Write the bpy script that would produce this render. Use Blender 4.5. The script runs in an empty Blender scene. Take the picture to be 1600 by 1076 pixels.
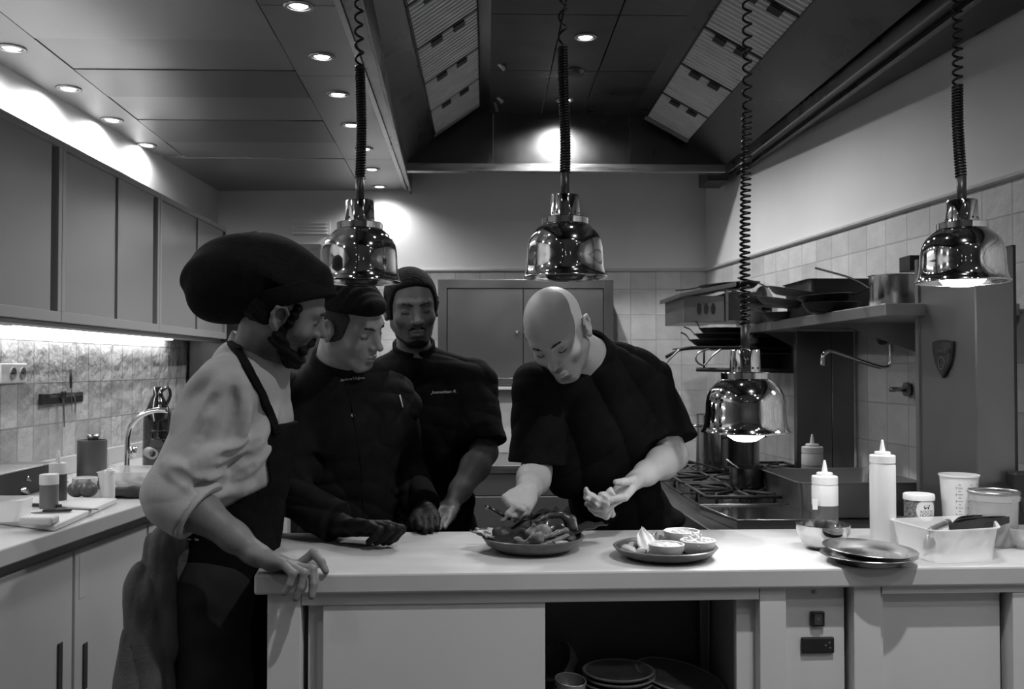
import bpy, bmesh, math, random
import numpy as np
from mathutils import Vector, Matrix, Euler
random.seed(7); np.random.seed(7)
PI = math.pi
sc = bpy.context.scene
COL = sc.collection
# ------------------------------------------------------------------ camera
F = 1500.0; CZ = 1.385
cd = bpy.data.cameras.new('camera'); cam = bpy.data.objects.new('camera', cd); COL.objects.link(cam)
cd.sensor_width = 36.0; cd.lens = F/1600*36.0; cd.clip_start = 0.05
cam.location = (0, 0, CZ)
cam.rotation_euler = (PI/2 + math.atan(34/F), 0, -math.atan(40/F))
sc.camera = cam
cd.dof.use_dof = True; cd.dof.focus_distance = 2.35; cd.dof.aperture_fstop = 9.0
CR = np.array(cam.rotation_euler.to_matrix())
def ray(px, py):
    return CR @ np.array([(px-800)/F, (538-py)/F, -1.0])
def PY(px, py, Y):
    r = ray(px, py); t = Y/r[1]; return np.array([r[0]*t, Y, CZ + r[2]*t])
def PZ(px, py, z):
    r = ray(px, py); t = (z-CZ)/r[2]; return np.array([r[0]*t, r[1]*t, z])
def PX(px, py, X):
    r = ray(px, py); t = X/r[0]; return np.array([X, r[1]*t, CZ + r[2]*t])
# ------------------------------------------------------------------ colour management, world
sc.view_settings.view_transform = 'Standard'
sc.view_settings.look = 'None'
sc.view_settings.gamma = 1.0
sc.view_settings.use_curve_mapping = False
sc.view_settings.exposure = -0.28
w = bpy.data.worlds.new('world'); sc.world = w; w.use_nodes = True
w.node_tree.nodes['Background'].inputs[0].default_value = (0.5, 0.5, 0.5, 1)
w.node_tree.nodes['Background'].inputs[1].default_value = 0.02
sc.cycles.max_bounces = 8; sc.cycles.transparent_max_bounces = 12
sc.cycles.caustics_reflective = False; sc.cycles.caustics_refractive = False
sc.cycles.sample_clamp_indirect = 4.0
# light levels (watts); each fixture's builder below uses these
W_WALLSPOT = 11.5; W_STRIPSPOT = 12.0; W_HOODSPOT = 34.0; W_HEAT = 10.0; W_FILL = 8.0; W_KEY = 60.0
# ------------------------------------------------------------------ materials
MATS = {}
def M(name, v=0.5, rough=0.5, metal=0.0, noise=0.0, nscale=8.0, bump=0.0, bscale=40.0, spec=0.5,
      trans=0.0, ior=1.45, alpha=1.0, emis=0.0, stretch=(1,1,1), rnoise=0.0, coat=0.0, attr=None, attr_v=0.02):
    if name in MATS: return MATS[name]
    m = bpy.data.materials.new(name); m.use_nodes = True
    nt = m.node_tree; N = nt.nodes; L = nt.links
    b = N['Principled BSDF']
    b.inputs['Base Color'].default_value = (v, v, v, 1)
    b.inputs['Roughness'].default_value = rough
    b.inputs['Metallic'].default_value = metal
    b.inputs['Specular IOR Level'].default_value = spec
    b.inputs['Transmission Weight'].default_value = trans
    b.inputs['IOR'].default_value = ior
    b.inputs['Alpha'].default_value = alpha
    b.inputs['Coat Weight'].default_value = coat
    tc = N.new('ShaderNodeTexCoord'); mp = N.new('ShaderNodeMapping')
    L.new(tc.outputs['Object'], mp.inputs[0]); mp.inputs['Scale'].default_value = stretch
    nz = N.new('ShaderNodeTexNoise'); L.new(mp.outputs[0], nz.inputs['Vector'])
    nz.inputs['Scale'].default_value = nscale; nz.inputs['Detail'].default_value = 6
    rp = N.new('ShaderNodeMapRange'); L.new(nz.outputs[0], rp.inputs['Value'])
    rp.inputs['From Min'].default_value = 0.25; rp.inputs['From Max'].default_value = 0.75
    rp.inputs['To Min'].default_value = v*(1-noise); rp.inputs['To Max'].default_value = v*(1+noise)
    out = rp.outputs[0]
    if attr:
        at = N.new('ShaderNodeAttribute'); at.attribute_name = attr
        n2 = N.new('ShaderNodeTexNoise'); n2.inputs['Scale'].default_value = 420
        L.new(tc.outputs['Object'], n2.inputs['Vector'])
        r2 = N.new('ShaderNodeMapRange'); L.new(n2.outputs[0], r2.inputs['Value'])
        r2.inputs['From Min'].default_value = 0.35; r2.inputs['From Max'].default_value = 0.6
        r2.inputs['To Min'].default_value = 0.55; r2.inputs['To Max'].default_value = 1.0
        mu = N.new('ShaderNodeMath'); mu.operation = 'MULTIPLY'; L.new(at.outputs['Fac'], mu.inputs[0]); L.new(r2.outputs[0], mu.inputs[1])
        mx = N.new('ShaderNodeMix'); L.new(mu.outputs[0], mx.inputs[0]); L.new(out, mx.inputs[2]); mx.inputs[3].default_value = attr_v
        out = mx.outputs[0]
    if noise or attr: L.new(out, b.inputs['Base Color'])
    if rnoise:
        rr = N.new('ShaderNodeMapRange'); L.new(nz.outputs[0], rr.inputs['Value'])
        rr.inputs['From Min'].default_value = 0.3; rr.inputs['From Max'].default_value = 0.7
        rr.inputs['To Min'].default_value = max(0.02, rough-rnoise); rr.inputs['To Max'].default_value = min(1, rough+rnoise)
        L.new(rr.outputs[0], b.inputs['Roughness'])
    if bump:
        n3 = N.new('ShaderNodeTexNoise'); n3.inputs['Scale'].default_value = bscale; n3.inputs['Detail'].default_value = 4
        L.new(mp.outputs[0], n3.inputs['Vector'])
        bp = N.new('ShaderNodeBump'); bp.inputs['Strength'].default_value = bump; bp.inputs['Distance'].default_value = 0.004
        L.new(n3.outputs[0], bp.inputs['Height']); L.new(bp.outputs[0], b.inputs['Normal'])
    if emis:
        b.inputs['Emission Color'].default_value = (1, 1, 1, 1); b.inputs['Emission Strength'].default_value = emis
    MATS[name] = m; return m
def tile_mat(name, v, w_, h_, grout=0.6, gap=0.003, rough=0.15, bump=0.25, wob=6.0, var=0.12):
    m = M(name, v, rough); nt = m.node_tree; N = nt.nodes; L = nt.links; b = N['Principled BSDF']
    uv = N.new('ShaderNodeUVMap')
    br = N.new('ShaderNodeTexBrick'); L.new(uv.outputs[0], br.inputs['Vector'])
    br.offset = 0.0; br.squash = 1.0
    br.inputs['Color1'].default_value = (v*(1-var),)*3 + (1,); br.inputs['Color2'].default_value = (v*(1+var),)*3 + (1,)
    br.inputs['Mortar'].default_value = (v*grout,)*3 + (1,)
    br.inputs['Scale'].default_value = 1.0; br.inputs['Mortar Size'].default_value = gap; br.inputs['Mortar Smooth'].default_value = 0.3
    br.inputs['Brick Width'].default_value = w_; br.inputs['Row Height'].default_value = h_
    nz = N.new('ShaderNodeTexNoise'); nz.inputs['Scale'].default_value = wob; nz.inputs['Detail'].default_value = 3
    L.new(uv.outputs[0], nz.inputs['Vector'])
    mx = N.new('ShaderNodeMix'); mx.data_type = 'RGBA'; mx.blend_type = 'MULTIPLY'; mx.inputs[0].default_value = 0.35
    L.new(br.outputs['Color'], mx.inputs[6]); L.new(nz.outputs[0], mx.inputs[7])
    L.new(mx.outputs[2], b.inputs['Base Color'])
    ad = N.new('ShaderNodeMath'); ad.operation = 'MULTIPLY_ADD'; L.new(br.outputs['Fac'], ad.inputs[0]); ad.inputs[1].default_value = -0.5
    L.new(nz.outputs[0], ad.inputs[2])
    bp = N.new('ShaderNodeBump'); bp.inputs['Strength'].default_value = bump; bp.inputs['Distance'].default_value = 0.03
    L.new(ad.outputs[0], bp.inputs['Height']); L.new(bp.outputs[0], b.inputs['Normal'])
    return m
# ------------------------------------------------------------------ object helpers
def tag(o, label=None, cat=None, group=None, kind=None):
    if label: o['label'] = label
    if cat: o['category'] = cat
    if group: o['group'] = group
    if kind: o['kind'] = kind
    return o
def thing(name, label, cat, loc=(0,0,0), rz=0.0, group=None):
    o = bpy.data.objects.new(name, None); COL.objects.link(o); o.empty_display_size = 0.05
    o.location = tuple(float(c) for c in loc); o.rotation_euler = (0, 0, rz)
    return tag(o, label, cat, group)
def local_mat(o):
    m = Matrix.LocRotScale(o.location, o.rotation_euler, o.scale)
    return local_mat(o.parent) @ m if o.parent else m
def link(name, me, mat, parent=None, world=True, smooth=False, bevel=0.0, auto=None):
    if parent is not None and world:
        me.transform(local_mat(parent).inverted())
    o = bpy.data.objects.new(name, me); COL.objects.link(o)
    if parent is not None: o.parent = parent
    if mat:
        me.materials.clear(); me.materials.append(mat)
    if smooth: me.shade_smooth()
    if auto is not None:
        me.shade_smooth(); me.set_sharp_from_angle(angle=auto)
    if bevel:
        b = o.modifiers.new('bevel', 'BEVEL'); b.width = bevel; b.segments = 2; b.limit_method = 'ANGLE'; b.angle_limit = 0.6
        b.harden_normals = False
    return o
def frame_to(d, up=(0,0,1)):
    d = Vector(d).normalized(); u = Vector(up)
    if abs(d.dot(u)) > 0.99: u = Vector((1,0,0))
    x = u.cross(d).normalized(); y = d.cross(x)
    return Matrix((x, y, d)).transposed()
class MB:
    def __init__(s): s.v = []; s.f = []
    def add(s, vs, fs):
        n = len(s.v); s.v += [tuple(float(c) for c in v) for v in vs]; s.f += [tuple(i+n for i in f) for f in fs]; return s
    def box(s, a, b, mtx=None):
        x0,y0,z0 = a; x1,y1,z1 = b
        x0,x1 = min(x0,x1),max(x0,x1); y0,y1 = min(y0,y1),max(y0,y1); z0,z1 = min(z0,z1),max(z0,z1)
        vs = [(x,y,z) for z in (z0,z1) for x,y in ((x0,y0),(x1,y0),(x1,y1),(x0,y1))]
        if mtx is not None: vs = [mtx @ Vector(v) for v in vs]
        return s.add(vs, [(3,2,1,0),(4,5,6,7),(0,1,5,4),(1,2,6,5),(2,3,7,6),(3,0,4,7)])
    def prism(s, poly, z0, z1):
        n = len(poly)
        vs = [(p[0],p[1],z0) for p in poly] + [(p[0],p[1],z1) for p in poly]
        return s.add(vs, [tuple(reversed(range(n))), tuple(range(n,2*n))] + [(i,(i+1)%n,n+(i+1)%n,n+i) for i in range(n)])
    def slab(s, p4, n_off):
        # quad p4 (counter-clockwise seen from outside) thickened backwards by vector n_off
        o = Vector(n_off); vs = [Vector(p) for p in p4]; vs += [p+o for p in vs]
        return s.add(vs, [(0,1,2,3),(7,6,5,4)] + [(i,4+i,4+(i+1)%4,(i+1)%4) for i in range(4)])
    def cyl(s, p, q, r0, r1=None, n=24, cap=True):
        r1 = r0 if r1 is None else r1
        p = Vector(p); q = Vector(q); R = frame_to(q-p)
        vs = [p + R @ Vector((r0*math.cos(2*PI*i/n), r0*math.sin(2*PI*i/n), 0)) for i in range(n)]
        vs += [q + R @ Vector((r1*math.cos(2*PI*i/n), r1*math.sin(2*PI*i/n), 0)) for i in range(n)]
        fs = [(i,(i+1)%n,n+(i+1)%n,n+i) for i in range(n)]
        if cap: fs += [tuple(reversed(range(n))), tuple(range(n,2*n))]
        return s.add(vs, fs)
    def lathe(s, prof, c=(0,0,0), n=40, mtx=None, close=False):
        # prof: (r, z) list; open or closed loop
        c = Vector(c); vs = []; fs = []; idx = []
        for r, z in prof:
            if r < 1e-6:
                idx.append([len(vs)]*n); vs.append((0,0,z))
            else:
                b = len(vs); idx.append([b+i for i in range(n)])
                vs += [(r*math.cos(2*PI*i/n), r*math.sin(2*PI*i/n), z) for i in range(n)]
        rng = list(range(len(prof)-1)) + ([len(prof)-1] if close else [])
        for k in rng:
            a = idx[k]; b = idx[(k+1) % len(prof)]
            for i in range(n):
                j = (i+1) % n; q = [a[i], a[j], b[j], b[i]]; o = []
                for t in q:
                    if t not in o: o.append(t)
                if len(o) > 2: fs.append(tuple(o))
        m = mtx if mtx is not None else Matrix.Identity(3)
        return s.add([c + m @ Vector(v) for v in vs], fs)
    def tube(s, pts, r, n=8, cap=True):
        P = [Vector(p) for p in pts]; m = len(P); rs = r if hasattr(r, '__len__') else [r]*m
        t0 = (P[1]-P[0]).normalized(); u = Vector((0,0,1)) if abs(t0.z) < 0.9 else Vector((1,0,0))
        u = (u - t0*u.dot(t0)).normalized(); vs = []
        for i, p in enumerate(P):
            t = (P[min(i+1,m-1)] - P[max(i-1,0)]).normalized()
            u = (u - t*u.dot(t)).normalized(); v = t.cross(u)
            vs += [p + (u*math.cos(2*PI*k/n) + v*math.sin(2*PI*k/n))*rs[i] for k in range(n)]
        fs = [(i*n+k, i*n+(k+1)%n, (i+1)*n+(k+1)%n, (i+1)*n+k) for i in range(m-1) for k in range(n)]
        if cap: fs += [tuple(reversed(range(n))), tuple(range((m-1)*n, m*n))]
        return s.add(vs, fs)
    def xf(s, m):
        s.v = [tuple(m @ Vector(v)) for v in s.v]; return s
    def build(s, name, mat, parent=None, **k):
        me = bpy.data.meshes.new(name); me.from_pydata(s.v, [], s.f); me.validate()
        bm = bmesh.new(); bm.from_mesh(me); bmesh.ops.recalc_face_normals(bm, faces=bm.faces); bm.to_mesh(me); bm.free()
        return link(name, me, mat, parent, **k)
def box(name, a, b, mat, parent=None, bevel=0.002, **k):
    return MB().box(a, b).build(name, mat, parent, bevel=bevel, **k)
def children(o): return [c for c in COL.objects if c.parent == o]
def copy_tree(o, parent=None, label=None):
    c = o.copy(); COL.objects.link(c); c.parent = parent
    if label: c['label'] = label
    for ch in children(o): copy_tree(ch, c)
    return c
def smooth_path(pts, n=8):
    P = [Vector(p) for p in pts]; out = []
    Q = [P[0]*2-P[1]] + P + [P[-1]*2-P[-2]]
    for i in range(1, len(Q)-2):
        for k in range(n):
            t = k/n; a,b,c,d = Q[i-1],Q[i],Q[i+1],Q[i+2]
            out.append(0.5*((2*b) + (c-a)*t + (2*a-5*b+4*c-d)*t*t + (3*b-a-3*c+d)*t**3))
    out.append(P[-1]); return out
def text_mesh(txt, size, ext=0.0008, shear=0.0, align='CENTER'):
    c = bpy.data.curves.new('txt', 'FONT'); c.body = txt; c.size = size; c.extrude = ext; c.shear = shear
    c.align_x = align; c.align_y = 'CENTER'
    o = bpy.data.objects.new('txt', c); COL.objects.link(o)
    dg = bpy.context.evaluated_depsgraph_get(); me = bpy.data.meshes.new_from_object(o.evaluated_get(dg))
    bpy.data.objects.remove(o); return me
def put_text(name, txt, size, loc, xdir, ydir, mat, parent=None, ext=0.0008, shear=0.0, align='CENTER'):
    me = text_mesh(txt, size, ext, shear, align)
    x = Vector(xdir).normalized(); y = Vector(ydir).normalized(); y = (y - x*y.dot(x)).normalized(); z = x.cross(y)
    R = Matrix((x, y, z)).transposed().to_4x4(); R.translation = Vector(loc)
    me.transform(R); return link(name, me, mat, parent)
# ------------------------------------------------------------------ sculpting: signed distance fields meshed with surface nets
def vlen(a): return np.sqrt((a*a).sum(-1))
class Sdf:
    MAR = 0.05
    def __init__(s, warp=None): s.it = []; s.warp = warp
    def _a(s, fn, lo, hi, k, mode): s.it.append((fn, np.array(lo, float), np.array(hi, float), k, mode)); return s
    def cap(s, a, b, ra, rb=None, k=0.01, mode='u'):
        a = np.array(a, float); b = np.array(b, float); rb = ra if rb is None else rb
        ab = b-a; L2 = max(float(ab@ab), 1e-12)
        def fn(P):
            t = np.clip(((P-a)@ab)/L2, 0, 1); return vlen(P-a-t[:,None]*ab) - (ra+(rb-ra)*t)
        r = max(ra, rb); return s._a(fn, np.minimum(a,b)-r, np.maximum(a,b)+r, k, mode)
    def chain(s, pts, rs, k=0.01, mode='u'):
        rs = rs if hasattr(rs, '__len__') else [rs]*len(pts)
        for i in range(len(pts)-1): s.cap(pts[i], pts[i+1], rs[i], rs[i+1], k, mode)
        return s
    def ell(s, c, r, R=None, k=0.01, mode='u'):
        c = np.array(c, float); r = np.array(r if hasattr(r, '__len__') else [r]*3, float)
        R = np.eye(3) if R is None else np.array(R)   # columns = local axes in world
        def fn(P):
            q = (P-c)@R; k0 = vlen(q/r); k1 = vlen(q/(r*r)); return k0*(k0-1)/np.maximum(k1, 1e-9)
        m = r.max(); return s._a(fn, c-m, c+m, k, mode)
    def box(s, c, h, R=None, rad=0.005, k=0.005, mode='u'):
        c = np.array(c, float); h = np.array(h, float); R = np.eye(3) if R is None else np.array(R)
        def fn(P):
            q = np.abs((P-c)@R) - (h-rad)
            return vlen(np.maximum(q, 0)) + np.minimum(q.max(-1), 0) - rad
        m = float(np.linalg.norm(h)); return s._a(fn, c-m, c+m, k, mode)
    def group(s, other, planes=(), k=0.005, mode='u', T=None):
        # other evaluated (optionally in the local frame T = (origin, R)) and clipped by planes (point, outward normal)
        lo, hi = other.bounds()
        if T is not None:
            o, R = np.array(T[0], float), np.array(T[1], float)
            cs = np.array([[x,y,z] for x in (lo[0],hi[0]) for y in (lo[1],hi[1]) for z in (lo[2],hi[2])]) @ R.T + o
            lo2, hi2 = cs.min(0), cs.max(0)
        else: lo2, hi2 = lo, hi
        pl = [(np.array(p, float), np.array(n, float)/np.linalg.norm(n)) for p, n in planes]
        def fn(P):
            Q = P if T is None else (P-o)@R
            d = other.eval(Q)
            for p, n in pl: d = np.maximum(d, (P-p)@n)
            return d
        return s._a(fn, lo2, hi2, k, mode)
    def bounds(s):
        u = [i for i in s.it if i[4] == 'u']
        return np.min([i[1] for i in u], 0), np.max([i[2] for i in u], 0)
    def eval(s, P):
        if s.warp is not None: wd = s.warp(P)
        d = np.full(len(P), 0.12)
        for fn, lo, hi, k, mode in s.it:
            m = s.MAR + k
            ok = np.all((P > lo-m) & (P < hi+m), 1)
            if mode == 'i': d[~ok] = np.maximum(d[~ok], 0.05)
            if not ok.any(): continue
            idx = np.nonzero(ok)[0]; b = fn(P[idx]); a = d[idx]
            if mode == 'u':
                h = np.clip(0.5+0.5*(b-a)/k, 0, 1); d[idx] = (b*(1-h)+a*h) - k*h*(1-h)
            elif mode == 's':
                b = -b; h = np.clip(0.5-0.5*(b-a)/k, 0, 1); d[idx] = (b*(1-h)+a*h) + k*h*(1-h)
            elif mode == 'i':
                h = np.clip(0.5-0.5*(b-a)/k, 0, 1); d[idx] = (b*(1-h)+a*h) + k*h*(1-h)
        if s.warp is not None: d = d + wd
        return d
def smesh(sdf, h=0.003, lo=None, hi=None, slack=1.7):
    l, u = sdf.bounds(); m = 0.015
    l = l-m if lo is None else np.maximum(l-m, lo); u = u+m if hi is None else np.minimum(u+m, hi)
    S = 4
    nc = np.ceil((u-l)/(h*S)).astype(int)+1; nf = nc*S
    # coarse samples at block centres
    g = [l[i] + (np.arange(nc[i])*S + (S-1)/2)*h for i in range(3)]
    C = np.stack(np.meshgrid(*g, indexing='ij'), -1).reshape(-1, 3)
    dc = np.concatenate([sdf.eval(C[i:i+400000]) for i in range(0, len(C), 400000)])
    near = np.abs(dc) < h*S*0.87*slack + 0.006
    D = np.repeat(np.repeat(np.repeat(np.clip(dc, -1, 1).astype(np.float32).reshape(nc), S, 0), S, 1), S, 2)
    bi = np.stack(np.unravel_index(np.nonzero(near)[0], nc), -1)*S
    off = np.stack(np.meshgrid(*[np.arange(S)]*3, indexing='ij'), -1).reshape(-1, 3)
    CH = 8000
    act = []
    for i in range(0, len(bi), CH):
        I = (bi[i:i+CH, None, :] + off[None]).reshape(-1, 3)
        d = sdf.eval(l + I*h).astype(np.float32)
        D[I[:,0], I[:,1], I[:,2]] = d
        kp = np.abs(d) < h*2.2; act.append(I[kp])
    A = np.concatenate(act)
    A = A[np.all((A > 0) & (A < nf-2), 1)]
    # candidate cells: those around active samples
    co = off[np.all(off < 2, 1)]
    ny, nz = int(nf[1]), int(nf[2])
    key = np.unique(((A[:,None,:]-co[None]).reshape(-1,3) @ np.array([ny*nz, nz, 1])))
    cells = np.stack([key//(ny*nz), (key//nz) % ny, key % nz], -1)
    V8 = np.stack([D[cells[:,0]+o[0], cells[:,1]+o[1], cells[:,2]+o[2]] for o in co], -1)
    sg = V8 < 0; mix = sg.any(1) & ~sg.all(1)
    cells = cells[mix]; V8 = V8[mix]; key = key[mix]
    acc = np.zeros((len(cells), 3)); cnt = np.zeros(len(cells))
    for a in range(8):
        for b in range(a+1, 8):
            if np.abs(co[a]-co[b]).sum() != 1: continue
            va, vb = V8[:,a].astype(float), V8[:,b].astype(float); c = (va < 0) != (vb < 0)
            t = np.where(c, va/np.where(c, va-vb, 1), 0)
            acc += np.where(c[:,None], co[a] + t[:,None]*(co[b]-co[a]), 0); cnt += c
    verts = l + (cells + acc/cnt[:,None])*h
    faces = []
    strd = np.array([ny*nz, nz, 1])
    for ax in range(3):
        b, c = (ax+1) % 3, (ax+2) % 3
        o1 = [i for i in range(8) if tuple(co[i]) == tuple(np.eye(3, dtype=int)[ax])][0]
        s0, s1 = V8[:,0] < 0, V8[:,o1] < 0
        e = s0 != s1; k0 = key[e]
        q = np.stack([k0, k0-strd[b], k0-strd[b]-strd[c], k0-strd[c]], -1)
        ix = np.searchsorted(key, q); ix = np.clip(ix, 0, len(key)-1); good = (key[ix] == q).all(1)
        ix = ix[good]; fl = s0[e][good]
        ix[~fl] = ix[~fl][:, ::-1]
        faces.append(ix)
    Fc = np.concatenate(faces)
    me = bpy.data.meshes.new('sculpt')
    me.vertices.add(len(verts)); me.vertices.foreach_set('co', verts.astype(np.float32).ravel())
    me.loops.add(len(Fc)*4); me.loops.foreach_set('vertex_index', Fc.astype(np.int32).ravel())
    me.polygons.add(len(Fc)); me.polygons.foreach_set('loop_start', np.arange(0, len(Fc)*4, 4, dtype=np.int32))
    me.update(calc_edges=True); me.validate(); me.shade_smooth()
    return me
def sbuild(name, sdf, mat, parent=None, h=0.003, **k):
    me = smesh(sdf, h, **k); return link(name, me, mat, parent)
def rot_mat(fwd, up):
    f = np.array(fwd, float); f /= np.linalg.norm(f); u = np.array(up, float); u -= f*(u@f); u /= np.linalg.norm(u)
    return np.stack([np.cross(f, u), f, u], 1)      # columns: right, forward, up
def waves(amp, dirs, seed=0, dens=1.0, sharp=False):
    # cloth folds: ridges across each given direction, wavering
    rs = np.random.RandomState(seed)
    D = [(np.array(d, float)/np.linalg.norm(d), fq*dens, a, rs.rand()*6, rs.randn(3)*6) for d, fq, a in dirs]
    def fn(P):
        o = 0
        for d, fq, a, ph, wv in D:
            x = (P@d)*fq*2*PI + ph + 1.6*np.sin(P@wv*1.3+ph) + 0.9*np.sin(P@wv[::-1]*2.1)
            g = 0.5+0.5*np.sin(P@(wv[[1,2,0]])*1.1+ph*2)
            o = o + a*g*(np.sin(x) if not sharp else 1.0-2.0*np.abs(np.sin(x*0.5))**0.6)
        return amp*o
    return fn
def march(S, px, py, t0=1.2, t1=3.6):
    # first hit of the picture ray on a distance field
    d = ray(px, py); d = d/np.linalg.norm(d); o = np.array([0,0,CZ]); t = t0
    ts = np.arange(t0, t1, .004); v = S.eval(o+ts[:,None]*d); k = np.nonzero(v < 0)[0]
    return o+ts[k[0]]*d if len(k) else None
# base materials
STEEL = M('brushed_steel', 0.42, 0.32, 1.0, noise=0.06, nscale=6, stretch=(1,1,14), rnoise=0.06)
STEELD = M('dull_steel', 0.30, 0.42, 1.0, noise=0.1, nscale=5, rnoise=0.08)
CHROME = M('chrome', 0.78, 0.06, 1.0, noise=0.02, nscale=4)
WHITE = M('white_laminate', 0.60, 0.42, noise=0.03, nscale=3)
BLACKP = M('black_plastic', 0.02, 0.4, noise=0.2, nscale=20)
IRON = M('cast_iron', 0.018, 0.55, noise=0.3, nscale=30, bump=0.2)
DARK = M('dark_interior', 0.05, 0.6, noise=0.1)
# ================================================================== THE ROOM
ZC = CZ + 1.092                    # ceiling underside
ZM = CZ + 0.593                    # tile trim
HB = 5.28                          # hood end depth
YF = -2.6                          # wall behind the camera
def ext(a, b, y):                  # point at depth y on the plan line a-b
    t = (y-a[1])/(b[1]-a[1]); return (a[0]+(b[0]-a[0])*t, y)
lA, lB = PZ(0, 100, ZC), PZ(341, 298, ZC)
rA, rB = PZ(1600, 15, ZC), PZ(1110, 290, ZC)
CL = (lB[0], lB[1]); CRt = (rB[0], rB[1]+0.12)
LF = ext(lA, lB, YF); RF = ext(rA, rB, YF)
def wx_l(y): return ext(lA, lB, y)[0]
def wx_r(y): return ext(rA, rB, y)[0]
TILE = tile_mat('wall_tile_glazed', 0.66, 0.155, 0.155, grout=0.76, gap=0.0035, rough=0.22, bump=0.35, wob=9)
TILEL = tile_mat('wall_tile_handmade', 0.52, 0.118, 0.165, grout=0.7, gap=0.003, rough=0.14, bump=0.75, wob=12, var=0.15)
PLASTER = M('painted_plaster', 0.70, 0.7, noise=0.08, nscale=1.8, bump=0.15, bscale=14)
def wall(name, a, b, z0, z1, mat, zsplit=None, mat2=None):
    # a->b plan direction; outward thickness to the right of a->b ; inner face on the left
    a = Vector((a[0], a[1], 0)); b = Vector((b[0], b[1], 0)); d = (b-a).normalized(); n = Vector((d.y, -d.x, 0)); L = (b-a).length
    me = bpy.data.meshes.new(name); bm = bmesh.new(); uvl = bm.loops.layers.uv.new('UVMap')
    def quad(pts, uvs, mi):
        f = bm.faces.new([bm.verts.new(p) for p in pts]); f.material_index = mi
        for l, uv in zip(f.loops, uvs): l[uvl].uv = uv
    zs = [z0, z1] if zsplit is None else [z0, zsplit, z1]
    for i in range(len(zs)-1):
        q0, q1 = zs[i], zs[i+1]; Z = Vector((0,0,1))
        quad([a+Z*q0, b+Z*q0, b+Z*q1, a+Z*q1][::-1], [(0,q0),(L,q0),(L,q1),(0,q1)][::-1], i)
    T = n*0.12; Z = Vector((0,0,1))
    quad([a+T+Z*z0, b+T+Z*z0, b+T+Z*z1, a+T+Z*z1], [(0,0)]*4, 0)
    for p, q in ((a,a+T),(b+T,b)): quad([p+Z*z0,q+Z*z0,q+Z*z1,p+Z*z1], [(0,0)]*4, 0)
    quad([a+Z*z1, b+Z*z1, b+T+Z*z1, a+T+Z*z1], [(0,0)]*4, 0); quad([a+Z*z0, a+T+Z*z0, b+T+Z*z0, b+Z*z0], [(0,0)]*4, 0)
    bmesh.ops.recalc_face_normals(bm, faces=bm.faces)
    bm.to_mesh(me); bm.free(); me.materials.append(mat)
    if mat2: me.materials.append(mat2)
    o = bpy.data.objects.new(name, me); COL.objects.link(o); o['kind'] = 'structure'; return o
ZT = ZC + 0.5
wall('wall_left', CL, LF, 0, ZT, TILEL, ZM, PLASTER)
wall('wall_back', CRt, CL, 0, ZT, TILE, ZM, PLASTER)
wall('wall_right', RF, CRt, 0, ZT, TILE, ZM, PLASTER)
wall('wall_front', LF, RF, 0, ZT, PLASTER)
FLOORM = tile_mat('floor_tile', 0.10, 0.3, 0.3, rough=0.45, bump=0.1)
fl = MB().box((-3.2, YF-0.3, -0.1), (3.2, 6.6, 0)).build('floor', M('dark_floor', 0.07, 0.45, noise=0.15, nscale=4)); fl['kind'] = 'structure'
# tile trim moulding
n_tr = [0]
def trim(a, b, z, d=0.018, h=0.02):
    a = Vector((a[0], a[1], z)); b = Vector((b[0], b[1], z)); dd = (b-a).normalized(); n = Vector((-dd.y, dd.x, 0))
    mb = MB(); pr = [(0,-h/2),(d*0.6,-h/2),(d,-h/5),(d,h/5),(d*0.5,h/2),(0,h/2)]
    vs = [p + n*u + Vector((0,0,v)) for p in (a, b) for u, v in pr]; m = len(pr)
    mb.add(vs, [tuple(range(m)), tuple(range(m,2*m))] + [(i,(i+1)%m,m+(i+1)%m,m+i) for i in range(m)])
    n_tr[0] += 1
    o = mb.build('trim_%d' % n_tr[0], M('trim_tile', 0.5, 0.25, noise=0.1), None); o['kind'] = 'structure'
trim(CL, LF, ZM); trim(CRt, CL, ZM); trim(RF, CRt, ZM)
# ---- ceiling: left field of perforated metal panels, lights strips, seams as real gaps
def perf(name, v, rough):
    m = M(name, v, rough, 0.75, noise=0.12, nscale=2.5, rnoise=0.06)
    return m
CM = [perf('ceiling_metal', 0.30, 0.36), perf('ceiling_metal_darker', 0.20, 0.34), perf('ceiling_metal_paler', 0.36, 0.38)]
s1 = lambda y: ext(PZ(0, 18, ZC), PZ(285, 243, ZC), y)[0]
s2 = lambda y: ext(PZ(400, 0, ZC), PZ(559, 286, ZC), y)[0]
s3 = lambda y: ext(PZ(522, 0, ZC), PZ(632, 297, ZC), y)[0]      # strip edge / steel frame
s4 = lambda y: ext(PZ(566, 0, ZC), PZ(641, 297, ZC), y)[0]
yb = CL[1]
yend = PZ(285, 243, ZC)[1]
ceil = bpy.data.objects.new('ceiling', None); COL.objects.link(ceil); ceil['kind'] = 'structure'; ceil.location = (0, 2, ZC)
G = 0.0018
def cpan(fa, fb, y0, y1, mat, dz=0.0):
    MB().prism([(fa(y0)+G, y0+G), (fb(y0)-G, y0+G), (fb(y1)-G, y1-G), (fa(y1)+G, y1-G)], ZC+dz, ZC+dz+0.02).build('ceiling_panel', mat, ceil)
cpan(wx_l, s1, YF, 1.2, CM[0]); cpan(wx_l, s1, 1.2, yend, CM[0])
ys = [YF, -1.2, 0.4, 1.6, 2.4] + [PZ(300, q, ZC)[1] for q in (62, 110, 152, 188, 222, 247)] + [yb]
ys = [y for i, y in enumerate(ys) if i == 0 or y > ys[i-1]+0.05]
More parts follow.
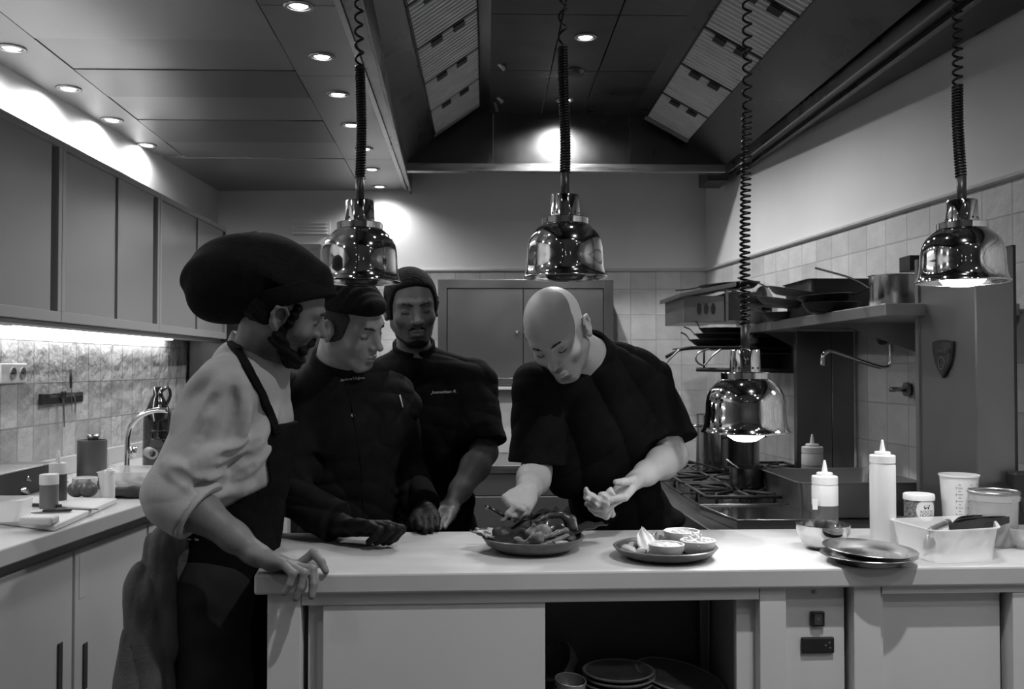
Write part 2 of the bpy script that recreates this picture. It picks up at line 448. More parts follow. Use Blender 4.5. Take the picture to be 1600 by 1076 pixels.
for i in range(len(ys)-1):
    y0, y1 = ys[i], ys[i+1]
    f0 = s1 if y1 <= yend+0.3 else wx_l
    cpan(f0, s2, y0, y1, CM[(1,0,2,1,2,0,1,0)[i % 8]], dz=0.003*(i % 2))
MB().prism([(wx_l(yend), yend+G), (s1(yend), yend+G), (s1(yend+0.35)+0.05, yend+0.35), (wx_l(yend+0.35), yend+0.35)], ZC+0.012, ZC+0.028).build('ceiling_panel', CM[1], ceil)
for y0, y1 in ((YF, 0.5), (0.5, 2.9), (2.9, PZ(540, 119, ZC)[1]), (PZ(540, 119, ZC)[1], PZ(600, 249, ZC)[1]), (PZ(600, 249, ZC)[1], yb)):
    cpan(s2, s3, y0, y1, CM[0])
MB().prism([(-2.6, YF-0.1), (s4(YF), YF-0.1), (s4(yb)-0.0, yb+0.1), (-2.6, yb+0.1)], ZC+0.03, ZC+0.06).build('ceiling_backing', DARK, ceil)
# front part of the ceiling (over and behind the camera) and closing slab above
MB().box((-2.6, YF-0.1, ZT), (2.6, 6.4, ZT+0.1)).build('ceiling_slab', PLASTER, ceil)
HY0 = 1.0
MB().prism([(s4(YF), YF), (wx_r(YF), YF), (wx_r(HY0), HY0), (s4(HY0), HY0)], ZC, ZC+0.03).build('ceiling_panel', CM[0], ceil)
# ------------------------------------------------------------------ extraction hood
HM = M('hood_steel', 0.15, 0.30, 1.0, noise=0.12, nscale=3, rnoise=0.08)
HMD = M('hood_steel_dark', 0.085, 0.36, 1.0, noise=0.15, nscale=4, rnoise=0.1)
hood = thing('extraction_hood', 'large stainless steel extraction hood with sloping filter banks over the counter', 'extraction hood', (0.45, 3.2, ZC))
zi = CZ + 1.6*0.86                 # inner top
def hx(px, py, z): return PZ(px, py, z)
bl = PZ(636, 262, ZC); brr = PZ(1112, 275, ZC)
xr = lambda y: ext(PZ(1470, 0, ZC), PZ(1112, 283, ZC), y)[0]
# left fascia frame: bright lip and dark beam along the left edge
def beam(fa, fb, y0, y1, z0, z1, mat, name):
    MB().prism([(fa(y0), y0), (fb(y0), y0), (fb(y1), y1), (fa(y1), y1)], z0, z1).build(name, mat, hood, bevel=0.002)
s3b = lambda y: s3(y) + 0.022
beam(s3, s3b, HY0, 5.9, ZC-0.012, ZC+0.02, STEEL, 'edge_lip')
beam(s3b, s4, HY0, 5.9, ZC-0.004, ZC+0.05, HM, 'frame_rail')
beam(s4, lambda y: s4(y)+0.012, HY0, 5.9, ZC-0.035, ZC+0.16, HM, 'frame_rail')
# far bar
MB().box((s4(HB)+0.0, HB-0.03, ZC-0.022), (xr(HB), HB+0.03, ZC+0.022)).build('end_bar', STEEL, hood, bevel=0.003)
# right frame: outer flat band to wall, a lip rib
beam(xr, lambda y: wx_r(y)-0.005, HY0, 5.55, ZC, ZC+0.03, HMD, 'side_band')
beam(lambda y: xr(y)+0.075, lambda y: xr(y)+0.10, HY0, 5.5, ZC-0.02, ZC, HM, 'edge_lip')
beam(lambda y: xr(y)-0.012, xr, HY0, 5.5, ZC-0.03, ZC+0.16, HM, 'frame_rail')
MB().box((xr(5.4)-0.10, 5.30, ZC-0.06), (xr(5.4)+0.02, 5.52, ZC+0.02)).build('corner_box', HMD, hood, bevel=0.002)
# cross-section points (X, z) of the inner plenum, constant along Y
p0 = (s4(HB)+0.012, ZC+0.02); pr0 = (xr(HB)-0.01, ZC+0.02)
f0 = PY(678, 209, HB-0.1); f1 = PY(749, 160, HB-0.1)      # filter bank, left: lower / upper
g0 = PY(1078, 218, HB-0.1); g1 = PY(1010, 180, HB-0.1)    # right
t0 = PY(770, 177, HB-0.02); t1 = PY(985, 178, HB-0.02)
def skin(a, b, y0, y1, mat, name, th=0.012):
    d = Vector((b[0]-a[0], 0, b[1]-a[1])).normalized(); n = Vector((-d.z, 0, d.x))
    if n.z < 0: n = -n
    p4 = [(a[0], y0, a[1]), (b[0], y0, b[1]), (b[0], y1, b[1]), (a[0], y1, a[1])]
    MB().slab(p4, n*th).build(name, mat, hood)
F0 = (f0[0], f0[2]); F1 = (f1[0], f1[2]); G0 = (g0[0], g0[2]); G1 = (g1[0], g1[2]); T0 = (t0[0], t0[2]); T1 = (t1[0], t1[2])
skin(p0, F0, HY0, HB, HM, 'lower_slope'); skin(pr0, G0, HY0, HB, HM, 'lower_slope')
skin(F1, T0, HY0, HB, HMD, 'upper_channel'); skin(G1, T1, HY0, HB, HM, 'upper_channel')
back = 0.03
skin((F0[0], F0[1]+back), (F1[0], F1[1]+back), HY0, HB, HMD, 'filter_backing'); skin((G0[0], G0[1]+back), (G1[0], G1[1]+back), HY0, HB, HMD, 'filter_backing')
# inner top, in panels with seams
xa, xb = T0[0]-0.02, T1[0]+0.02; xs = [xa, PZ(866, 60, T0[1])[0]-0.1, PZ(962, 60, T0[1])[0]+0.02, xb]
ysp = [HY0, 1.9, 2.8, PZ(700+100, 22, T0[1])[1], PZ(800, 110, T0[1])[1], HB]
xs = [xa, xa+(xb-xa)*0.36, xa+(xb-xa)*0.64, xb]
for i in range(3):
    for j in range(len(ysp)-1):
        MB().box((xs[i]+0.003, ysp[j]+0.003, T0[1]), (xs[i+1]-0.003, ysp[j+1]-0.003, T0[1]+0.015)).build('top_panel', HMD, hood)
# end plate, split in three
ep = [(p0[0], p0[1]), (T0[0], p0[1]), (T0[0], T0[1]), (F1[0], F1[1]), (F0[0], F0[1])]
def plate(poly, mat, name, y=HB-0.02):
    vs = [(x, y, z) for x, z in poly] + [(x, y+0.02, z) for x, z in poly]; n = len(poly)
    MB().add(vs, [tuple(range(n)), tuple(range(n,2*n))] + [(i,(i+1)%n,n+(i+1)%n,n+i) for i in range(n)]).build(name, mat, hood)
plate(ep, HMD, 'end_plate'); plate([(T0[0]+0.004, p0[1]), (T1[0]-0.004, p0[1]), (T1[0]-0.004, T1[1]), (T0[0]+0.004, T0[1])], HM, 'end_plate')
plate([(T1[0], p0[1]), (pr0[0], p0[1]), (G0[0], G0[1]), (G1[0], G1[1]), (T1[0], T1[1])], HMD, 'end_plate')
plate([(s4(HY0), ZC), (xr(HY0), ZC), (xr(HY0), ZT-0.02), (s4(HY0), ZT-0.02)], HM, 'front_plate', y=HY0-0.02)
# grease filters
FM = M('filter_steel', 0.75, 0.45, 1.0, noise=0.1, nscale=10)
def make_filter(A, B, y0, y1, side, label, group):
    root = thing('grease_filter', label, 'grease filter', (A[0], y0, A[1]), 0, group)
    a = Vector((A[0], 0, A[1])); b = Vector((B[0], 0, B[1])); d = (b-a).normalized(); n = Vector((d.z, 0, -d.x))
    if n.z > 0: n = -n
    L = (b-a).length; P = lambda u, y, w: a + d*u + n*w + Vector((0, y, 0))
    m = MB(); fr = 0.008
    for u0, u1, q0, q1 in ((0,L,y0,y0+fr),(0,L,y1-fr,y1),(0,fr,y0,y1),(L-fr,L,y0,y1)):
        m.slab([P(u0,q0,0.006),P(u1,q0,0.006),P(u1,q1,0.006),P(u0,q1,0.006)], -n*0.02)
    m.build('frame', HMD, root)
    s = MB(); k = 12; st = (y1-y0-2*fr)/k
    for i in range(k):
        y = y0+fr+i*st; pr = [(0.02,-0.006),(0.14,0.012),(0.48,0.012),(0.60,-0.006)]
        vs = [P(u, y+q*st, w) for u in (fr, L-fr) for q, w in pr]
        s.add(vs, [(0,1,5,4),(1,2,6,5),(2,3,7,6)])
        
    s.build('baffles', FM, root)
    MB().slab([P(fr,y0+fr,-0.010),P(L-fr,y0+fr,-0.010),P(L-fr,y1-fr,-0.010),P(fr,y1-fr,-0.010)], -n*0.003).build('filter_back', M('filter_gap_shade', 0.03, 0.7), root)  # near-black sheet: the shade between the baffles is put into its colour
    for u in (0.32, 0.68):
        h = MB(); c = P(L*u, y0+0.035, 0.014); hw = 0.027
        h.slab([c-d*hw-Vector((0,hw,0)), c+d*hw-Vector((0,hw,0)), c+d*hw+Vector((0,hw,0)), c-d*hw+Vector((0,hw,0))], -n*0.006)
        h.build('handle', M('filter_handle', 0.05, 0.5, 1.0), root)
    return root
fy = [PX(665, 150, F0[0])[1]]
W0 = 0.462
pos = ['farthest', 'second from the far end', 'third from the far end', 'fourth from the far end', 'fifth from the far end', 'sixth from the far end']
for side, A, B in (('left', F0, F1), ('right', G0, G1)):
    for i in range(6):
        y1 = HB-0.1-i*W0; y0 = y1-W0
        make_filter(A, B, y0+0.003, y1-0.003, side, 'ribbed steel grease filter, %s in the %s slope of the hood' % (pos[i], side), 'grease filters in the %s slope of the hood' % side)
# fire suppression pipe with nozzles
rt = thing('hood_pipe', 'thin steel pipe with spray nozzles running inside the hood beside the left filters', 'pipe', (T0[0]-0.03, 3.2, F1[1]+0.0))
xp = F1[0]+0.075; zp_ = F1[1]-0.01
MB().tube([(xp, 1.3, zp_), (xp, 4.95, zp_), (xp+0.004, 5.05, zp_-0.02), (xp+0.02, 5.12, zp_-0.05)], 0.009, 10).build('pipe', STEEL, rt, smooth=True)
for y in (4.4, 4.95):
    MB().cyl((xp, y, zp_), (xp+0.05, y+0.02, zp_-0.045), 0.010, 0.013, 12).build('nozzle', STEEL, rt, smooth=False)
# smoke detector
sd = thing('smoke_detector', 'small dark round detector on the hood ceiling behind the coiled cord', 'smoke detector', PZ(898, 112, T0[1]-0.0))
c = PZ(898, 112, T0[1])
MB().lathe([(0,-0.02),(0.03,-0.02),(0.045,-0.008),(0.05,0)], c, 28).build('cover', HMD, sd, smooth=True)
# ---- downlights
BULB = M('downlight_lens', 0.9, 0.3, emis=14.0)
def downlight(p, label, watts, group, ang=80, blend=0.6, r=0.04, soft=0.03, tilt=(0,0), emis=BULB):
    x, y, z = p
    t = thing('downlight', label, 'ceiling light', (x, y, z), 0, group)
    MB().lathe([(r*1.35,-0.0),(r*1.35,-0.004),(r*1.02,-0.007),(r*0.98,0.0)], (x,y,z), 32, close=True).build('trim_ring', STEEL, t, smooth=True)
    MB().lathe([(0,-0.003),(r*0.7,-0.003),(r*0.98,0.004)], (x,y,z), 32).build('lens', emis, t, smooth=True)
    l = bpy.data.lights.new('downlight_lamp', 'SPOT'); l.energy = watts; l.spot_size = math.radians(ang); l.spot_blend = blend; l.shadow_soft_size = soft
    o = bpy.data.objects.new('downlight_lamp', l); COL.objects.link(o); o.parent = t; o.location = (0, 0, -0.025); o.rotation_euler = (tilt[0], tilt[1], 0)
    return t
gr = 'recessed downlights over the wall cabinets'
names = ['nearest the frame edge', 'second one', 'third one', 'farthest one']
for (px, py), nm in zip(((18,75),(107,138),(175,187),(229,226)), names):
    downlight(PZ(px, py, ZC), 'recessed round downlight in the ceiling strip above the left wall cabinets, %s' % nm, W_WALLSPOT, gr, ang=178, blend=0.4, r=0.036)
for y in (1.9, 1.0):
    p = (ext(PZ(18,75,ZC), PZ(229,226,ZC), y)[0], y, ZC)
    downlight(p, 'recessed round downlight over the left wall cabinets, out of the picture', W_WALLSPOT, gr, ang=178, blend=0.4, r=0.036)
gr = 'recessed downlights in the strip beside the hood'
nn = ['nearest at the top of the picture', 'second', 'third', 'fourth', 'fifth', 'sixth', 'farthest by the back wall']
for (px, py), nm in zip(((467,9),(503,88),(528,147),(549,195),(569,232),(581,264),(593,291)), nn):
    downlight(PZ(px, py, ZC), 'recessed round downlight left of the hood, %s' % nm, W_STRIPSPOT*(1.3 if py > 230 else 1.0), gr, ang=150, blend=0.8, r=0.034)
for y in (2.0, 1.2, 0.2, -0.8, -1.8):
    p = (ext(PZ(467,9,ZC), PZ(593,291,ZC), y)[0], y, ZC)
    downlight(p, 'recessed round downlight beside the hood, out of the picture', W_STRIPSPOT*0.25, gr, ang=120, blend=0.8, r=0.034)
gr = 'downlights in the hood'
for (px, py), nm in zip(((915,58),(882,156)), ('nearer one in view', 'far one partly behind the coiled cord')):
    downlight(PZ(px, py, T0[1]), 'round downlight in the hood ceiling, %s' % nm, W_HOODSPOT*2.2, gr, ang=160, blend=0.7, r=0.036)
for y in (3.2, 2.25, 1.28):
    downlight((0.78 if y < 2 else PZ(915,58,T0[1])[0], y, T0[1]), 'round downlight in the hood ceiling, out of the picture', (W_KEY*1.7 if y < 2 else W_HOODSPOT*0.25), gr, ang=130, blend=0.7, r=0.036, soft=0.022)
gr = 'downlights behind the camera'
downlight((1.05, 0.85, ZC), 'round downlight in the front ceiling to the right, out of the picture', W_KEY*0.35, gr, ang=120, blend=0.8, r=0.04, soft=0.04)
downlight((1.45, 0.25, ZC), 'added fill downlight in the front ceiling at the far right, out of the picture', W_KEY*0.75, gr, ang=140, blend=0.8, r=0.04, soft=0.05)  # unseen lamp, added to brighten the cabinet fronts at the right
for x, y in ((0.9, -1.2), (0.0, -1.2)):
    downlight((x, y, ZC), 'added fill downlight in the front ceiling, out of the picture', W_FILL, gr, ang=140, blend=0.8, r=0.04, soft=0.06)  # fill lamps added out of view, built with downlight fixtures
# air grille on the back wall
def back_y(x): t = (x-CL[0])/(CRt[0]-CL[0]); return CL[1]+(CRt[1]-CL[1])*t
g = PY(485, 353, 5.9); yb_ = back_y(g[0])
ag = thing('air_grille', 'pale slatted air grille high on the back wall left of the first lamp', 'air grille', (g[0], yb_, g[2]))
MB().box((g[0]-0.13, yb_-0.012, g[2]-0.045), (g[0]+0.11, yb_, g[2]+0.045)).build('frame', PLASTER, ag, bevel=0.002)
for k in range(4):
    z = g[2]-0.032+k*0.021
    MB().slab([(g[0]-0.12,yb_-0.014,z),(g[0]+0.10,yb_-0.014,z),(g[0]+0.10,yb_-0.026,z-0.008),(g[0]-0.12,yb_-0.026,z-0.008)], (0,0,0.002)).build('louver', PLASTER, ag)
# ================================================================== LEFT SIDE: wall cabinets, counter, base cabinets
XCF = lambda y: ext(PX(0,0,-1.46), PX(1,0,-1.46), y)[0]
XF = -1.46                         # plane of the wall cabinet fronts
def dpx(px, X): return PX(px, 400, X)[1]
cabs = [(1.1, dpx(-150, XF)), (dpx(-150, XF), dpx(97, XF)), (dpx(97, XF), dpx(250, XF)), (dpx(250, XF), dpx(355, XF))]
ZB, ZTP = CZ+0.152, CZ+0.775
CABM = M('cabinet_grey_laminate', 0.36, 0.35, noise=0.03, nscale=3)
CABP = M('cabinet_sliding_panel', 0.32, 0.22, noise=0.04, nscale=2)
LEDM = M('led_strip', 0.9, 0.3, emis=28.0)
cl = ['out of the picture', 'with one dark gap at its end, nearest the frame edge', 'with two sliding doors, the middle one in view', 'with glossy sliding doors, farthest and next to the back wall']
for i, (y0, y1) in enumerate(cabs):
    if i == 0: continue
    t = thing('hanging_cabinet', 'grey wall cabinet %s' % cl[i], 'cabinet', (XF, y0, ZB), 0, 'grey wall cabinets along the left wall')
    xw = wx_l(y0)+0.01; fr = 0.035; G = 0.002
    MB().box((xw, y0+G, ZB), (XF-0.03, y1-G, ZTP)).build('body', CABM, t, bevel=0.001)
    m = MB()
    for a, b, c, d in ((y0+G, y1-G, ZB, ZB+fr), (y0+G, y1-G, ZTP-fr*0.7, ZTP), (y0+G, y0+fr*0.8, ZB+fr, ZTP-fr*0.7), (y1-fr*0.8, y1-G, ZB+fr, ZTP-fr*0.7)):
        m.box((XF-0.03, a, c), (XF, b, d))
    m.build('face_frame', CABM, t, bevel=0.0015)
    ym = y0+(y1-y0)*0.55
    z0, z1 = ZB+fr, ZTP-fr*0.7
    MB().box((XF-0.016, y0+fr*0.8, z0), (XF-0.011, ym-0.03, z1)).build('sliding_door', CABP, t)
    MB().box((XF-0.011, ym-0.03, z0), (XF-0.006, y1-fr*0.8-0.045, z1)).build('sliding_door', CABP, t)
    MB().box((XF-0.029, y1-fr*0.8-0.045, z0), (XF-0.0285, y1-fr*0.8, z1)).build('door_gap', DARK, t)
    MB().box((XF-0.010, ym-0.045, z0), (XF-0.0095, ym-0.031, z1)).build('door_gap', DARK, t)
# under-cabinet light
zl = ZB-0.012
led = thing('under_cabinet_light', 'long bright strip light under the grey wall cabinets against the tiles', 'strip light', (-1.72, 3.0, zl))
y0, y1 = 1.6, dpx(246, -1.74)
def lx(y): return wx_l(y)+0.035
MB().add([(lx(y0)-0.012,y0,zl),(lx(y0)+0.012,y0,zl),(lx(y1)+0.012,y1,zl),(lx(y1)-0.012,y1,zl),(lx(y0)-0.012,y0,zl+0.01),(lx(y0)+0.012,y0,zl+0.01),(lx(y1)+0.012,y1,zl+0.01),(lx(y1)-0.012,y1,zl+0.01)],
         [(0,1,2,3),(4,5,6,7),(0,1,5,4),(1,2,6,5),(2,3,7,6),(3,0,4,7)]).build('diffuser', LEDM, led)
MB().box((lx(3)+0.02, y0, zl+0.004), (lx(3)+0.03, y1, zl+0.011)).build('housing', STEEL, led)
# a steel rail / shelf lip under the cabinets
m = MB().box((XF-0.12, 1.2, ZB-0.016), (XF-0.03, cabs[-1][1], ZB-0.001))
o = m.build('cabinet_light_rail', M('pale_rail', 0.5, 0.4), None, bevel=0.002); tag(o, 'thin pale rail under the bottoms of the grey wall cabinets', 'rail')
# ---- counter
ZL = 0.94
cA, cB = PZ(0, 859, ZL), PZ(222, 787.5, ZL)
xcf = lambda y: ext(cA, cB, y)[0]
y0c, y1c = 1.0, 4.95
STONE = M('pale_worktop', 0.50, 0.38, noise=0.06, nscale=5, rnoise=0.05)
o = MB().prism([(wx_l(y0c)+0.004, y0c), (xcf(y0c), y0c), (xcf(y1c), y1c), (wx_l(y1c)+0.004, y1c)], ZL-0.045, ZL).build('worktop', STONE, None, bevel=0.004)
tag(o, 'pale worktop running along the left wall under the tiles', 'worktop')
o = MB().prism([(wx_l(y0c)+0.003, y0c), (wx_l(y0c)+0.022, y0c), (wx_l(y1c)+0.022, y1c), (wx_l(y1c)+0.003, y1c)], ZL, ZL+0.075).build('backsplash', STONE, None, bevel=0.004)
tag(o, 'low pale upstand along the tiles behind the left worktop', 'upstand')
edges = [dpx(-420, -1.14), dpx(15, -1.14), dpx(145, -1.14), dpx(236, -1.14), dpx(236, -1.14)+0.5, y1c]
lb = ['with a slot handle at the frame edge', 'white base cabinet door with a slot handle and faded label, left of the tall seam', 'narrower base cabinet with a slot handle and paper label', 'partly behind the hanging towel', 'hidden behind the chef in white']
lbl = ['white base cabinet at the very left edge of the picture', 'white base cabinet with a faded label and slot handle near its right edge', 'white base cabinet with a paper label strip and slot handle at its left', 'white base cabinet right behind the hanging towel', 'white base cabinet at the far end behind the chef in white']
for i in range(5):
    a, b = edges[i], edges[i+1]
    fx = lambda y: xcf(y)-0.045
    t = thing('base_cabinet', lbl[i], 'cabinet', (fx(a), a, 0), 0, 'white base cabinets under the left worktop')
    MB().prism([(wx_l(a)+0.01, a+0.001), (fx(a)-0.022, a+0.001), (fx(b)-0.022, b-0.001), (wx_l(b)+0.01, b-0.001)], 0.1, ZL-0.046).build('body', WHITE, t)
    MB().prism([(wx_l(a)+0.05, a), (fx(a)-0.08, a), (fx(b)-0.08, b), (wx_l(b)+0.05, b)], 0.0, 0.1).build('plinth', DARK, t)
    g = 0.006
    d = MB().prism([(fx(a+g)-0.02, a+g), (fx(a+g), a+g), (fx(b-g), b-g), (fx(b-g)-0.02, b-g)], 0.12, ZL-0.085).build('door', WHITE, t, bevel=0.003)
    # recessed slot handle
    hy = (b-0.085) if i != 2 else (a+0.055)
    if i == 0: hy = b-0.07
    zz = CZ + (572-1000)/F*(hy)
    m = MB().prism([(fx(hy)+0.0005, hy), (fx(hy)+0.004, hy), (fx(hy+0.022)+0.004, hy+0.022), (fx(hy+0.022)+0.0005, hy+0.022)], zz-0.13, zz+0.005)
    m.build('handle', M('dark_slot', 0.05, 0.5), d, bevel=0.001)
    if i in (1, 2):
        ly = a+0.03 if i == 1 else a+0.03
        MB().prism([(fx(ly)+0.0003, ly), (fx(ly)+0.0009, ly), (fx(ly+0.04)+0.0009, ly+0.04), (fx(ly+0.04)+0.0003, ly+0.04)], ZL-0.23, ZL-0.10).build('paper_label', M('label_paper_%d' % i, 0.47 if i == 1 else 0.6, 0.6), d)
        for k in range(4):
            zq = ZL-0.12-k*0.03
            MB().prism([(fx(ly)+0.001, ly+0.008), (fx(ly)+0.0014, ly+0.008), (fx(ly)+0.0014, ly+0.02+0.008*(k%2)), (fx(ly)+0.001, ly+0.02+0.008*(k%2))], zq-0.008, zq).build('label_mark', M('label_ink', 0.28, 0.7), d)
# ---- wall: double socket, tool rail
s = PX(18, 583, wx_l(3.45)); Y = s[1]; xw = wx_l(Y)
t = thing('power_socket', 'white double socket on the tiles at the left edge of the picture', 'socket', (xw, Y, s[2]))
sp = MB().box((xw, Y-0.11, s[2]-0.037), (xw+0.012, Y+0.085, s[2]+0.037)).build('plate', M('socket_white', 0.65, 0.35), t, bevel=0.004)
for k in (-0.03, 0.045):
    r = MB().lathe([(0.0,0.0),(0.019,0.0),(0.022,0.006),(0.022,0.0)], (0,0,0), 24).xf(Matrix.Translation((xw+0.0125, Y+k, s[2])) @ Matrix.Rotation(PI/2,4,'Y')).build('outlet', M('socket_well', 0.30, 0.5), t, smooth=True)
    for q in (-0.007, 0.007):
        MB().cyl((xw+0.012, Y+k+q, s[2]), (xw+0.0145, Y+k+q, s[2]), 0.003, n=10).build('pin_hole', BLACKP, r)
a = PX(62, 624, wx_l(4.0)); b = PX(123, 622, wx_l(4.3))
xw = wx_l(a[1])+0.003
t = thing('magnetic_tool_rail', 'black magnetic rail holding two tools on the left tiled wall', 'tool rail', (xw, a[1], a[2]))
b = PX(123, 622, xw); a = PX(60, 624, xw)
MB().box((xw, a[1], a[2]-0.022), (xw+0.02, b[1], a[2]+0.022)).build('rail', BLACKP, t, bevel=0.003)
MB().box((xw+0.020, a[1]+0.05, a[2]+0.004), (xw+0.022, b[1]-0.01, a[2]+0.020)).build('magnet_strip', STEEL, t)
def yz(px, py, x): q = PX(px, py, x); return q
x = xw+0.026
sc1 = thing('scissors', 'dark kitchen scissors hanging blades down from the magnetic rail, left tool', 'scissors', yz(98, 640, x))
q = yz(98, 618, x); q2 = yz(100, 667, x)
MB().slab([(x,q[1]-0.006,q[2]-0.01),(x,q[1]+0.008,q[2]-0.01),(x,q2[1]+0.004,q2[2]),(x,q2[1]-0.004,q2[2])], (0.003,0,0)).build('blade', STEELD, sc1)
for dy in (-0.013, 0.015):
    c = Vector((x+0.002, q[1]+dy, q[2]+0.004)); MB().tube([c+Vector((0, 0.011*math.cos(u*PI/6), 0.013*math.sin(u*PI/6))) for u in range(13)], 0.0035, 8).build('grip', BLACKP, sc1, smooth=True)
sc2 = thing('carving_fork', 'two pronged carving fork hanging from the magnetic rail, right tool', 'fork', yz(110, 620, x))
q0, q1, q2 = yz(110.5, 577, x), yz(111, 606, x), yz(114, 646, x)
MB().tube([q0, yz(110.5, 592, x), q1], [0.005, 0.006, 0.0045], 8).build('handle', BLACKP, sc2, smooth=True)
MB().tube(smooth_path([q1, yz(112.5,614,x), yz(117,622,x), yz(117,646,x)]), 0.0022, 6).tube(smooth_path([q1, yz(112,614,x), yz(112,622,x), yz(112.5,644,x)]), 0.0022, 6).build('prongs', STEEL, sc2, smooth=True)
# ================================================================== THE PASS (front counter)
ZP = 0.94
fl_, fr_ = PZ(397, 898, ZP), PZ(1600, 884, ZP); bl_, br_ = PZ(436, 832, ZP), PZ(1106, 827.5, ZP)
U = Vector((fr_[0]-fl_[0], fr_[1]-fl_[1], 0)).normalized(); Vv = Vector((-U.y, U.x, 0)); O = Vector((fl_[0], fl_[1], 0))
xe = 2.0                            # length beyond the frame
DEP = (Vector((br_[0], br_[1], 0))-O).dot(Vv)
def pw(u, v, z): p = O + U*u + Vv*v; return (p.x, p.y, z)
def uat(px, v):                    # u of the pixel column on the plane at depth v
    r = ray(px, 900); d = Vector((r[0], r[1], 0)); n = Vv; c = O + Vv*v; t = c.dot(n)/d.dot(n); return (d*t - O).dot(U)
def zat(py, px, v):
    r = ray(px, py); d = Vector((r[0], r[1], 0)); t = (O + Vv*v).dot(Vv)/d.dot(Vv); return CZ + r[2]*t
def pbox(u0, u1, v0, v1, z0, z1, name, mat, parent, bevel=0.0015):
    m = MB(); vs = [pw(u, v, z) for z in (z0, z1) for u, v in ((u0,v0),(u1,v0),(u1,v1),(u0,v1))]
    m.add(vs, [(3,2,1,0),(4,5,6,7),(0,1,5,4),(1,2,6,5),(2,3,7,6),(3,0,4,7)]); return m.build(name, mat, parent, bevel=bevel)
PASSTOP = M('pass_worktop', 0.52, 0.42, noise=0.10, nscale=3.5, stretch=(1,4,1), rnoise=0.05)
m = MB().prism([pw(0,0,0)[:2], pw(xe,0,0)[:2], pw(xe,DEP,0)[:2], (bl_[0], bl_[1])], ZP-0.043, ZP)
o = m.build('pass_worktop', PASSTOP, None, bevel=0.005); tag(o, 'long pale worktop of the serving counter where the plates stand', 'worktop')
def cabinet(label, u0, u1):
    return thing('pass_cabinet', label, 'cabinet', pw(u0, 0.3, 0), math.atan2(U.y, U.x), 'white cabinets under the serving counter')
zt = ZP-0.0435; V0 = 0.016
PW = M('pass_laminate', 0.66, 0.45, noise=0.03, nscale=4)
e = lambda px, v=V0: uat(px, v)
# cabinet 1: post, sliding door, open shelf
c1 = cabinet('white cabinet with an open shelf of plates and bowls under the counter', e(418), e(1186))
pbox(e(418), e(470), V0, DEP-0.03, 0.0, zt, 'side_panel', PW, c1)
pbox(e(1187), e(1228), V0, DEP-0.03, 0.0, zt, 'side_panel', PW, c1)
pbox(e(471), e(1186), V0, V0+0.03, zat(946, 471, V0)-0.0, zt, 'top_rail', PW, c1)
dr = pbox(uat(482, 0.045), e(852), 0.045, 0.063, 0.06, zt-0.03, 'sliding_door', PW, c1)
pbox(uat(505, 0.02), e(852), V0+0.004, 0.0445, 0.06, zat(946, 471, V0)-0.0005, 'door_face', PW, dr)
pbox(uat(1150, 0.05), uat(1187, 0.05)-0.001, 0.05, 0.068, 0.06, zt-0.03, 'sliding_door', PW, c1)
pbox(e(471), e(1186), DEP-0.05, DEP-0.03, 0.0, zt, 'back_panel', M('shelf_interior', 0.16, 0.5, noise=0.1), c1)
ZSH = 0.50
pbox(e(471), e(1186), 0.07, DEP-0.05, ZSH-0.018, ZSH, 'shelf', M('shelf_board', 0.30, 0.5), c1)
pbox(e(471), e(1186), 0.07, DEP-0.05, 0.05, 0.068, 'shelf', M('shelf_board', 0.30, 0.5), c1)
pbox(e(1080,0.5), e(1092,0.5), DEP-0.10, DEP-0.05, ZSH, zt, 'inner_post', STEELD, c1)
# cabinet 2: recessed control panel with switch and socket
c2 = cabinet('narrow white cabinet front with a black switch and socket under the counter', e(1229), e(1377))
pbox(e(1229), e(1327), V0+0.03, V0+0.048, 0.0, zt, 'front_panel', PW, c2)
pbox(e(1229), e(1377), V0+0.10, DEP-0.03, 0.0, zt-0.002, 'body', PW, c2)
pbox(e(1334), e(1376), V0, V0+0.098, 0.0, zt, 'post', PW, c2)
pp = V0+0.03
zz = lambda py: zat(py, 1275, pp)
pbox(uat(1270, pp), uat(1275, pp), pp-0.004, pp, zz(927), zz(922), 'screw', STEEL, c2, 0.0005)
sw = pbox(uat(1265, pp), uat(1286, pp), pp-0.010, pp, zz(977), zz(954), 'switch', BLACKP, c2, 0.002)
pbox(uat(1269, pp), uat(1281, pp), pp-0.013, pp-0.009, zz(974), zz(957), 'rocker', M('rocker_grey', 0.06, 0.35), sw, 0.001)
u_ = (uat(1269,pp)+uat(1281,pp))/2
put_text('switch_mark', 'o', 0.006, pw(u_, pp-0.0132, zz(964)), U, (0,0,1), M('mark_grey', 0.3, 0.5), sw, ext=0.0002)
so = pbox(uat(1250, pp), uat(1301, pp), pp-0.009, pp, zz(1019), zz(994), 'socket', BLACKP, c2, 0.003)
for du, dz in ((1293, 1002), (1287, 1006), (1294, 1010)):
    m = MB().cyl(pw(uat(du,pp), pp-0.0095, zz(dz)), pw(uat(du,pp), pp-0.0085, zz(dz)), 0.0022, n=12); m.build('contact', M('contact_metal', 0.5, 0.4, 1.0), so)
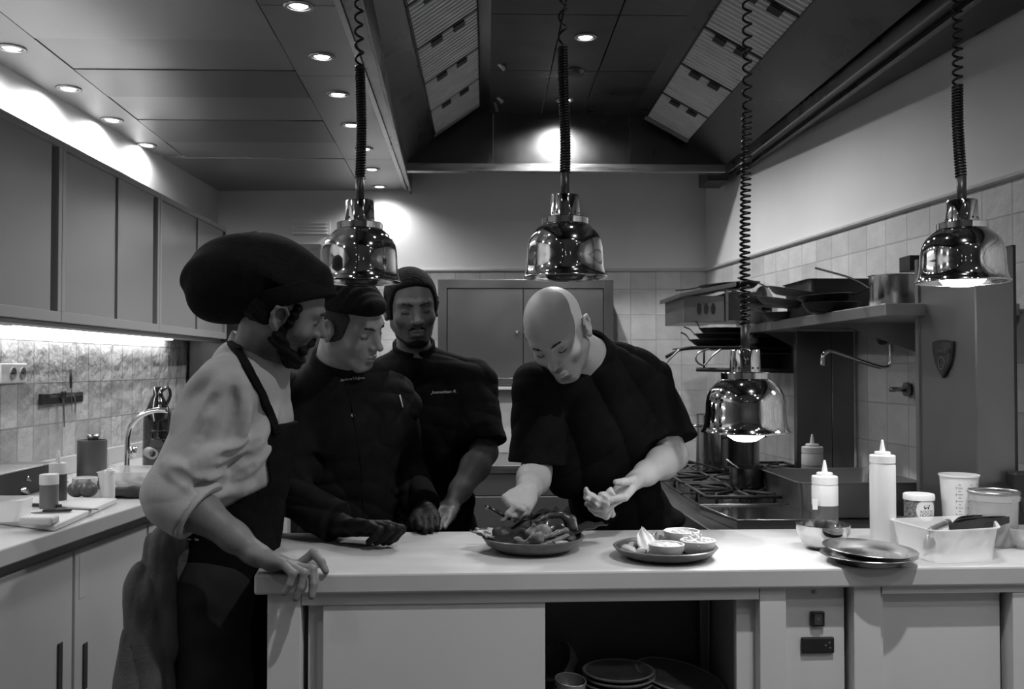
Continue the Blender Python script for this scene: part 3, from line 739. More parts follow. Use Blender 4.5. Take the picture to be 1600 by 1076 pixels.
# cabinet 3: recessed door panel and next post
c3 = cabinet('white cabinet with a deep recessed panel under the right end of the counter', e(1378), e(1800))
pbox(e(1378), e(1800), V0, V0+0.03, zat(927, 1450, V0), zt, 'top_rail', PW, c3)
pbox(e(1378), e(1574), V0+0.032, V0+0.05, 0.0, zat(927, 1450, V0)-0.001+0.0, 'door', PW, c3)
pbox(e(1378), e(1383), V0+0.012, V0+0.031, 0.0, zat(927, 1450, V0)-0.001, 'edge_strip', PW, c3)
pbox(e(1582), e(1640), V0, V0+0.05, 0.0, zat(927, 1450, V0)-0.001, 'post', PW, c3)
pbox(e(1641), e(1800), V0+0.012, V0+0.031, 0.0, zat(927, 1450, V0)-0.001, 'door', PW, c3)
pbox(e(1378), e(1800), V0+0.075, DEP-0.03, 0.0, zt-0.002, 'body', PW, c3)
# ---- crockery on the open shelf
CER = M('speckled_ceramic', 0.42, 0.4, noise=0.12, nscale=90, bump=0.1)
CERD = M('speckled_ceramic_glaze', 0.22, 0.25, noise=0.2, nscale=60)
def bowl_thing(name, label, cat, c, r, h, group, mat=CER, tilt=None, inner=CERD, th=0.005, n=44, wob=0.0):
    c = Vector(c); t = thing(name, label, cat, c, 0, group)
    R = Matrix.Identity(4) if tilt is None else tilt.to_4x4()
    T = Matrix.Translation(c) @ R
    out = [(0,0),(r*0.45,0),(r*0.5,0.003),(r*0.78,h*0.28),(r*0.95,h*0.66),(r,h)]
    inn = [(r-th*0.5,h+0.001),(r-th,h),(r*0.95-th,h*0.66),(r*0.76-th,h*0.30+th*0.5),(r*0.5,th),(0,th)]
    MB().lathe(out+inn[:2], (0,0,0), n).xf(T).build('outer_wall', mat, t, auto=0.7)
    MB().lathe(inn[1:], (0,0,0), n).xf(T).build('inner_glaze', inner, t, auto=0.7)
    return t
def plate_thing(name, label, cat, c, r, h, group, mat=CER, top=CERD, tilt=None, th=0.006, n=64, parts=True, prof=None):
    c = Vector(c); t = thing(name, label, cat, c, 0, group)
    T = Matrix.Translation(c) @ (Matrix.Identity(4) if tilt is None else tilt.to_4x4())
    out = [(0,0),(r*0.6,0),(r*0.68,0.002),(r*0.9,h*0.45),(r,h)]
    inn = [(r-0.003,h+0.002),(r-0.008,h),(r*0.88,h*0.45+th),(r*0.66,th),(0,th)]
    MB().lathe(out+inn[:2], (0,0,0), n).xf(T).build('underside', mat, t, auto=0.7)
    MB().lathe(inn[1:], (0,0,0), n).xf(T).build('top_glaze', top, t, auto=0.7)
    return t
def rt(ax, ay, az=0): return Euler((ax, ay, az)).to_matrix()
def on(px, py, z): return PZ(px, py, z)
# positions by bottom-front pixel; stacks rise to the seen height
cb = uat(889, 0.14)
for k in range(4):
    z = 0.5 + 0.0 + 0.0
base = Vector(pw(cb, 0.14, 0)); zb = CZ + ray(889, 1068)[2]*base.y/ray(889,1068)[1] - 0.0
names = ['topmost', 'second from the top', 'third from the top', 'fourth from the top']
for k in range(4):
    zk = zb - k*0.018 - 0.022
    bowl_thing('bowl', 'small pale speckled bowl in the stack on the open shelf, %s' % names[k], 'bowl', (base.x+0.001*(k%2), base.y, zk), 0.037-0.0003*k, 0.034, 'small speckled bowls stacked on the open shelf', tilt=rt(0.12 if k == 0 else 0.0, 0.10 if k == 0 else 0.0), th=0.003)
zlow = zb - 3*0.018-0.022
# riser the bowls stand on: more bowls down to the shelf are hidden below the frame
k = 4
while zlow - 0.018 > ZSH:
    zlow -= 0.018
    bowl_thing('bowl', 'small pale speckled bowl low in the stack on the open shelf', 'bowl', (base.x, base.y, zlow), 0.036, 0.034, 'small speckled bowls stacked on the open shelf', th=0.003); k += 1
    if k > 12: break
pc = Vector(pw(uat(966, 0.24), 0.24, 0)); zpx = CZ + ray(966, 1046)[2]*pc.y/ray(966,1046)[1]
i = 0; z = zpx-0.012
while z > ZSH-0.001:
    nm = ['topmost', 'second from the top', 'third from the top'][i] if i < 3 else 'low in the pile'
    plate_thing('plate', 'wide grey speckled plate in the straight pile on the open shelf, %s' % nm, 'plate', (pc.x+0.002*math.sin(i*2.1), pc.y, z), 0.088, 0.012, 'grey plates piled on the open shelf')
    z -= 0.0125; i += 1
pc2 = Vector(pw(uat(1062, 0.25), 0.27, 0)); z2 = CZ + ray(1062, 1052)[2]*pc2.y/ray(1062,1052)[1]
for k, nm in enumerate(['upper', 'middle', 'lower']):
    plate_thing('plate', 'dark plate leaning right of the pile on the open shelf, %s one of three' % nm, 'plate', (pc2.x+0.004*k, pc2.y, z2-0.016-0.013*k), 0.112, 0.012, 'dark plates leaning on the open shelf', tilt=rt(0.06, 0.20, 0))
for k in range(4):
    plate_thing('plate', 'dark plate low under the leaning plates on the open shelf', 'plate', (pc2.x-0.004*k, pc2.y, z2-0.075-0.0135*k), 0.10-0.002*k, 0.012, 'dark plates leaning on the open shelf')
bk = Vector(pw(uat(905, 0.30), 0.36, 0)); zk = CZ + ray(900, 1025)[2]*bk.y/ray(900,1025)[1]
bowl_thing('bowl', 'larger dark bowl lying on its side behind the small bowl stack', 'bowl', (bk.x-0.02, bk.y, zk-0.03), 0.055, 0.055, None, mat=CERD, tilt=rt(0.5, -0.9))
# ---- heat lamps
def heat_lamp(px, py_top, py_rim, wpx, Y, label, loose_to, tight_to, lit, zceil, seed, slack=0.006, side=0.0):
    c = PY(px, py_rim, Y); R = wpx/2/F*Y; H = (py_rim-py_top)/F*Y
    S = R/0.5                                         # profile in units of the rim diameter
    t = thing('heat_lamp', label, 'heat lamp', (c[0], c[1], c[2]), 0, 'chrome heat lamps over the counter')
    C = Vector((c[0], c[1], c[2]))
    h = H/1.0
    prof = [(0.5,0.0),(0.5,0.015),(0.485,0.03),(0.468,0.07),(0.455,0.14),(0.448,0.24),(0.444,0.36),(0.43,0.44),(0.395,0.52),(0.34,0.585),(0.29,0.63),(0.26,0.65)]
    sh = [(r*S, z*H) for r, z in prof]
    inn = [(r-0.003, z-0.001) for r, z in reversed(sh[:-1])] + [(0.497*S, 0.0)]
    shade = MB().lathe(sh + [(0.12*S, sh[-1][1])], C, 64).build('shade', CHROME, t, auto=0.9)
    MB().lathe([(0.12*S, sh[-1][1]-0.004)] + inn, C, 64).build('reflector', M('lamp_inner', 0.75, 0.2, 1.0), t, auto=0.9)
    z1 = 0.645*H; MB().lathe([(0.272*S,z1),(0.275*S,z1+0.07*H),(0.262*S,z1+0.08*H),(0.17*S,z1+0.085*H)], C, 48).build('collar', CHROME, t, auto=0.6)
    z2 = z1+0.085*H
    nk = MB().lathe([(0.176*S,z2-0.01),(0.168*S,H-0.004),(0.16*S,H),(0.04*S,H)], C, 48).build('neck', CHROME, t, auto=0.6)
    for k in range(14):
        a = 2*PI*k/14; d = Vector((math.cos(a), math.sin(a), 0))
        MB().cyl(C+d*(0.165*S)+Vector((0,0,z2+0.045*H)), C+d*(0.1765*S)+Vector((0,0,z2+0.045*H)), 0.0028, n=10).build('vent_hole', BLACKP, nk)
    # bulb
    bd_ = 0.12 if py_rim > 600 else 0.055
    bl = M('heat_bulb_on', 0.9, 0.3, emis=30.0) if lit else M('heat_bulb_off', 0.05, 0.15, 0.0)
    MB().lathe([(0, -bd_*H), (0.12*S, -bd_*.85*H), (0.20*S, -bd_*.4*H), (0.24*S, 0.03*H), (0.22*S, 0.10*H), (0.10*S, 0.35*H), (0.06*S, 0.5*H)], C, 40).build('bulb', bl, t, smooth=True)
    if lit:
        l = bpy.data.lights.new('heat_bulb_light', 'SPOT'); l.energy = W_HEAT; l.spot_size = math.radians(128); l.spot_blend = 0.6; l.shadow_soft_size = 0.035
        o = bpy.data.objects.new('heat_bulb_light', l); COL.objects.link(o); o.parent = t; o.location = (0, 0, -0.07*H-0.005)
    # cord: sleeve, tight coil, loose coil
    rs = random.Random(seed); zt_ = c[2]+H
    sl = MB().cyl(C+Vector((0,0,H-0.01)), C+Vector((0.0,0,H+0.062)), 0.0105, 0.0105, 16).build('cord_sleeve', BLACKP, t, smooth=True)
    z0 = zt_+0.055; zt1 = PY(px, tight_to, Y)[2]
    def centre(z):
        q = z-z0; return Vector((C.x + side*q + slack*math.sin(q*9+seed)*min(1,q*8), C.y + slack*0.5*math.sin(q*7+seed*2), z))
    pts = []; ang = 0; z = z0; rc = 0.0105
    while z < zceil:
        k = 1 if z < zt1 else 0
        pit = loose_to[0] if k else loose_to[1]
        rr = rc if k else rc*0.95
        nst = 14
        for _ in range(nst):
            cc = centre(z); pts.append(cc + Vector((rr*math.cos(ang), rr*math.sin(ang), 0))); ang += 2*PI/nst; z += pit/nst
            if z >= zceil: break
    MB().tube(pts, 0.0031, 6).build('coiled_cord', M('cord_black', 0.006, 0.4, spec=0.25), t, smooth=True)
    MB().cyl(centre(zceil-0.02), centre(zceil)+Vector((0,0,0.015)), 0.03, 0.035, 20).build('ceiling_rose', STEELD, t, smooth=False)
    return t
zh = T0[1]
heat_lamp(562, 313, 441, 130, 2.37, 'chrome heat lamp with bulb off, leftmost, hanging over the young chef', (0.0066, 0.0345), 105, False, ZC+0.21, 1, 0.004)
heat_lamp(883, 304, 434, 133, 2.30, 'chrome heat lamp with bulb off, hanging beside the bald chef', (0.0066, 0.050), 78, False, zh, 2, 0.004, side=-0.004)
heat_lamp(1165, 545, 675, 138, 2.26, 'chrome lit heat lamp hanging lowest on a long stretched cord', (0.0135, 0.030), 175, True, ZC+0.33, 3, 0.0015, side=0.012)
heat_lamp(1504, 311, 441, 141, 2.22, 'chrome lit heat lamp high at the right in front of the tiles', (0.0070, 0.022), 135, True, ZC+0.0, 4, 0.004, side=-0.028)
# ================================================================== RIGHT AND BACK: range, pillars, shelf, back counter
ZR = 0.90
RX0 = PZ(1107, 827, ZR)[0]; RY0 = PZ(1107, 827, ZR)[1]; RY1 = 4.75
rng = thing('cooking_range', 'long steel cooking range with black burners behind the counter at the right', 'range', (1.0, 3.6, 0))
ra, rb = wx_r(RY0)-0.012, wx_r(RY1)-0.012
RXB = RX0-0.06
MB().prism([(RX0, RY0), (ra, RY0), (rb, RY1), (RXB, RY1)], ZR-0.05, ZR).build('top', M('range_top', 0.12, 0.34, 1.0, noise=0.12, nscale=4, rnoise=0.08), rng, bevel=0.004)
MB().prism([(RX0+0.03, RY0+0.03), (ra-0.01, RY0+0.03), (rb-0.01, RY1), (RXB+0.03, RY1)], 0.08, ZR-0.051).build('body', STEELD, rng, bevel=0.003)
MB().prism([(RX0+0.08, RY0+0.08), (ra-0.05, RY0+0.08), (rb-0.05, RY1), (RXB+0.08, RY1)], 0.0, 0.08).build('plinth', DARK, rng)
MB().tube([(RX0-0.04, RY0+0.15, ZR-0.12), (RXB-0.04, RY1-0.3, ZR-0.12)], 0.012, 12).build('rail', STEEL, rng, smooth=True)
for k in range(6):
    y = RY0+0.25+k*0.27; x = RX0+(RXB-RX0)*(y-RY0)/(RY1-RY0)
    MB().cyl((x+0.03, y, ZR-0.2), (x-0.02, y, ZR-0.2), 0.024, 0.02, 20).build('knob', BLACKP, rng, bevel=0.002)
# mirror-black hotplate, raised rim
h1, h2, h3, h4 = PZ(1152, 813, ZR+0.03), PZ(1296, 812, ZR+0.03), PZ(1243, 787, ZR+0.03), PZ(1094, 789, ZR+0.03)
MB().prism([p[:2] for p in (h1, h2, h3, h4)], ZR+0.0005, ZR+0.03).build('hotplate', M('hotplate_black', 0.035, 0.05, 0.0, spec=0.9, coat=0.6), rng, bevel=0.002)
for a, b in ((h1,h2),(h1,h4),(h4,h3)):
    MB().tube([(a[0],a[1],ZR+0.031), (b[0],b[1],ZR+0.031)], 0.0022, 8).build('rim', STEEL, rng, smooth=True)
# burner wells with grates
def q4(pxs, z): return [PZ(a, b, z)[:2] for a, b in pxs]
def burner(x0, x1, y0, y1):
    MB().box((x0, y0, ZR+0.0006), (x1, y1, ZR+0.006)).build('burner_tray', M('tray_black', 0.02, 0.3, noise=0.3), rng, bevel=0.002)
    cx, cy = (x0+x1)/2, (y0+y1)/2
    b = MB().lathe([(0,0.03),(0.028,0.03),(0.032,0.024),(0.04,0.018),(0.045,0.006)], (cx, cy, ZR), 28).build('burner', IRON, rng, smooth=True)
    g = MB(); z = ZR+0.044
    for a, c, d, e_ in ((x0+.01,y0+.01,x1-.01,y0+.01),(x0+.01,y1-.01,x1-.01,y1-.01),(x0+.01,y0+.01,x0+.01,y1-.01),(x1-.01,y0+.01,x1-.01,y1-.01)):
        g.tube([(a,c,z),(d,e_,z)], 0.006, 8)
    for dx, dy in ((1,0),(-1,0),(0,1),(0,-1),(.7,.7),(-.7,.7),(.7,-.7),(-.7,-.7)):
        ex, ey = cx+dx*(x1-x0)*0.46*(1 if abs(dx)==1 or dy==0 else 1), cy+dy*(y1-y0)*0.46
        g.tube([(cx+dx*0.03, cy+dy*0.03, z), (ex, ey, z+0.002), (ex, ey, ZR+0.006)], 0.006, 8)
    g.build('grate', IRON, rng, smooth=True)
bx0 = PZ(1075, 780, ZR)[0]
for j in range(3):
    for i in range(2):
        x0 = bx0 + i*0.33 + 0.0; y0 = 3.22+j*0.40
        burner(x0, x0+0.31, y0, y0+0.37)
o = MB()
# steel ledge separating the burners and pans
# ---- pots
POT = M('pot_steel', 0.45, 0.22, 1.0, noise=0.1, nscale=5, stretch=(1,1,8), rnoise=0.06)
def pot(name, label, cat, c, r, h, handle=None, mat=POT, group=None, flare=1.0, lip=0.003, hl=0.14, hz=0.9, hrise=0.05, ears=False):
    c = Vector(c); t = thing(name, label, cat, c, 0, group); th = 0.002
    MB().lathe([(0,0),(r*0.94,0),(r,0.006),(r*flare,h-0.003),(r*flare+lip,h),(r*flare-th,h),(r-th,0.008),(0,0.004)], c, 48).build('body', mat, t, auto=0.7)
    if handle is not None:
        d = Vector((math.cos(handle), math.sin(handle), 0)); s = d.cross(Vector((0,0,1)))
        p = [c+d*(r*flare-0.002)+Vector((0,0,h*hz)), c+d*(r*flare+hl*0.35)+Vector((0,0,h*hz+hrise*0.5)), c+d*(r*flare+hl)+Vector((0,0,h*hz+hrise))]
        m = MB(); P = smooth_path(p, 6); vs = []
        for i, q in enumerate(P):
            wv = 0.007+0.004*i/len(P)
            vs += [q-s*wv-Vector((0,0,.0025)), q+s*wv-Vector((0,0,.0025)), q+s*wv+Vector((0,0,.0025)), q-s*wv+Vector((0,0,.0025))]
        n = len(P); m.add(vs, [(0,1,2,3),(4*n-4,4*n-3,4*n-2,4*n-1)] + [(4*i+k,4*i+(k+1)%4,4*i+4+(k+1)%4,4*i+4+k) for i in range(n-1) for k in range(4)])
        m.build('handle', mat, t, bevel=0.001)
    if ears:
        for sgn in (1,-1):
            d = Vector((math.cos(0.3), math.sin(0.3), 0))*sgn; s = d.cross(Vector((0,0,1)))
            b = c+Vector((0,0,h*0.8))
            MB().tube(smooth_path([b+d*r-s*0.035, b+d*(r+0.03)-s*0.03, b+d*(r+0.03)+s*0.03, b+d*r+s*0.035]), 0.004, 8).build('handle', mat, t, smooth=True)
    return t
ZG = ZR+0.05
y = 3.45; p = PY(1168, 765, y)
pot('saucepan', 'small dark saucepan with a long thin handle on the burners', 'saucepan', (p[0], y, ZG), 0.064, 0.073, handle=2.6, hl=0.17, hz=0.55, hrise=0.045, mat=M('pot_dark', 0.16, 0.25, 1.0, noise=0.2))
sp = PY(1146, 735, 3.45)
t = thing('spoon', 'thin spoon handle sticking out of the small saucepan', 'spoon', (p[0], y, ZG+0.01))
MB().tube([(p[0]+0.03, y, ZG+0.02), (PY(1137,718,y)[0], y+0.02, PY(1137,718,y)[2])], 0.003, 8).build('handle', STEEL, t, smooth=True)
MB().lathe([(0,-0.004),(0.018,0.0),(0.02,0.003),(0,0.0)], (p[0]+0.03, y, ZG+0.018), 16).build('bowl', STEEL, t, smooth=True)
y = 4.0; p = PY(1108, 745, y)
pot('stock_pot', 'tall shiny steel pot standing behind the bald chef\'s arm', 'pot', (p[0], y, ZG), 0.053, 0.235, ears=True)
y = 4.12; p = PY(1155, 730, y)
pot('casserole_pot', 'wide dark pot behind the small saucepan on the burners', 'pot', (p[0], y, ZG), 0.085, 0.165, ears=True, mat=M('pot_dark', 0.16, 0.25, 1.0, noise=0.2))
# gastronorm pan on the range
def gn_pan(name, label, cat, poly, z0, z1, mat, flange=0.012, th=0.003, taper=0.94):
    P = [Vector((p[0], p[1], 0)) for p in poly]; c = sum(P, Vector())/len(P); n = len(P)
    t = thing(name, label, cat, (c.x, c.y, z0)); m = MB()
    def ring(s, z, off=0):
        # rounded rectangle through the poly scaled about its centre
        out = []
        for i in range(n):
            a, b, d = P[i-1], P[i], P[(i+1) % n]
            cr = 0.025; e1 = (a-b).normalized(); e2 = (d-b).normalized()
            for k in range(5):
                u = k/4; q = b+e1*cr*(1-u)**2 + e2*cr*u**2
                v = (q-c); v = v*s + v.normalized()*off
                out.append((c.x+v.x, c.y+v.y, z))
        return out
    R = [ring(taper-0.02, z0), ring(taper, z0+0.012), ring(1, z1-0.002), ring(1, z1-0.002, flange), ring(1, z1, flange), ring(1, z1), ring(1, z1, -th), ring(taper, z0+0.014, -th), ring(taper-0.02, z0+th, -th)]
    k = len(R[0]); vs = [v for r in R for v in r]
    fs = [(a*k+i, a*k+(i+1)%k, (a+1)*k+(i+1)%k, (a+1)*k+i) for a in range(len(R)-1) for i in range(k)]
    fs += [tuple(reversed(range(k))), tuple(range((len(R)-1)*k, len(R)*k))]
    m.add(vs, fs); m.build('body', mat, t, auto=0.7); return t
a = PZ(1247, 755, ZR+0.135); b = PZ(1412, 757, ZR+0.135); cpt = PZ(1395, 742, ZR+0.135); d = PZ(1232, 741, ZR+0.135)
A = PZ(1243, 757, ZR+0.12); 
gn_pan('steel_food_pan', 'deep rectangular steel food pan on the range behind the squeeze bottles', 'food pan', [(0.99,3.02),(1.38,3.02),(1.38,3.45),(0.985,3.42)], ZR+0.003, ZR+0.118, STEELD)
# dim bottle at the back of the range
def squeeze_bottle(label, c, r, h, fill=0.0, fillv=0.1, group='squeeze bottles', bodym=None, tipm=None, hr=0.69):
    c = Vector(c); t = thing('squeeze_bottle', label, 'squeeze bottle', c, 0, group)
    hb = h*hr; q_ = (1-hr)/0.34
    bm_ = bodym or M('squeeze_plastic', 0.72, 0.35, noise=0.03)
    if fill > 0:
        # translucent wall above, sauce below
        MB().lathe([(0,0),(r*0.93,0),(r,0.006),(r,hb*fill)], c, 40).build('sauce_part', M('sauce_%d' % int(fillv*100), fillv, 0.35), t, smooth=True)
        MB().lathe([(r,hb*fill),(r,hb*0.96),(r*0.92,hb)], c, 40).build('body', bm_, t, smooth=True)
    else:
        MB().lathe([(0,0),(r*0.93,0),(r,0.006),(r,hb*0.965),(r*0.92,hb)], c, 40).build('body', bm_, t, auto=0.8)
    cm = tipm or M('squeeze_cap', 0.80, 0.4)
    cp = MB().lathe([(r*0.80,hb-0.001),(r*0.99,hb),(r*0.99,hb+h*0.105*q_),(r*0.93,hb+h*0.115*q_),(r*0.62,hb+h*0.118*q_),(r*0.62,hb+h*0.155*q_),(r*0.56,hb+h*0.165*q_),(r*0.2,hb+h*0.17*q_)], c, 40).build('cap', cm, t, auto=0.6)
    MB().lathe([(r*0.24,hb+h*0.165*q_),(r*0.10,h*0.985),(r*0.07,h),(0,h)], c, 20).build('nozzle', cm, cp, smooth=True)
    return t
p = PY(1256, 752, 3.72)
squeeze_bottle('dim squeeze bottle standing at the back of the range by the steel panel', (p[0], 3.62, ZR+0.002), 0.040, 0.225, fill=0.72, fillv=0.22, bodym=M('squeeze_dim', 0.4, 0.4), tipm=M('squeeze_dim_cap', 0.45, 0.4))  # darker copies of the bottle plastics; the dimness is in the colour
# ---- steel panels / duct casings on the right
PANM = M('panel_steel', 0.17, 0.22, 1.0, noise=0.08, nscale=2.5, stretch=(1,1,0.4), rnoise=0.05)
t = thing('steel_side_panel', 'steel wall panel with a vertical seam facing the room beyond the food pan', 'panel', (1.35, 3.96, ZR))
x0, xm, x1 = PY(1245,600,3.95)[0], PY(1300,600,3.95)[0], wx_r(3.99)-0.006
MB().box((x0, 3.95, ZR+0.002), (xm-0.001, 3.99, CZ+0.145)).build('panel', PANM, t, bevel=0.002)
MB().box((xm+0.001, 3.952, ZR+0.002), (x1, 3.99, CZ+0.145)).build('panel', PANM, t, bevel=0.002)
t = thing('steel_pillar', 'steel pillar with a dark shield badge at the right end of the range', 'pillar', (1.35, 2.7, 0))
xa_ = 1.343; pa, pb = PX(1525, 600, xa_), PX(1434, 600, xa_)
YA, YB = pa[1], pb[1]; xb_ = PY(1586, 600, YA)[0]
zt_ = PY(1560, 384, YA)[2]
bxp = MB().box((xa_, YA, 0.0), (xb_, YB, zt_)).build('casing', M('pillar_steel', 0.27, 0.38, 1.0, noise=0.1, nscale=3, rnoise=0.06), t, bevel=0.004)
MB().box((xb_+0.001, YA+0.01, 0.0), (xb_+0.012, YB, zt_+0.004)).build('edge_seal', BLACKP, t)
MB().box((xa_-0.006, YB-0.02, ZR), (xa_+0.02, YB+0.001, zt_)).build('edge_strip', STEELD, t)
# badge: shield
def shield(cx, cy, w_, h_, n=9):
    pts = []
    for i in range(n+1):
        u = -1+2*i/n; pts.append((u*w_*0.5, h_*0.5*(1-0.10*u*u)-0.002))
    for i in range(1, 9):
        u = i/9; pts.append((w_*0.5*(1-u**2.4), h_*0.40 - h_*0.9*u))
    pts.append((0, -h_*0.5))
    for i in range(8, 0, -1):
        u = i/9; pts.append((-w_*0.5*(1-u**2.4), h_*0.40 - h_*0.9*u))
    return pts
bc = PX(1476, 560, xa_); dY = (PX(1461,560,xa_)[1]-PX(1493,560,xa_)[1]); hh = 62/F*bc[1]
pts = shield(0, 0, dY, hh)
def shp(sc_, x, thk):
    m = MB(); n = len(pts)
    vs = [(x, bc[1]-u*sc_, bc[2]+v*sc_) for u, v in pts] + [(x-thk, bc[1]-u*sc_, bc[2]+v*sc_) for u, v in pts]
    return m.add(vs, [tuple(range(n)), tuple(range(n,2*n))] + [(i,(i+1)%n,n+(i+1)%n,n+i) for i in range(n)])
bd = shp(1.0, xa_-0.0005, 0.007).build('badge', M('badge_dark', 0.035, 0.3, 0.6), t, bevel=0.0015)
shp(0.86, xa_-0.0075, 0.001).build('badge_field', M('badge_field', 0.055, 0.4, 0.5), bd)
MB().box((xa_-0.0105, bc[1]-dY*0.40, bc[2]+hh*0.13), (xa_-0.0085, bc[1]+dY*0.40, bc[2]+hh*0.24)).build('badge_band', M('badge_band', 0.03, 0.4, 0.4), bd)
put_text('badge_text', 'CHARVET', 0.0165, (xa_-0.0108, bc[1], bc[2]+hh*0.185), (0,-1,0), (0,0,1), M('badge_letters', 0.22, 0.35, 0.8), bd, ext=0.0005)
MB().lathe([(0.016,0),(0.020,0.0),(0.020,0.002),(0.016,0.002)], (0,0,0), 24, close=True).xf(Matrix.Translation((xa_-0.0087, bc[1], bc[2]-hh*0.12)) @ Matrix.Rotation(-PI/2,4,'Y')).build('badge_ring', M('badge_letters', 0.22, 0.35, 0.8), bd)
put_text('badge_mark', 'C', 0.024, (xa_-0.0095, bc[1], bc[2]-hh*0.12), (0,-1,0), (0,0,1), M('badge_letters', 0.22, 0.35, 0.8), bd, ext=0.0005)
# dark doorway strip / small bracket by the far lamp
bp_ = PY(1442, 412, 3.6)
t = thing('junction_box', 'small dark box on the tiles half hidden by the right lamp', 'box', (wx_r(3.0)-0.03, 3.0, CZ+0.3))
bq = PX(1442, 411, wx_r(3.1)-0.03)
MB().box((wx_r(bq[1])-0.06, bq[1]-0.04, bq[2]-0.03), (wx_r(bq[1]+0.05)-0.002, bq[1]+0.05, bq[2]+0.025)).build('casing', IRON, t, bevel=0.002)
# ---- shelf with pans
SX = 1.218; SY0 = 2.9; SY1 = 4.75; SZ0, SZ1 = CZ+0.154, CZ+0.193
t = thing('pan_shelf', 'thick steel shelf along the right wall carrying pans and a pot', 'shelf', (1.35, 3.8, SZ0))
MB().prism([(SX, SY0), (wx_r(SY0)-0.006, SY0), (wx_r(SY1)-0.006, SY1), (SX, SY1)], SZ0, SZ1).build('board', M('shelf_steel', 0.34, 0.45, 1.0, noise=0.1, nscale=4, rnoise=0.05), t, bevel=0.003)
for yy in (3.4, 4.3):
    m = MB(); w2 = wx_r(yy)-0.008
    m.add([(SX+0.04,yy,SZ0-0.001),(w2,yy,SZ0-0.001),(w2,yy,SZ0-0.12),(SX+0.04,yy+0.004,SZ0-0.001),(w2,yy+0.004,SZ0-0.001),(w2,yy+0.004,SZ0-0.12)], [(0,1,2),(3,4,5),(0,1,4,3),(1,2,5,4),(2,0,3,5)])
    m.build('bracket', STEELD, t)
zs = SZ1+0.001
y = 3.12; p = PY(1394, 470, y)
pot('saucepan', 'shiny deep saucepan at the near end of the shelf, handle pointing up left', 'saucepan', (p[0]+0.004, y, zs), 0.0765, 0.104, handle=PI*0.93, hl=0.17, hz=0.62, hrise=0.07)
PAN = M('pan_black', 0.035, 0.35, 0.4, noise=0.3, nscale=12)
PANA = M('pan_aluminium', 0.22, 0.35, 1.0, noise=0.2, nscale=8)
def fry_pan(label, c, r, h, ang, tilt=None, mat=PAN, hl=0.2, hr=0.04, group='frying pans piled on the shelf', inner=None, name='frying_pan'):
    c = Vector(c); t = thing(name, label, 'pan', c, 0, group)
    T = Matrix.Translation(c) @ (tilt.to_4x4() if tilt is not None else Matrix.Identity(4))
    MB().lathe([(0,0),(r*0.72,0),(r*0.8,0.005),(r,h),(r-0.003,h+0.001),(r*0.78,0.008),(0,0.004)], (0,0,0), 48).xf(T).build('body', mat, t, auto=0.7)
    d = Vector((math.cos(ang), math.sin(ang), 0)); s = Vector((-d.y, d.x, 0)); P = smooth_path([d*(r-0.004)+Vector((0,0,h*0.8)), d*(r+hl*0.4)+Vector((0,0,h*0.8+hr*0.7)), d*(r+hl)+Vector((0,0,h*0.8+hr))], 6)
    vs = []; n = len(P)
    for i, q in enumerate(P):
        wv = 0.006+0.005*i/n
        vs += [q-s*wv-Vector((0,0,.003)), q+s*wv-Vector((0,0,.003)), q+s*wv+Vector((0,0,.003)), q-s*wv+Vector((0,0,.003))]
    MB().add(vs, [(0,1,2,3),(4*n-4,4*n-3,4*n-2,4*n-1)] + [(4*i+k,4*i+(k+1)%4,4*i+4+(k+1)%4,4*i+4+k) for i in range(n-1) for k in range(4)]).xf(T).build('handle', mat, t, bevel=0.001)
    return t
def shp_(px, Y): return PY(px, 480, Y)[0]
# near row: dark pans between the pot and the far box
fry_pan('black frying pan at the bottom of the middle pile on the shelf', (shp_(1300,3.45), 3.46, zs), 0.105, 0.035, PI*0.42, group='frying pans piled on the shelf')
fry_pan('black frying pan second in the middle pile, handle to the pot', (shp_(1290,3.5), 3.50, zs+0.038), 0.10, 0.030, -0.25, tilt=rt(0.0,-0.06), hr=0.03, hl=0.17)
fry_pan('grey aluminium pan tilted on the middle pile with its rim shining', (shp_(1252,3.75), 3.76, zs+0.075), 0.135, 0.028, 2.75, tilt=rt(0.10,0.16), mat=PANA, hl=0.12, hr=0.02)
fry_pan('grey pan lying under the tilted aluminium pan', (shp_(1235,3.8), 3.86, zs+0.045), 0.125, 0.025, 3.0, tilt=rt(0.05,0.17), mat=PANA, hl=0.10, hr=0.01)
fry_pan('black pan at the bottom left of the tilted pans', (shp_(1240,3.95), 4.0, zs), 0.12, 0.03, 2.2, hl=0.12)
fry_pan('dark flat pan resting over the far steel box', (shp_(1140,4.97), 4.97, CZ+0.398), 0.16, 0.03, PI*0.98, tilt=rt(0.0,-0.06), hl=0.12, hr=-0.01)
fry_pan('black pan on top of the stack right of the coiled cord', (shp_(1195,4.2), 4.22, zs+0.075), 0.13, 0.03, 0.6, tilt=rt(0.02,0.12), hl=0.1)
t = thing('tray_box', 'dark lidded roasting tin behind the pans on the shelf', 'tin', (1.4, 3.6, zs))
a = [(shp_(1262,3.65), 3.62), (wx_r(3.62)-0.03, 3.62), (wx_r(3.95)-0.03, 3.95), (shp_(1262,3.65), 3.95)]
gp = gn_pan('roasting_tin', 'dark roasting tin behind the pans on the shelf', 'roasting tin', a, zs, zs+0.14, M('tin_dark', 0.08, 0.45, 0.9, noise=0.2))
bpy.data.objects.remove(t)
bowl_thing('mixing_bowl', 'pale bowl on the shelf behind the stretched cord', 'bowl', (shp_(1177,4.35), 4.30, zs), 0.062, 0.055, None, mat=M('bowl_grey', 0.30, 0.5, noise=0.1))
t = thing('wall_cabinet_steel', 'x', 'x')
bpy.data.objects.remove(t)
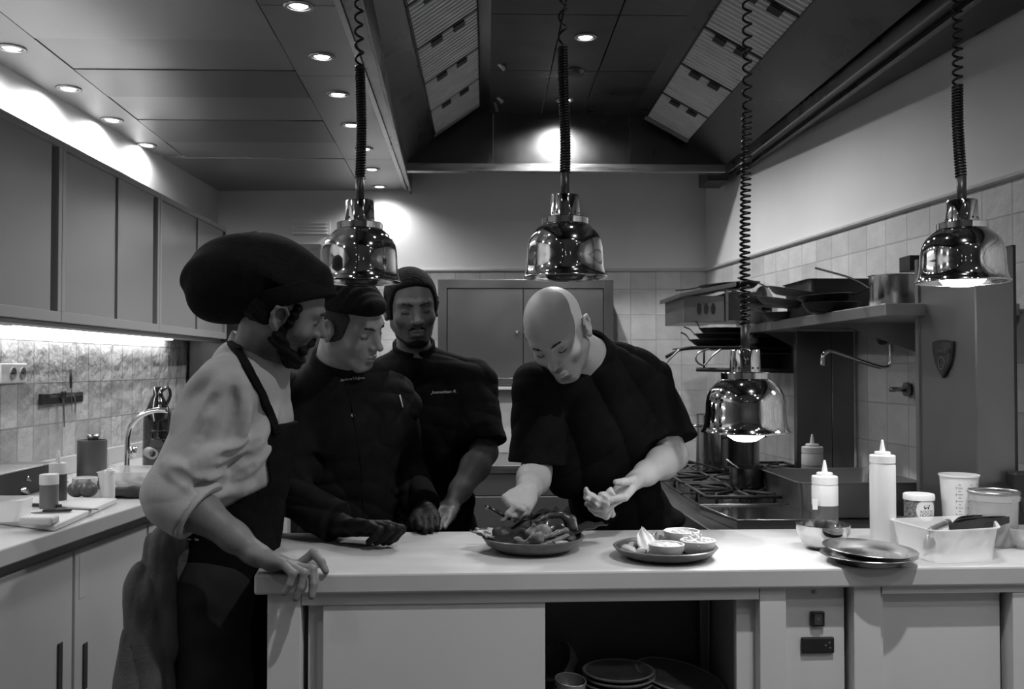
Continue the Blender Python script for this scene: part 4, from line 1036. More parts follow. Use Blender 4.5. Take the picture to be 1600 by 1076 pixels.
# far steel box unit with holes
t = thing('steel_wall_box', 'small steel wall box with a sloping lid and oval holes beyond the shelf', 'box', (1.1, 4.9, CZ+0.2))
bx = PY(1068, 500, 4.8); bx2 = PY(1132, 500, 4.8); zt2 = PY(1100, 462, 4.8)[2]; zb2 = PY(1100, 503, 4.8)[2]
MB().box((bx[0], 4.8, zb2), (bx2[0], 5.3, zt2)).build('body', STEELD, t, bevel=0.002)
MB().slab([(bx[0]-0.03, 4.76, zt2-0.012), (bx2[0]+0.05, 4.76, zt2+0.045), (bx2[0]+0.05, 5.3, zt2+0.045), (bx[0]-0.03, 5.3, zt2-0.012)], (0,0,0.022)).build('lid', STEELD, t, bevel=0.002)
for px, wv in ((1093, 5), (1104, 6), (1115, 6)):
    c = PY(px, 482, 4.79)
    MB().lathe([(0,0),(0.011,0),(0.011,0.004),(0,0.004)], (0,0,0), 20).xf(Matrix.Translation((c[0], 4.7995, c[2])) @ Matrix.Rotation(PI/2,4,'X') @ Matrix.Diagonal((1,2.6,1,1))).build('hole', BLACKP, t)
MB().box((bx2[0]+0.004, 4.79, zb2), (bx2[0]+0.018, 4.81, zt2+0.03)).build('corner_post', STEEL, t)
MB().box((bx2[0]+0.02, 4.8, zb2+0.01), (PY(1190,500,4.8)[0], 5.3, zt2+0.02)).build('side_box', HMD, t, bevel=0.002)
# rack under the shelf with pans, plates
RK = M('rack_black', 0.025, 0.45, 0.3)
t = thing('pan_rack', 'black wire rack with two rails below the shelf end', 'rack', (1.1, 4.5, CZ))
y = 4.45
def RP(px, py, yy=y): return PY(px, py, yy)
MB().tube([RP(1040,558), RP(1062,546), RP(1080,543), RP(1145,543), RP(1243,545)], 0.008, 8).build('rail', RK, t, smooth=True)
MB().tube([RP(1088,577), RP(1243,580)], 0.010, 8).build('rail', RK, t, smooth=True)
for px in (1100, 1150, 1243): MB().tube([RP(px,543), RP(px,579)], 0.005, 8).tube([RP(px,543), (RP(px,543)[0], y+0.5, RP(px,543)[2])], 0.006, 8).build('upright', RK, t, smooth=True)
MB().box((RP(1080,543)[0], y, RP(1080,543)[2]-0.002), (RP(1243,543)[0], y+0.45, RP(1080,543)[2]+0.004)).build('grid', RK, t)
for k, (px, py, pl, dx) in enumerate(((1092, 531, 0.10, 0.0), (1112, 541, 0.13, 0.0), (1122, 524, 0.115, 0.0), (1136, 533, 0.11, 0))):
    pass
fry_pan('black pan lowest on the rack under the shelf', (RP(1135,541)[0], y+0.16, RP(1135,541)[2]+0.006), 0.14, 0.03, PI, hl=0.04, group='black pans on the rack')
fry_pan('black pan second on the rack under the shelf', (RP(1138,541)[0], y+0.15, RP(1135,533)[2]+0.010), 0.125, 0.03, PI*0.96, hl=0.05, group='black pans on the rack')
fry_pan('black pan topmost on the rack under the shelf', (RP(1140,541)[0], y+0.15, RP(1135,524)[2]+0.012), 0.11, 0.028, PI*1.02, hl=0.02, group='black pans on the rack')
for k in range(5):
    c = RP(1181, 539-k*4.6, y+0.02)
    bowl_thing('small_bowl', 'pale small bowl in the short stack on the rack, %s' % ['lowest','second','middle','fourth','topmost'][k], 'bowl', (c[0], y+0.08, RP(1181,541)[2]+0.005+0.014*k), 0.032-0.001*k, 0.02, 'small bowls stacked on the rack', mat=M('bowl_grey', 0.30, 0.5, noise=0.1))
for k, (a, b, c_, nm) in enumerate((((1042,567),(1060,548),(1046,560),'left'), ((1098,573),(1126,548),(1088,560),'right'))):
    t = thing('hanging_ladle', 'bright wire handle hooked on the rack rail, %s one' % nm, 'handle', RP(*a, y-0.02))
    if k == 1:
        MB().tube(smooth_path([RP(1127,545,y-.02), RP(1113,556,y-.02), RP(1100,570,y-.02), RP(1090,566,y-.02), RP(1087,558,y-.02), RP(1093,550,y-.02), RP(1108,545,y-.02)], 6), 0.0045, 8).build('wire', STEEL, t, smooth=True)
    else:
        MB().tube(smooth_path([RP(1062,546,y-.02), RP(1050,557,y-.02), RP(1040,567,y-.02), RP(1032,569,y-.02), RP(1028,560,y-.02)], 6), 0.0045, 8).build('wire', STEEL, t, smooth=True)
# black salamander grill
t = thing('salamander_grill', 'black open grill box under the shelf right of the stretched cord', 'grill', (1.3, 4.6, CZ))
a, b = RP(1184, 522, 4.42), RP(1243, 580, 4.42)
MB().box((a[0], 4.42, b[2]), (b[0], 4.69, b[2]+0.012)).box((a[0], 4.42, a[2]-0.012), (b[0], 4.69, a[2])).box((a[0], 4.68, b[2]), (b[0], 4.695, a[2])).box((b[0]-0.012, 4.42, b[2]), (b[0], 4.69, a[2])).build('casing', IRON, t, bevel=0.002)
MB().box((a[0]+0.005, 4.43, (a[2]+b[2])/2-0.006), (b[0]-0.013, 4.66, (a[2]+b[2])/2)).build('grill_shelf', IRON, t)
MB().box((a[0], 4.60, b[2]+0.013), (b[0]-0.013, 4.67, a[2]-0.013)).build('back_wall', BLACKP, t)
# ---- pot filler tap and valve on tile strip
t = thing('pot_filler_tap', 'chrome swing tap with black knob and long spout on the tiles beside the pillar', 'tap', (1.4, 3.5, CZ))
yw = PX(1408, 530, wx_r(3.3))[1]; xw = wx_r(yw)
k0 = PX(1410, 527, xw-0.004); 
yy = k0[1]; 
def TP(px, py, dy=-0.06): return PY(px, py, yy+dy)
MB().cyl((wx_r(yy)-0.002, yy, k0[2]), tuple(TP(1392, 526)), 0.013, 0.012, 16).build('valve_body', STEEL, t, smooth=True)
MB().lathe([(0,0.0),(0.012,0.0),(0.016,0.006),(0.027,0.018),(0.029,0.03),(0.024,0.042),(0.012,0.048),(0,0.049)], (0,0,0), 24).xf(Matrix.Translation(TP(1391,527)) @ Matrix.Rotation(-PI/2,4,'Y')).build('knob', BLACKP, t, smooth=True)
MB().tube(smooth_path([TP(1391,530), TP(1392,545), TP(1392,562), TP(1389,572), TP(1380,574), TP(1366,571), TP(1330,559), TP(1303,550), TP(1293,549), TP(1286,556), TP(1285,571)], 5), 0.0075, 12).build('spout', CHROME, t, smooth=True)
t = thing('gas_valve', 'small round chrome valve wheel on the tiles below the swing tap', 'valve', (1.4, 3.4, CZ-0.1))
k1 = PX(1414, 608, xw); 
MB().cyl((wx_r(k1[1])-0.001, k1[1], k1[2]), (wx_r(k1[1])-0.012, k1[1], k1[2]), 0.027, 0.026, 24).build('rosette', STEELD, t, smooth=False)
MB().cyl((wx_r(k1[1])-0.011, k1[1], k1[2]), (wx_r(k1[1])-0.075, k1[1]-0.02, k1[2]), 0.009, 0.009, 14).build('stem', STEEL, t, smooth=True)
# ---- back wall: steel pass cupboard
t = thing('steel_wall_cupboard', 'wide stainless steel cupboard with two doors on the back wall between the chefs', 'cupboard', (0.2, 5.6, CZ))
y = 5.55
def BP(px, py, yy=5.55): return PY(px, py, yy)
a, b = BP(684, 436), BP(959, 602)
FR = M('cupboard_frame', 0.22, 0.36, 1.0, noise=0.08, nscale=3, rnoise=0.05); FD = M('cupboard_door', 0.19, 0.42, 1.0, noise=0.10, nscale=2, rnoise=0.06)
ybk = min(back_y(a[0]), back_y(b[0]))-0.01
MB().box((a[0], y+0.03, b[2]), (b[0], ybk, a[2])).build('body', FR, t, bevel=0.002)
m = MB(); i0, i1 = BP(698, 450), BP(944, 590)
m.box((a[0], y, b[2]), (i0[0], y+0.03, a[2])).box((i1[0], y, b[2]), (b[0], y+0.03, a[2])).box((i0[0], y, i0[2]), (i1[0], y+0.03, a[2])).box((i0[0], y, b[2]), (i1[0], y+0.03, i1[2]))
m.build('frame', FR, t, bevel=0.002)
xm = BP(818, 500)[0]
for u0, u1 in ((i0[0]+0.003, xm-0.002), (xm+0.002, i1[0]-0.003)):
    d = MB().box((u0, y+0.008, i1[2]+0.003), (u1, y+0.029, i0[2]-0.003)).build('door', FD, t, bevel=0.003)
kx = BP(808, 519); MB().lathe([(0,0),(0.008,0),(0.010,0.01),(0.006,0.016),(0,0.017)], (0,0,0), 16).xf(Matrix.Translation((kx[0], y+0.008, kx[2])) @ Matrix.Rotation(PI/2,4,'X')).build('knob', CHROME, d, smooth=True)
# back counter with fridge fronts
t = thing('back_counter', 'stainless steel counter with fridge fronts against the back wall', 'counter', (0.2, 5.3, 0))
yc = 4.9; zc = PY(780, 727, yc)[2]+0.0
MB().box((-0.85, yc, zc-0.04), (0.78, 5.7, zc)).build('top', STEEL, t, bevel=0.003)
x_ = -0.84
for k in range(3):
    xx = x_+k*0.535
    dd = MB().box((xx+0.003, yc+0.02, 0.12), (xx+0.53, yc+0.05, zc-0.16)).build('fridge_door', M('fridge_steel', 0.36, 0.42, 1.0, noise=0.08, nscale=3), t, bevel=0.003)
    MB().box((xx+0.003, yc+0.022, zc-0.155), (xx+0.53, yc+0.05, zc-0.045)).build('drawer', M('fridge_steel', 0.36, 0.42, 1.0), t, bevel=0.002)
    MB().box((xx+0.46, yc+0.012, 0.3), (xx+0.48, yc+0.0195, zc-0.2)).build('handle', STEELD, dd)
MB().box((-0.83, yc+0.052, 0.0), (0.77, 5.68, zc-0.041)).build('carcass', STEELD, t)
# pale splash board above the back counter
p0_, p1_ = PY(700, 602, 5.6), PY(840, 602, 5.6)
t = thing('back_splash_board', 'pale ledge and splash board under the steel cupboard on the back wall', 'board', (0, 5.62, 1.0))
MB().box((p0_[0], 5.60, zc+0.001), (BP(960,600,5.6)[0], 5.66, CZ-0.125)).build('board', M('pale_board', 0.50, 0.5, noise=0.04), t, bevel=0.002)
MB().box((p0_[0], 5.52, CZ-0.135), (BP(960,600,5.6)[0], 5.599, CZ-0.118)).build('ledge', M('pale_board', 0.50, 0.5), t, bevel=0.002)
# tall fridge at the back left corner
t = thing('tall_refrigerator', 'tall dark steel refrigerator in the back left corner behind the black hat', 'refrigerator', (-1.2, 5.4, 0))
y = 5.44; a = PY(286, 540, y); a[0] = max(a[0], wx_l(y)+0.02); b = PY(500, 380, y)
MB().box((a[0], y+0.03, 0.05), (b[0], 5.92, b[2])).build('body', M('fridge_dark', 0.07, 0.4, 0.8, noise=0.1), t, bevel=0.004)
xm = (a[0]+b[0])/2
for u0, u1 in ((a[0], xm-0.002), (xm+0.002, b[0])):
    d = MB().box((u0, y, 0.12), (u1, y+0.028, b[2]-0.03)).build('door', M('fridge_dark', 0.07, 0.4, 0.8), t, bevel=0.004)
    hx_ = xm-0.05 if u0 == a[0] else xm+0.03
    MB().box((hx_, y-0.03, 0.9), (hx_+0.02, y-0.001, 1.3)).build('handle', STEEL, d, bevel=0.003)
# ================================================================== THINGS ON THE PASS
def pr(px, py, z=ZP): return PZ(px, py, z)
BOT = M('squeeze_plastic', 0.72, 0.35, noise=0.03)
# squeeze bottles
c = pr(1289, 836); c = np.array([PY(1289, 800, 2.50)[0], 2.50, ZP])
squeeze_bottle('short squeeze bottle half full of dark sauce behind the steel bowl', (c[0], 2.50, ZP+0.001), 0.0335, 0.198, fill=0.60, fillv=0.10)
t = bpy.data.objects['squeeze_bottle.001'] if 'squeeze_bottle.001' in bpy.data.objects else None
lp = PY(1273, 787, 2.47)
MB().box((lp[0]-0.007, 2.4655, lp[2]-0.014), (lp[0]+0.006, 2.4668, lp[2]+0.014)).build('paper_label', M('label_white', 0.75, 0.6), t)
squeeze_bottle('tall white squeeze bottle standing behind the shiny strainer plate', (PY(1379.5, 800, 2.33)[0], 2.33, ZP+0.001), 0.0305, 0.264, fill=0, hr=0.79)
# steel bowl
y = 2.33; cx = PY(1286, 830, y)[0]
t = thing('mixing_bowl', 'shiny steel bowl with a pale dressing inside, left of the strainer plate', 'bowl', (cx, y, ZP+0.001))
r = 0.063; C_ = Vector((cx, y, ZP+0.001))
MB().lathe([(0,0),(0.030,0),(0.034,0.002),(0.050,0.016),(0.058,0.032),(0.060,0.036),(r,0.040),(r+0.001,0.060),(r-0.002,0.061),(r-0.003,0.041),(0.056,0.034),(0.047,0.018),(0.03,0.004),(0,0.003)], C_, 64).build('body', M('bowl_steel', 0.72, 0.14, 1.0, noise=0.05), t, auto=0.9)
MB().lathe([(0,0.038),(0.054,0.0375),(0.056,0.036)], C_, 48).build('dressing', M('dressing', 0.7, 0.4, noise=0.05, bump=0.3), t, smooth=True)
# strainer plates (two stacked, tilted)
for k, (dz, nm, tx, ty) in enumerate(((0.0, 'lower', 0.0, 0.0), (0.013, 'upper with many small holes', 0.03, 0.05))):
    cc = Vector((PY(1357, 860, 2.165)[0]+0.002*k, 2.165, ZP+0.001+dz)); 
    t = thing('steel_plate', 'round shiny steel plate on the counter, %s of the two stacked' % nm, 'plate', cc, 0, 'stacked steel plates')
    T = Matrix.Translation(cc) @ rt(tx, ty).to_4x4(); R_ = 0.106-0.002*k
    MB().lathe([(0,0),(0.066,0),(0.075,0.004),(0.088,0.014),(R_-0.003,0.017),(R_,0.019),(R_-0.001,0.0205),(0.087,0.0165),(0.073,0.0065),(0.065,0.0025),(0,0.002)], (0,0,0), 72).xf(T).build('body', M('plate_steel', 0.62, 0.22, 1.0, noise=0.1, nscale=6), t, auto=0.9)
    if k:
        hm = MB()
        for i in range(56):
            rr = 0.062*math.sqrt((i+0.5)/56); a = i*2.39996
            p = Vector((rr*math.cos(a), rr*math.sin(a), 0.0026)); hm.cyl(p, p+Vector((0,0,0.0004)), 0.0021, n=8)
        hm.xf(T).build('perforations', M('perf_bright', 0.85, 0.15, 1.0), t)
# spice tub with bull label
y = 2.48; c = PY(1436, 820, y); C_ = Vector((c[0], y, ZP+0.001)); 
def tub(label, C_, r, h, lidv, group=None, name='food_tub'):
    t = thing(name, label, 'tub', C_); return t
t = tub('round tub with a white lid and a round label showing a black bull', C_, 0.037, 0.095, 0.8)
MB().lathe([(0,0),(0.034,0),(0.036,0.002),(0.037,0.098),(0.03,0.099)], C_, 48).build('body', M('tub_pattern', 0.16, 0.5, noise=0.95, nscale=150), t, auto=0.7)
MB().lathe([(0.037,0.098),(0.039,0.098),(0.039,0.110),(0.037,0.113),(0,0.113)], C_, 48).build('lid', M('lid_white', 0.72, 0.4), t, auto=0.7)
# curved label disc on the front of the tub
def curved(name, pts2, r, mat, parent, zc_, ang0=-PI/2, lift=0.0):
    me = bpy.data.meshes.new(name); bm = bmesh.new()
    vs = [bm.verts.new((C_.x+(r+lift)*math.cos(ang0+u/r), C_.y+(r+lift)*math.sin(ang0+u/r), zc_+v)) for u, v in pts2]
    f = bm.faces.new(vs); bmesh.ops.triangulate(bm, faces=[f]); bm.to_mesh(me); bm.free(); return link(name, me, mat, parent)
lc = PY(1442, 797.5, y-0.037)[2]; a0 = -PI/2 + 0.12
def disc(R_, n=36): return [(R_*math.cos(2*PI*i/n), R_*math.sin(2*PI*i/n)) for i in range(n)]
def strips(name, poly_fn, r, mat, parent): pass
lb_ = None
m = MB(); n = 24; Rl = 0.0275
for i in range(n):      # disc built of vertical strips so it wraps round the tub
    u0, u1 = -Rl+2*Rl*i/n, -Rl+2*Rl*(i+1)/n
    h0, h1 = math.sqrt(max(Rl*Rl-u0*u0, 0)), math.sqrt(max(Rl*Rl-u1*u1, 0)); rr = 0.0374
    P_ = lambda u, v: (C_.x+rr*math.cos(a0+u/rr), C_.y+rr*math.sin(a0+u/rr), lc+v)
    m.add([P_(u0,-h0), P_(u1,-h1), P_(u1,h1), P_(u0,h0)], [(0,1,2,3)])
lb_ = m.build('round_label', M('label_cream', 0.70, 0.5), t)
bull = [(-10,2),(-9.5,5),(-6,6.5),(-2,6.2),(3,6),(6,7.5),(7,9.5),(7.8,8),(9.5,8.5),(9,6.5),(10.5,4.5),(9,3),(7.5,3.2),(6.5,1),(6.8,-5),(5.4,-5),(4.8,0),(3.9,0),(3.6,-5),(2.2,-5),(2.3,0.2),(-4,0.4),(-4.2,-5),(-5.6,-5),(-5.6,0.6),(-6.8,1),(-7.2,-5),(-8.6,-5),(-8.8,1.5),(-9.3,3.5),(-10.8,-1),(-11.2,-1)]
curved('bull_mark', [(u*0.00085, v*0.00085+0.0075) for u, v in bull], 0.0374, BLACKP, lb_, lc, a0, 0.0003)
def wrap_text(txt, size, zoff, shear=0.0):
    me = text_mesh(txt, size, 0.0)
    for v in me.vertices:
        u, w_ = v.co.x, v.co.y; rr = 0.0379
        v.co = (C_.x+rr*math.cos(a0+u/rr), C_.y+rr*math.sin(a0+u/rr), lc+zoff+w_)
    return link('label_text', me, M('label_ink_dark', 0.10, 0.6), lb_)
wrap_text('ROOTS', 0.0105, -0.004); wrap_text('HOGAR', 0.0105, -0.0125)
# small box with black lid at the left of the food box
t = thing('small_jar', 'small jar with a flat black lid between the tall bottle and the food box', 'jar', (PY(1400,820,2.40)[0], 2.36, ZP+0.001))
C2 = Vector((PY(1407, 820, 2.40)[0], 2.40, ZP+0.001))
MB().lathe([(0,0),(0.038,0),(0.040,0.003),(0.040,0.048),(0.036,0.052)], C2, 48).build('body', M('jar_pale', 0.6, 0.35), t, auto=0.7)
MB().lathe([(0.036,0.051),(0.046,0.051),(0.047,0.053),(0.047,0.059),(0.044,0.061),(0,0.060)], C2, 48).build('lid', M('lid_black', 0.03, 0.2), t, auto=0.7)
# measuring beaker
CLEAR = M('clear_plastic', 0.88, 0.16, alpha=0.42, noise=0.02, spec=0.6)
CLEARD = M('clear_polycarbonate', 0.55, 0.10, alpha=0.40, spec=0.7)
y = 2.47; c = PY(1499, 800, y); C3 = Vector((c[0], y, ZP+0.001)); 
t = thing('measuring_beaker', 'tall translucent measuring beaker with printed scales', 'beaker', C3)
ht = PY(1499, 741, y)[2]-ZP; rt_ = 29/F*y; rb_ = 0.036
MB().lathe([(0,0),(rb_,0),(rt_*0.985,ht-0.006),(rt_+0.002,ht-0.004),(rt_+0.002,ht),(rt_-0.002,ht),(rb_-0.002,0.003),(0,0.003)], C3, 56).build('wall', M('beaker_plastic', 0.82, 0.3, alpha=0.72), t, auto=0.7)
for s_, x_off in enumerate((-0.5, 0.15, 0.55)):
    m = MB()
    for k in range(14):
        z = 0.03+k*0.0085; rr = rb_+(rt_-rb_)*z/ht+0.0004; L_ = 0.006 if k % 2 else 0.010
        aa = -PI/2+x_off
        q = [(C3.x+rr*math.cos(aa+u/rr), C3.y+rr*math.sin(aa+u/rr), C3.z+z+v) for u, v in ((0,0),(L_,0),(L_,0.0016),(0,0.0016))]
        m.add(q, [(0,1,2,3)])
        q = [(C3.x+rr*math.cos(aa+u/rr), C3.y+rr*math.sin(aa+u/rr), C3.z+z+v) for u, v in ((-0.006,-0.001),(-0.003,-0.001),(-0.003,0.003),(-0.006,0.003))]
        if k % 2 == 0: m.add(q, [(0,1,2,3)])
    m.build('scale_marks', M('scale_ink', 0.25, 0.6), t)
# clear round canister
y = 2.37; c = PY(1552, 845, y); C4 = Vector((c[0]+0.002, y, ZP+0.001))
t = thing('clear_canister', 'large clear round canister with a steel rim behind the food box', 'canister', C4)
rr = 37/F*y; h4_ = PY(1552, 767, y)[2]-ZP
MB().lathe([(0,0),(rr*0.88,0),(rr*0.9,0.004),(rr*0.97,h4_*0.82),(rr*1.02,h4_*0.84),(rr*1.02,h4_),(rr*0.99,h4_),(rr*0.99,h4_*0.85),(rr*0.94,h4_*0.82),(rr*0.87,0.006),(0,0.006)], C4, 64).build('wall', CLEARD, t, auto=0.7)
MB().lathe([(rr*1.03,h4_-0.006),(rr*1.05,h4_-0.003),(rr*1.03,h4_+0.001),(rr*0.98,h4_+0.001),(rr*0.98,h4_-0.006)], C4, 64, close=True).build('rim', STEEL, t, smooth=True)
MB().lathe([(0,0.007),(rr*0.86,0.007),(rr*0.9,h4_*0.35),(0,h4_*0.36)], C4, 40).build('contents', M('contents_dark', 0.13, 0.5, noise=0.4, nscale=40), t, smooth=True)
# translucent food box with tools
z1 = ZP+0.078
fb = [pr(1475-0, 829, z1), pr(1388+0, 805, z1)]
P1, P2, P3, P4 = pr(1392, 811, z1), pr(1462, 829, z1), pr(1560, 824, z1), pr(1545, 806, z1)
FBM = M('food_box_plastic', 0.92, 0.28, alpha=0.40, spec=0.5)
fbx = gn_pan('food_box', 'translucent plastic food box holding kitchen tongs at the right of the counter', 'food box', [P2[:2], P3[:2], (P4[0]+0.015, P4[1]+0.02), (P1[0], P1[1]+0.01)], ZP+0.001, z1, FBM, flange=0.006, th=0.002, taper=0.90)
def tongs(label, a, b, mat, w_=0.008, group='tongs in the food box'):
    a, b = Vector(a), Vector(b); t = thing('kitchen_tongs', label, 'tongs', a, 0, group)
    d = (b-a).normalized(); s = d.cross(Vector((0,0,1))).normalized()
    for sg in (1, -1):
        P = smooth_path([a+s*sg*0.002, a.lerp(b,0.25)+s*sg*0.012+Vector((0,0,0.003)), a.lerp(b,0.7)+s*sg*0.012, b+s*sg*0.005], 6)
        vs = []; n = len(P); up = s.cross(d)
        for i, q in enumerate(P):
            ww = 0.007+0.004*math.sin(PI*i/n)
            vs += [q-up*ww-s*.0012, q+up*ww-s*.0012, q+up*ww+s*.0012, q-up*ww+s*.0012]
        MB().add(vs, [(0,1,2,3),(4*n-4,4*n-3,4*n-2,4*n-1)] + [(4*i+k,4*i+(k+1)%4,4*i+4+(k+1)%4,4*i+4+k) for i in range(n-1) for k in range(4)]).build('arm', mat, t, bevel=0.001)
    return t
y = 2.27
DKM = M('tongs_dark', 0.05, 0.2, 0.7)
tongs('dark kitchen tongs lying over the food box rim, tips to the right', PY(1484, 824, 2.20), PY(1574, 811, 2.30), DKM)
tongs('second dark pair of tongs, upper of the two over the food box', PY(1492, 818, 2.26), PY(1562, 809, 2.36), DKM)
t = thing('peeler', 'short round steel handle sticking out of the food box', 'peeler', PY(1470, 822, 2.25), 0, None)
MB().cyl(PY(1452, 829, 2.24), PY(1477, 818, 2.28), 0.0075, 0.008, 16).cyl(PY(1476, 818.5, 2.278), PY(1482, 816, 2.29), 0.0095, 0.0095, 16).build('handle', STEEL, t, bevel=0.001)
MB().tube([PY(1452, 829, 2.24), PY(1446, 850, 2.22)], 0.004, 8).build('blade', STEEL, t, smooth=True)
t = thing('herb_bundle', 'small dark lump seen through the wall of the food box', 'food', PY(1461, 850, 2.2))
MB().lathe([(0,0),(0.012,0.004),(0.015,0.015),(0.010,0.026),(0,0.03)], pr(1463, 862, ZP+0.006)+np.array([0,0.035,0]), 16).build('lump', M('herb_dark', 0.08, 0.7, noise=0.4, bump=0.5), t, smooth=True)
# glass bowl at the right edge
y = 2.33; c = PY(1600, 852, y); C5 = Vector((c[0], y, ZP+0.001))
t = thing('glass_bowl', 'small clear glass bowl cut by the right edge of the picture', 'bowl', C5)
MB().lathe([(0,0),(0.022,0),(0.036,0.012),(0.044,0.030),(0.046,0.048),(0.044,0.049),(0.042,0.031),(0.034,0.014),(0.021,0.004),(0,0.004)], C5, 56).build('wall', CLEARD, t, auto=0.9)
# black machine with strap
t = thing('black_appliance', 'black appliance with a strap handle behind the canister at the right edge', 'appliance', (PY(1590,800,2.62)[0], 2.62, ZP))
a = PY(1572, 764, 2.56); 
MB().box((PY(1585,800,2.56)[0], 2.56, ZP+0.001), (PY(1585,800,2.56)[0]+0.22, 2.60, ZP+0.16)).build('casing', BLACKP, t, bevel=0.008)
MB().slab([PY(1553,760,2.53), PY(1562,752,2.60), PY(1602,766,2.60), PY(1594,778,2.53)], (0,0,-0.014)).build('lid', BLACKP, t, bevel=0.004)
MB().tube(smooth_path([PY(1588,772,2.52), PY(1596,780,2.50), PY(1604,800,2.50), PY(1606,840,2.50)]), 0.006, 8).build('strap', BLACKP, t, smooth=True)
# ---- plates with food
DP = M('dark_stoneware', 0.045, 0.33, noise=0.3, nscale=30); DPR = M('dark_stoneware_rim', 0.10, 0.35, noise=0.3, nscale=60)
y = 2.30; cP = Vector((PY(833, 850, 2.33)[0], 2.33, ZP+0.001))
plate_thing('dinner_plate', 'dark stoneware plate heaped with grilled seafood in front of the bald chef', 'plate', cP, 0.124, 0.034, 'dark stoneware plates', mat=DPR, top=DP, th=0.006)
cQ = Vector((PY(1040, 856, 2.23)[0], 2.235, ZP+0.001))
plate_thing('dinner_plate', 'dark stoneware plate with three pale dip bowls and salad', 'plate', cQ, 0.121, 0.026, 'dark stoneware plates', mat=DPR, top=DP, th=0.006)
WB = M('dip_bowl_pale', 0.60, 0.35, noise=0.08, nscale=70)
WBI = M('dip_bowl_inside', 0.55, 0.3, noise=0.05)
def at_(px, Y, z): return Vector((PY(px, 800, Y)[0], Y, z))
zpl = cQ.z+0.007
bowl_thing('dip_bowl', 'pale dip bowl at the back of the right plate with sauce', 'bowl', at_(1065, 2.29, zpl), 0.043, 0.045, 'dip bowls on the plate', mat=WB, inner=WBI, th=0.004)
bowl_thing('dip_bowl', 'pale dip bowl at the front left of the right plate', 'bowl', at_(1041, 2.17, zpl), 0.041, 0.036, 'dip bowls on the plate', mat=WB, inner=WBI, th=0.004)
bowl_thing('dip_bowl', 'pale dip bowl at the right of the plate with shredded garnish', 'bowl', at_(1090, 2.215, zpl), 0.041, 0.036, 'dip bowls on the plate', mat=WB, inner=WBI, th=0.004)
for (px, Y, hz, v, nm) in ((1065, 2.29, 0.034, 0.35, 'brown sauce in the back dip bowl'), (1041, 2.17, 0.029, 0.6, 'pale cream in the front left dip bowl'), (1090, 2.215, 0.031, 0.65, 'shredded pale garnish in the right dip bowl')):
    S = Sdf(warp=waves(0.0018, [((1,.2,0),60,1),((0,1,.3),70,1),((.5,.5,1),90,1)], int(px)))
    c = at_(px, Y, zpl+hz); S.ell(c, (0.036, 0.036, 0.008))
    if px == 1090:
        rs = random.Random(4)
        for k in range(16):
            a, r_ = rs.uniform(0, 2*PI), rs.uniform(0, 0.02); p = c+Vector((r_*math.cos(a), r_*math.sin(a), 0.005)); q = p+Vector((rs.uniform(-.012,.012), rs.uniform(-.012,.012), rs.uniform(0,.012)))
            S.cap(p, q, 0.0025, 0.0015, 0.002)
    tag(sbuild('dip', S, M('dip_%d' % int(v*100), v, 0.45, noise=0.15, nscale=60), h=0.0016), nm, 'dip')
# leaves and salad: ruffled sheets
def leaf(name, label, c, size, seed, mat, group, up=0.6, cat='lettuce', yaw=None):
    rs = random.Random(seed); t_ = MB(); n, m_ = 14, 10; vs = []
    yaw = rs.uniform(0, 2*PI) if yaw is None else yaw
    for i in range(n):
        for j in range(m_):
            u, v = i/(n-1)-0.5, j/(m_-1)
            wdt = math.sin(PI*min(1, v*0.9+0.08))**0.6
            x = u*size*wdt; yv = (v-0.5)*size*0.9; z = up*size*v*0.8 + 0.10*size*math.sin(u*16+seed)*v + 0.07*size*math.sin(v*13+seed*2)*abs(u)*2 - size*0.5*u*u
            vs.append((x*math.cos(yaw)-yv*math.sin(yaw)+c[0], x*math.sin(yaw)+yv*math.cos(yaw)+c[1], z+c[2]))
    fs = [(i*m_+j, (i+1)*m_+j, (i+1)*m_+j+1, i*m_+j+1) for i in range(n-1) for j in range(m_-1)]
    o = t_.add(vs, fs).build(name, mat, None, smooth=True)
    s = o.modifiers.new('thickness', 'SOLIDIFY'); s.thickness = 0.0012; s.offset = 0
    return tag(o, label, cat, group)
LF_ = M('lettuce_pale', 0.50, 0.45, noise=0.35, nscale=30, bump=0.2); LFD = M('lettuce_dark', 0.12, 0.45, noise=0.5, nscale=25, bump=0.3)
leaf('lettuce_leaf', 'upright ruffled lettuce leaf on the right plate', at_(1010, 2.24, zpl+0.012), 0.05, 3, LF_, None, up=1.1, yaw=0.3)
leaf('lettuce_leaf', 'dark curled salad leaf behind the upright lettuce leaf', at_(1022, 2.29, zpl+0.02), 0.045, 5, LFD, None, up=0.5, yaw=-0.4)
leaf('lettuce_leaf', 'small pale lettuce piece at the left rim of the right plate', at_(984, 2.23, zpl+0.006), 0.042, 9, LF_, None, up=0.35, yaw=0.2)
leaf('lettuce_leaf', 'dark lettuce piece lying in front on the right plate', at_(1008, 2.17, zpl+0.003), 0.045, 12, LFD, None, up=0.2)
def lump(name, label, cat, c, r, seed, mat, amp=0.25, group=None, h=0.002, R=None):
    rm = min(r) if hasattr(r, '__len__') else r
    S = Sdf(warp=waves(rm*amp, [((1,.3,.1),18,1),((.1,1,.4),23,1),((.6,.2,1),31,.8)], seed)); S.ell(c, r, R)
    return tag(sbuild(name, S, mat, h=h), label, cat, group)
CR_ = M('crumbed_pale', 0.42, 0.55, noise=0.35, nscale=45, bump=0.5, bscale=120)
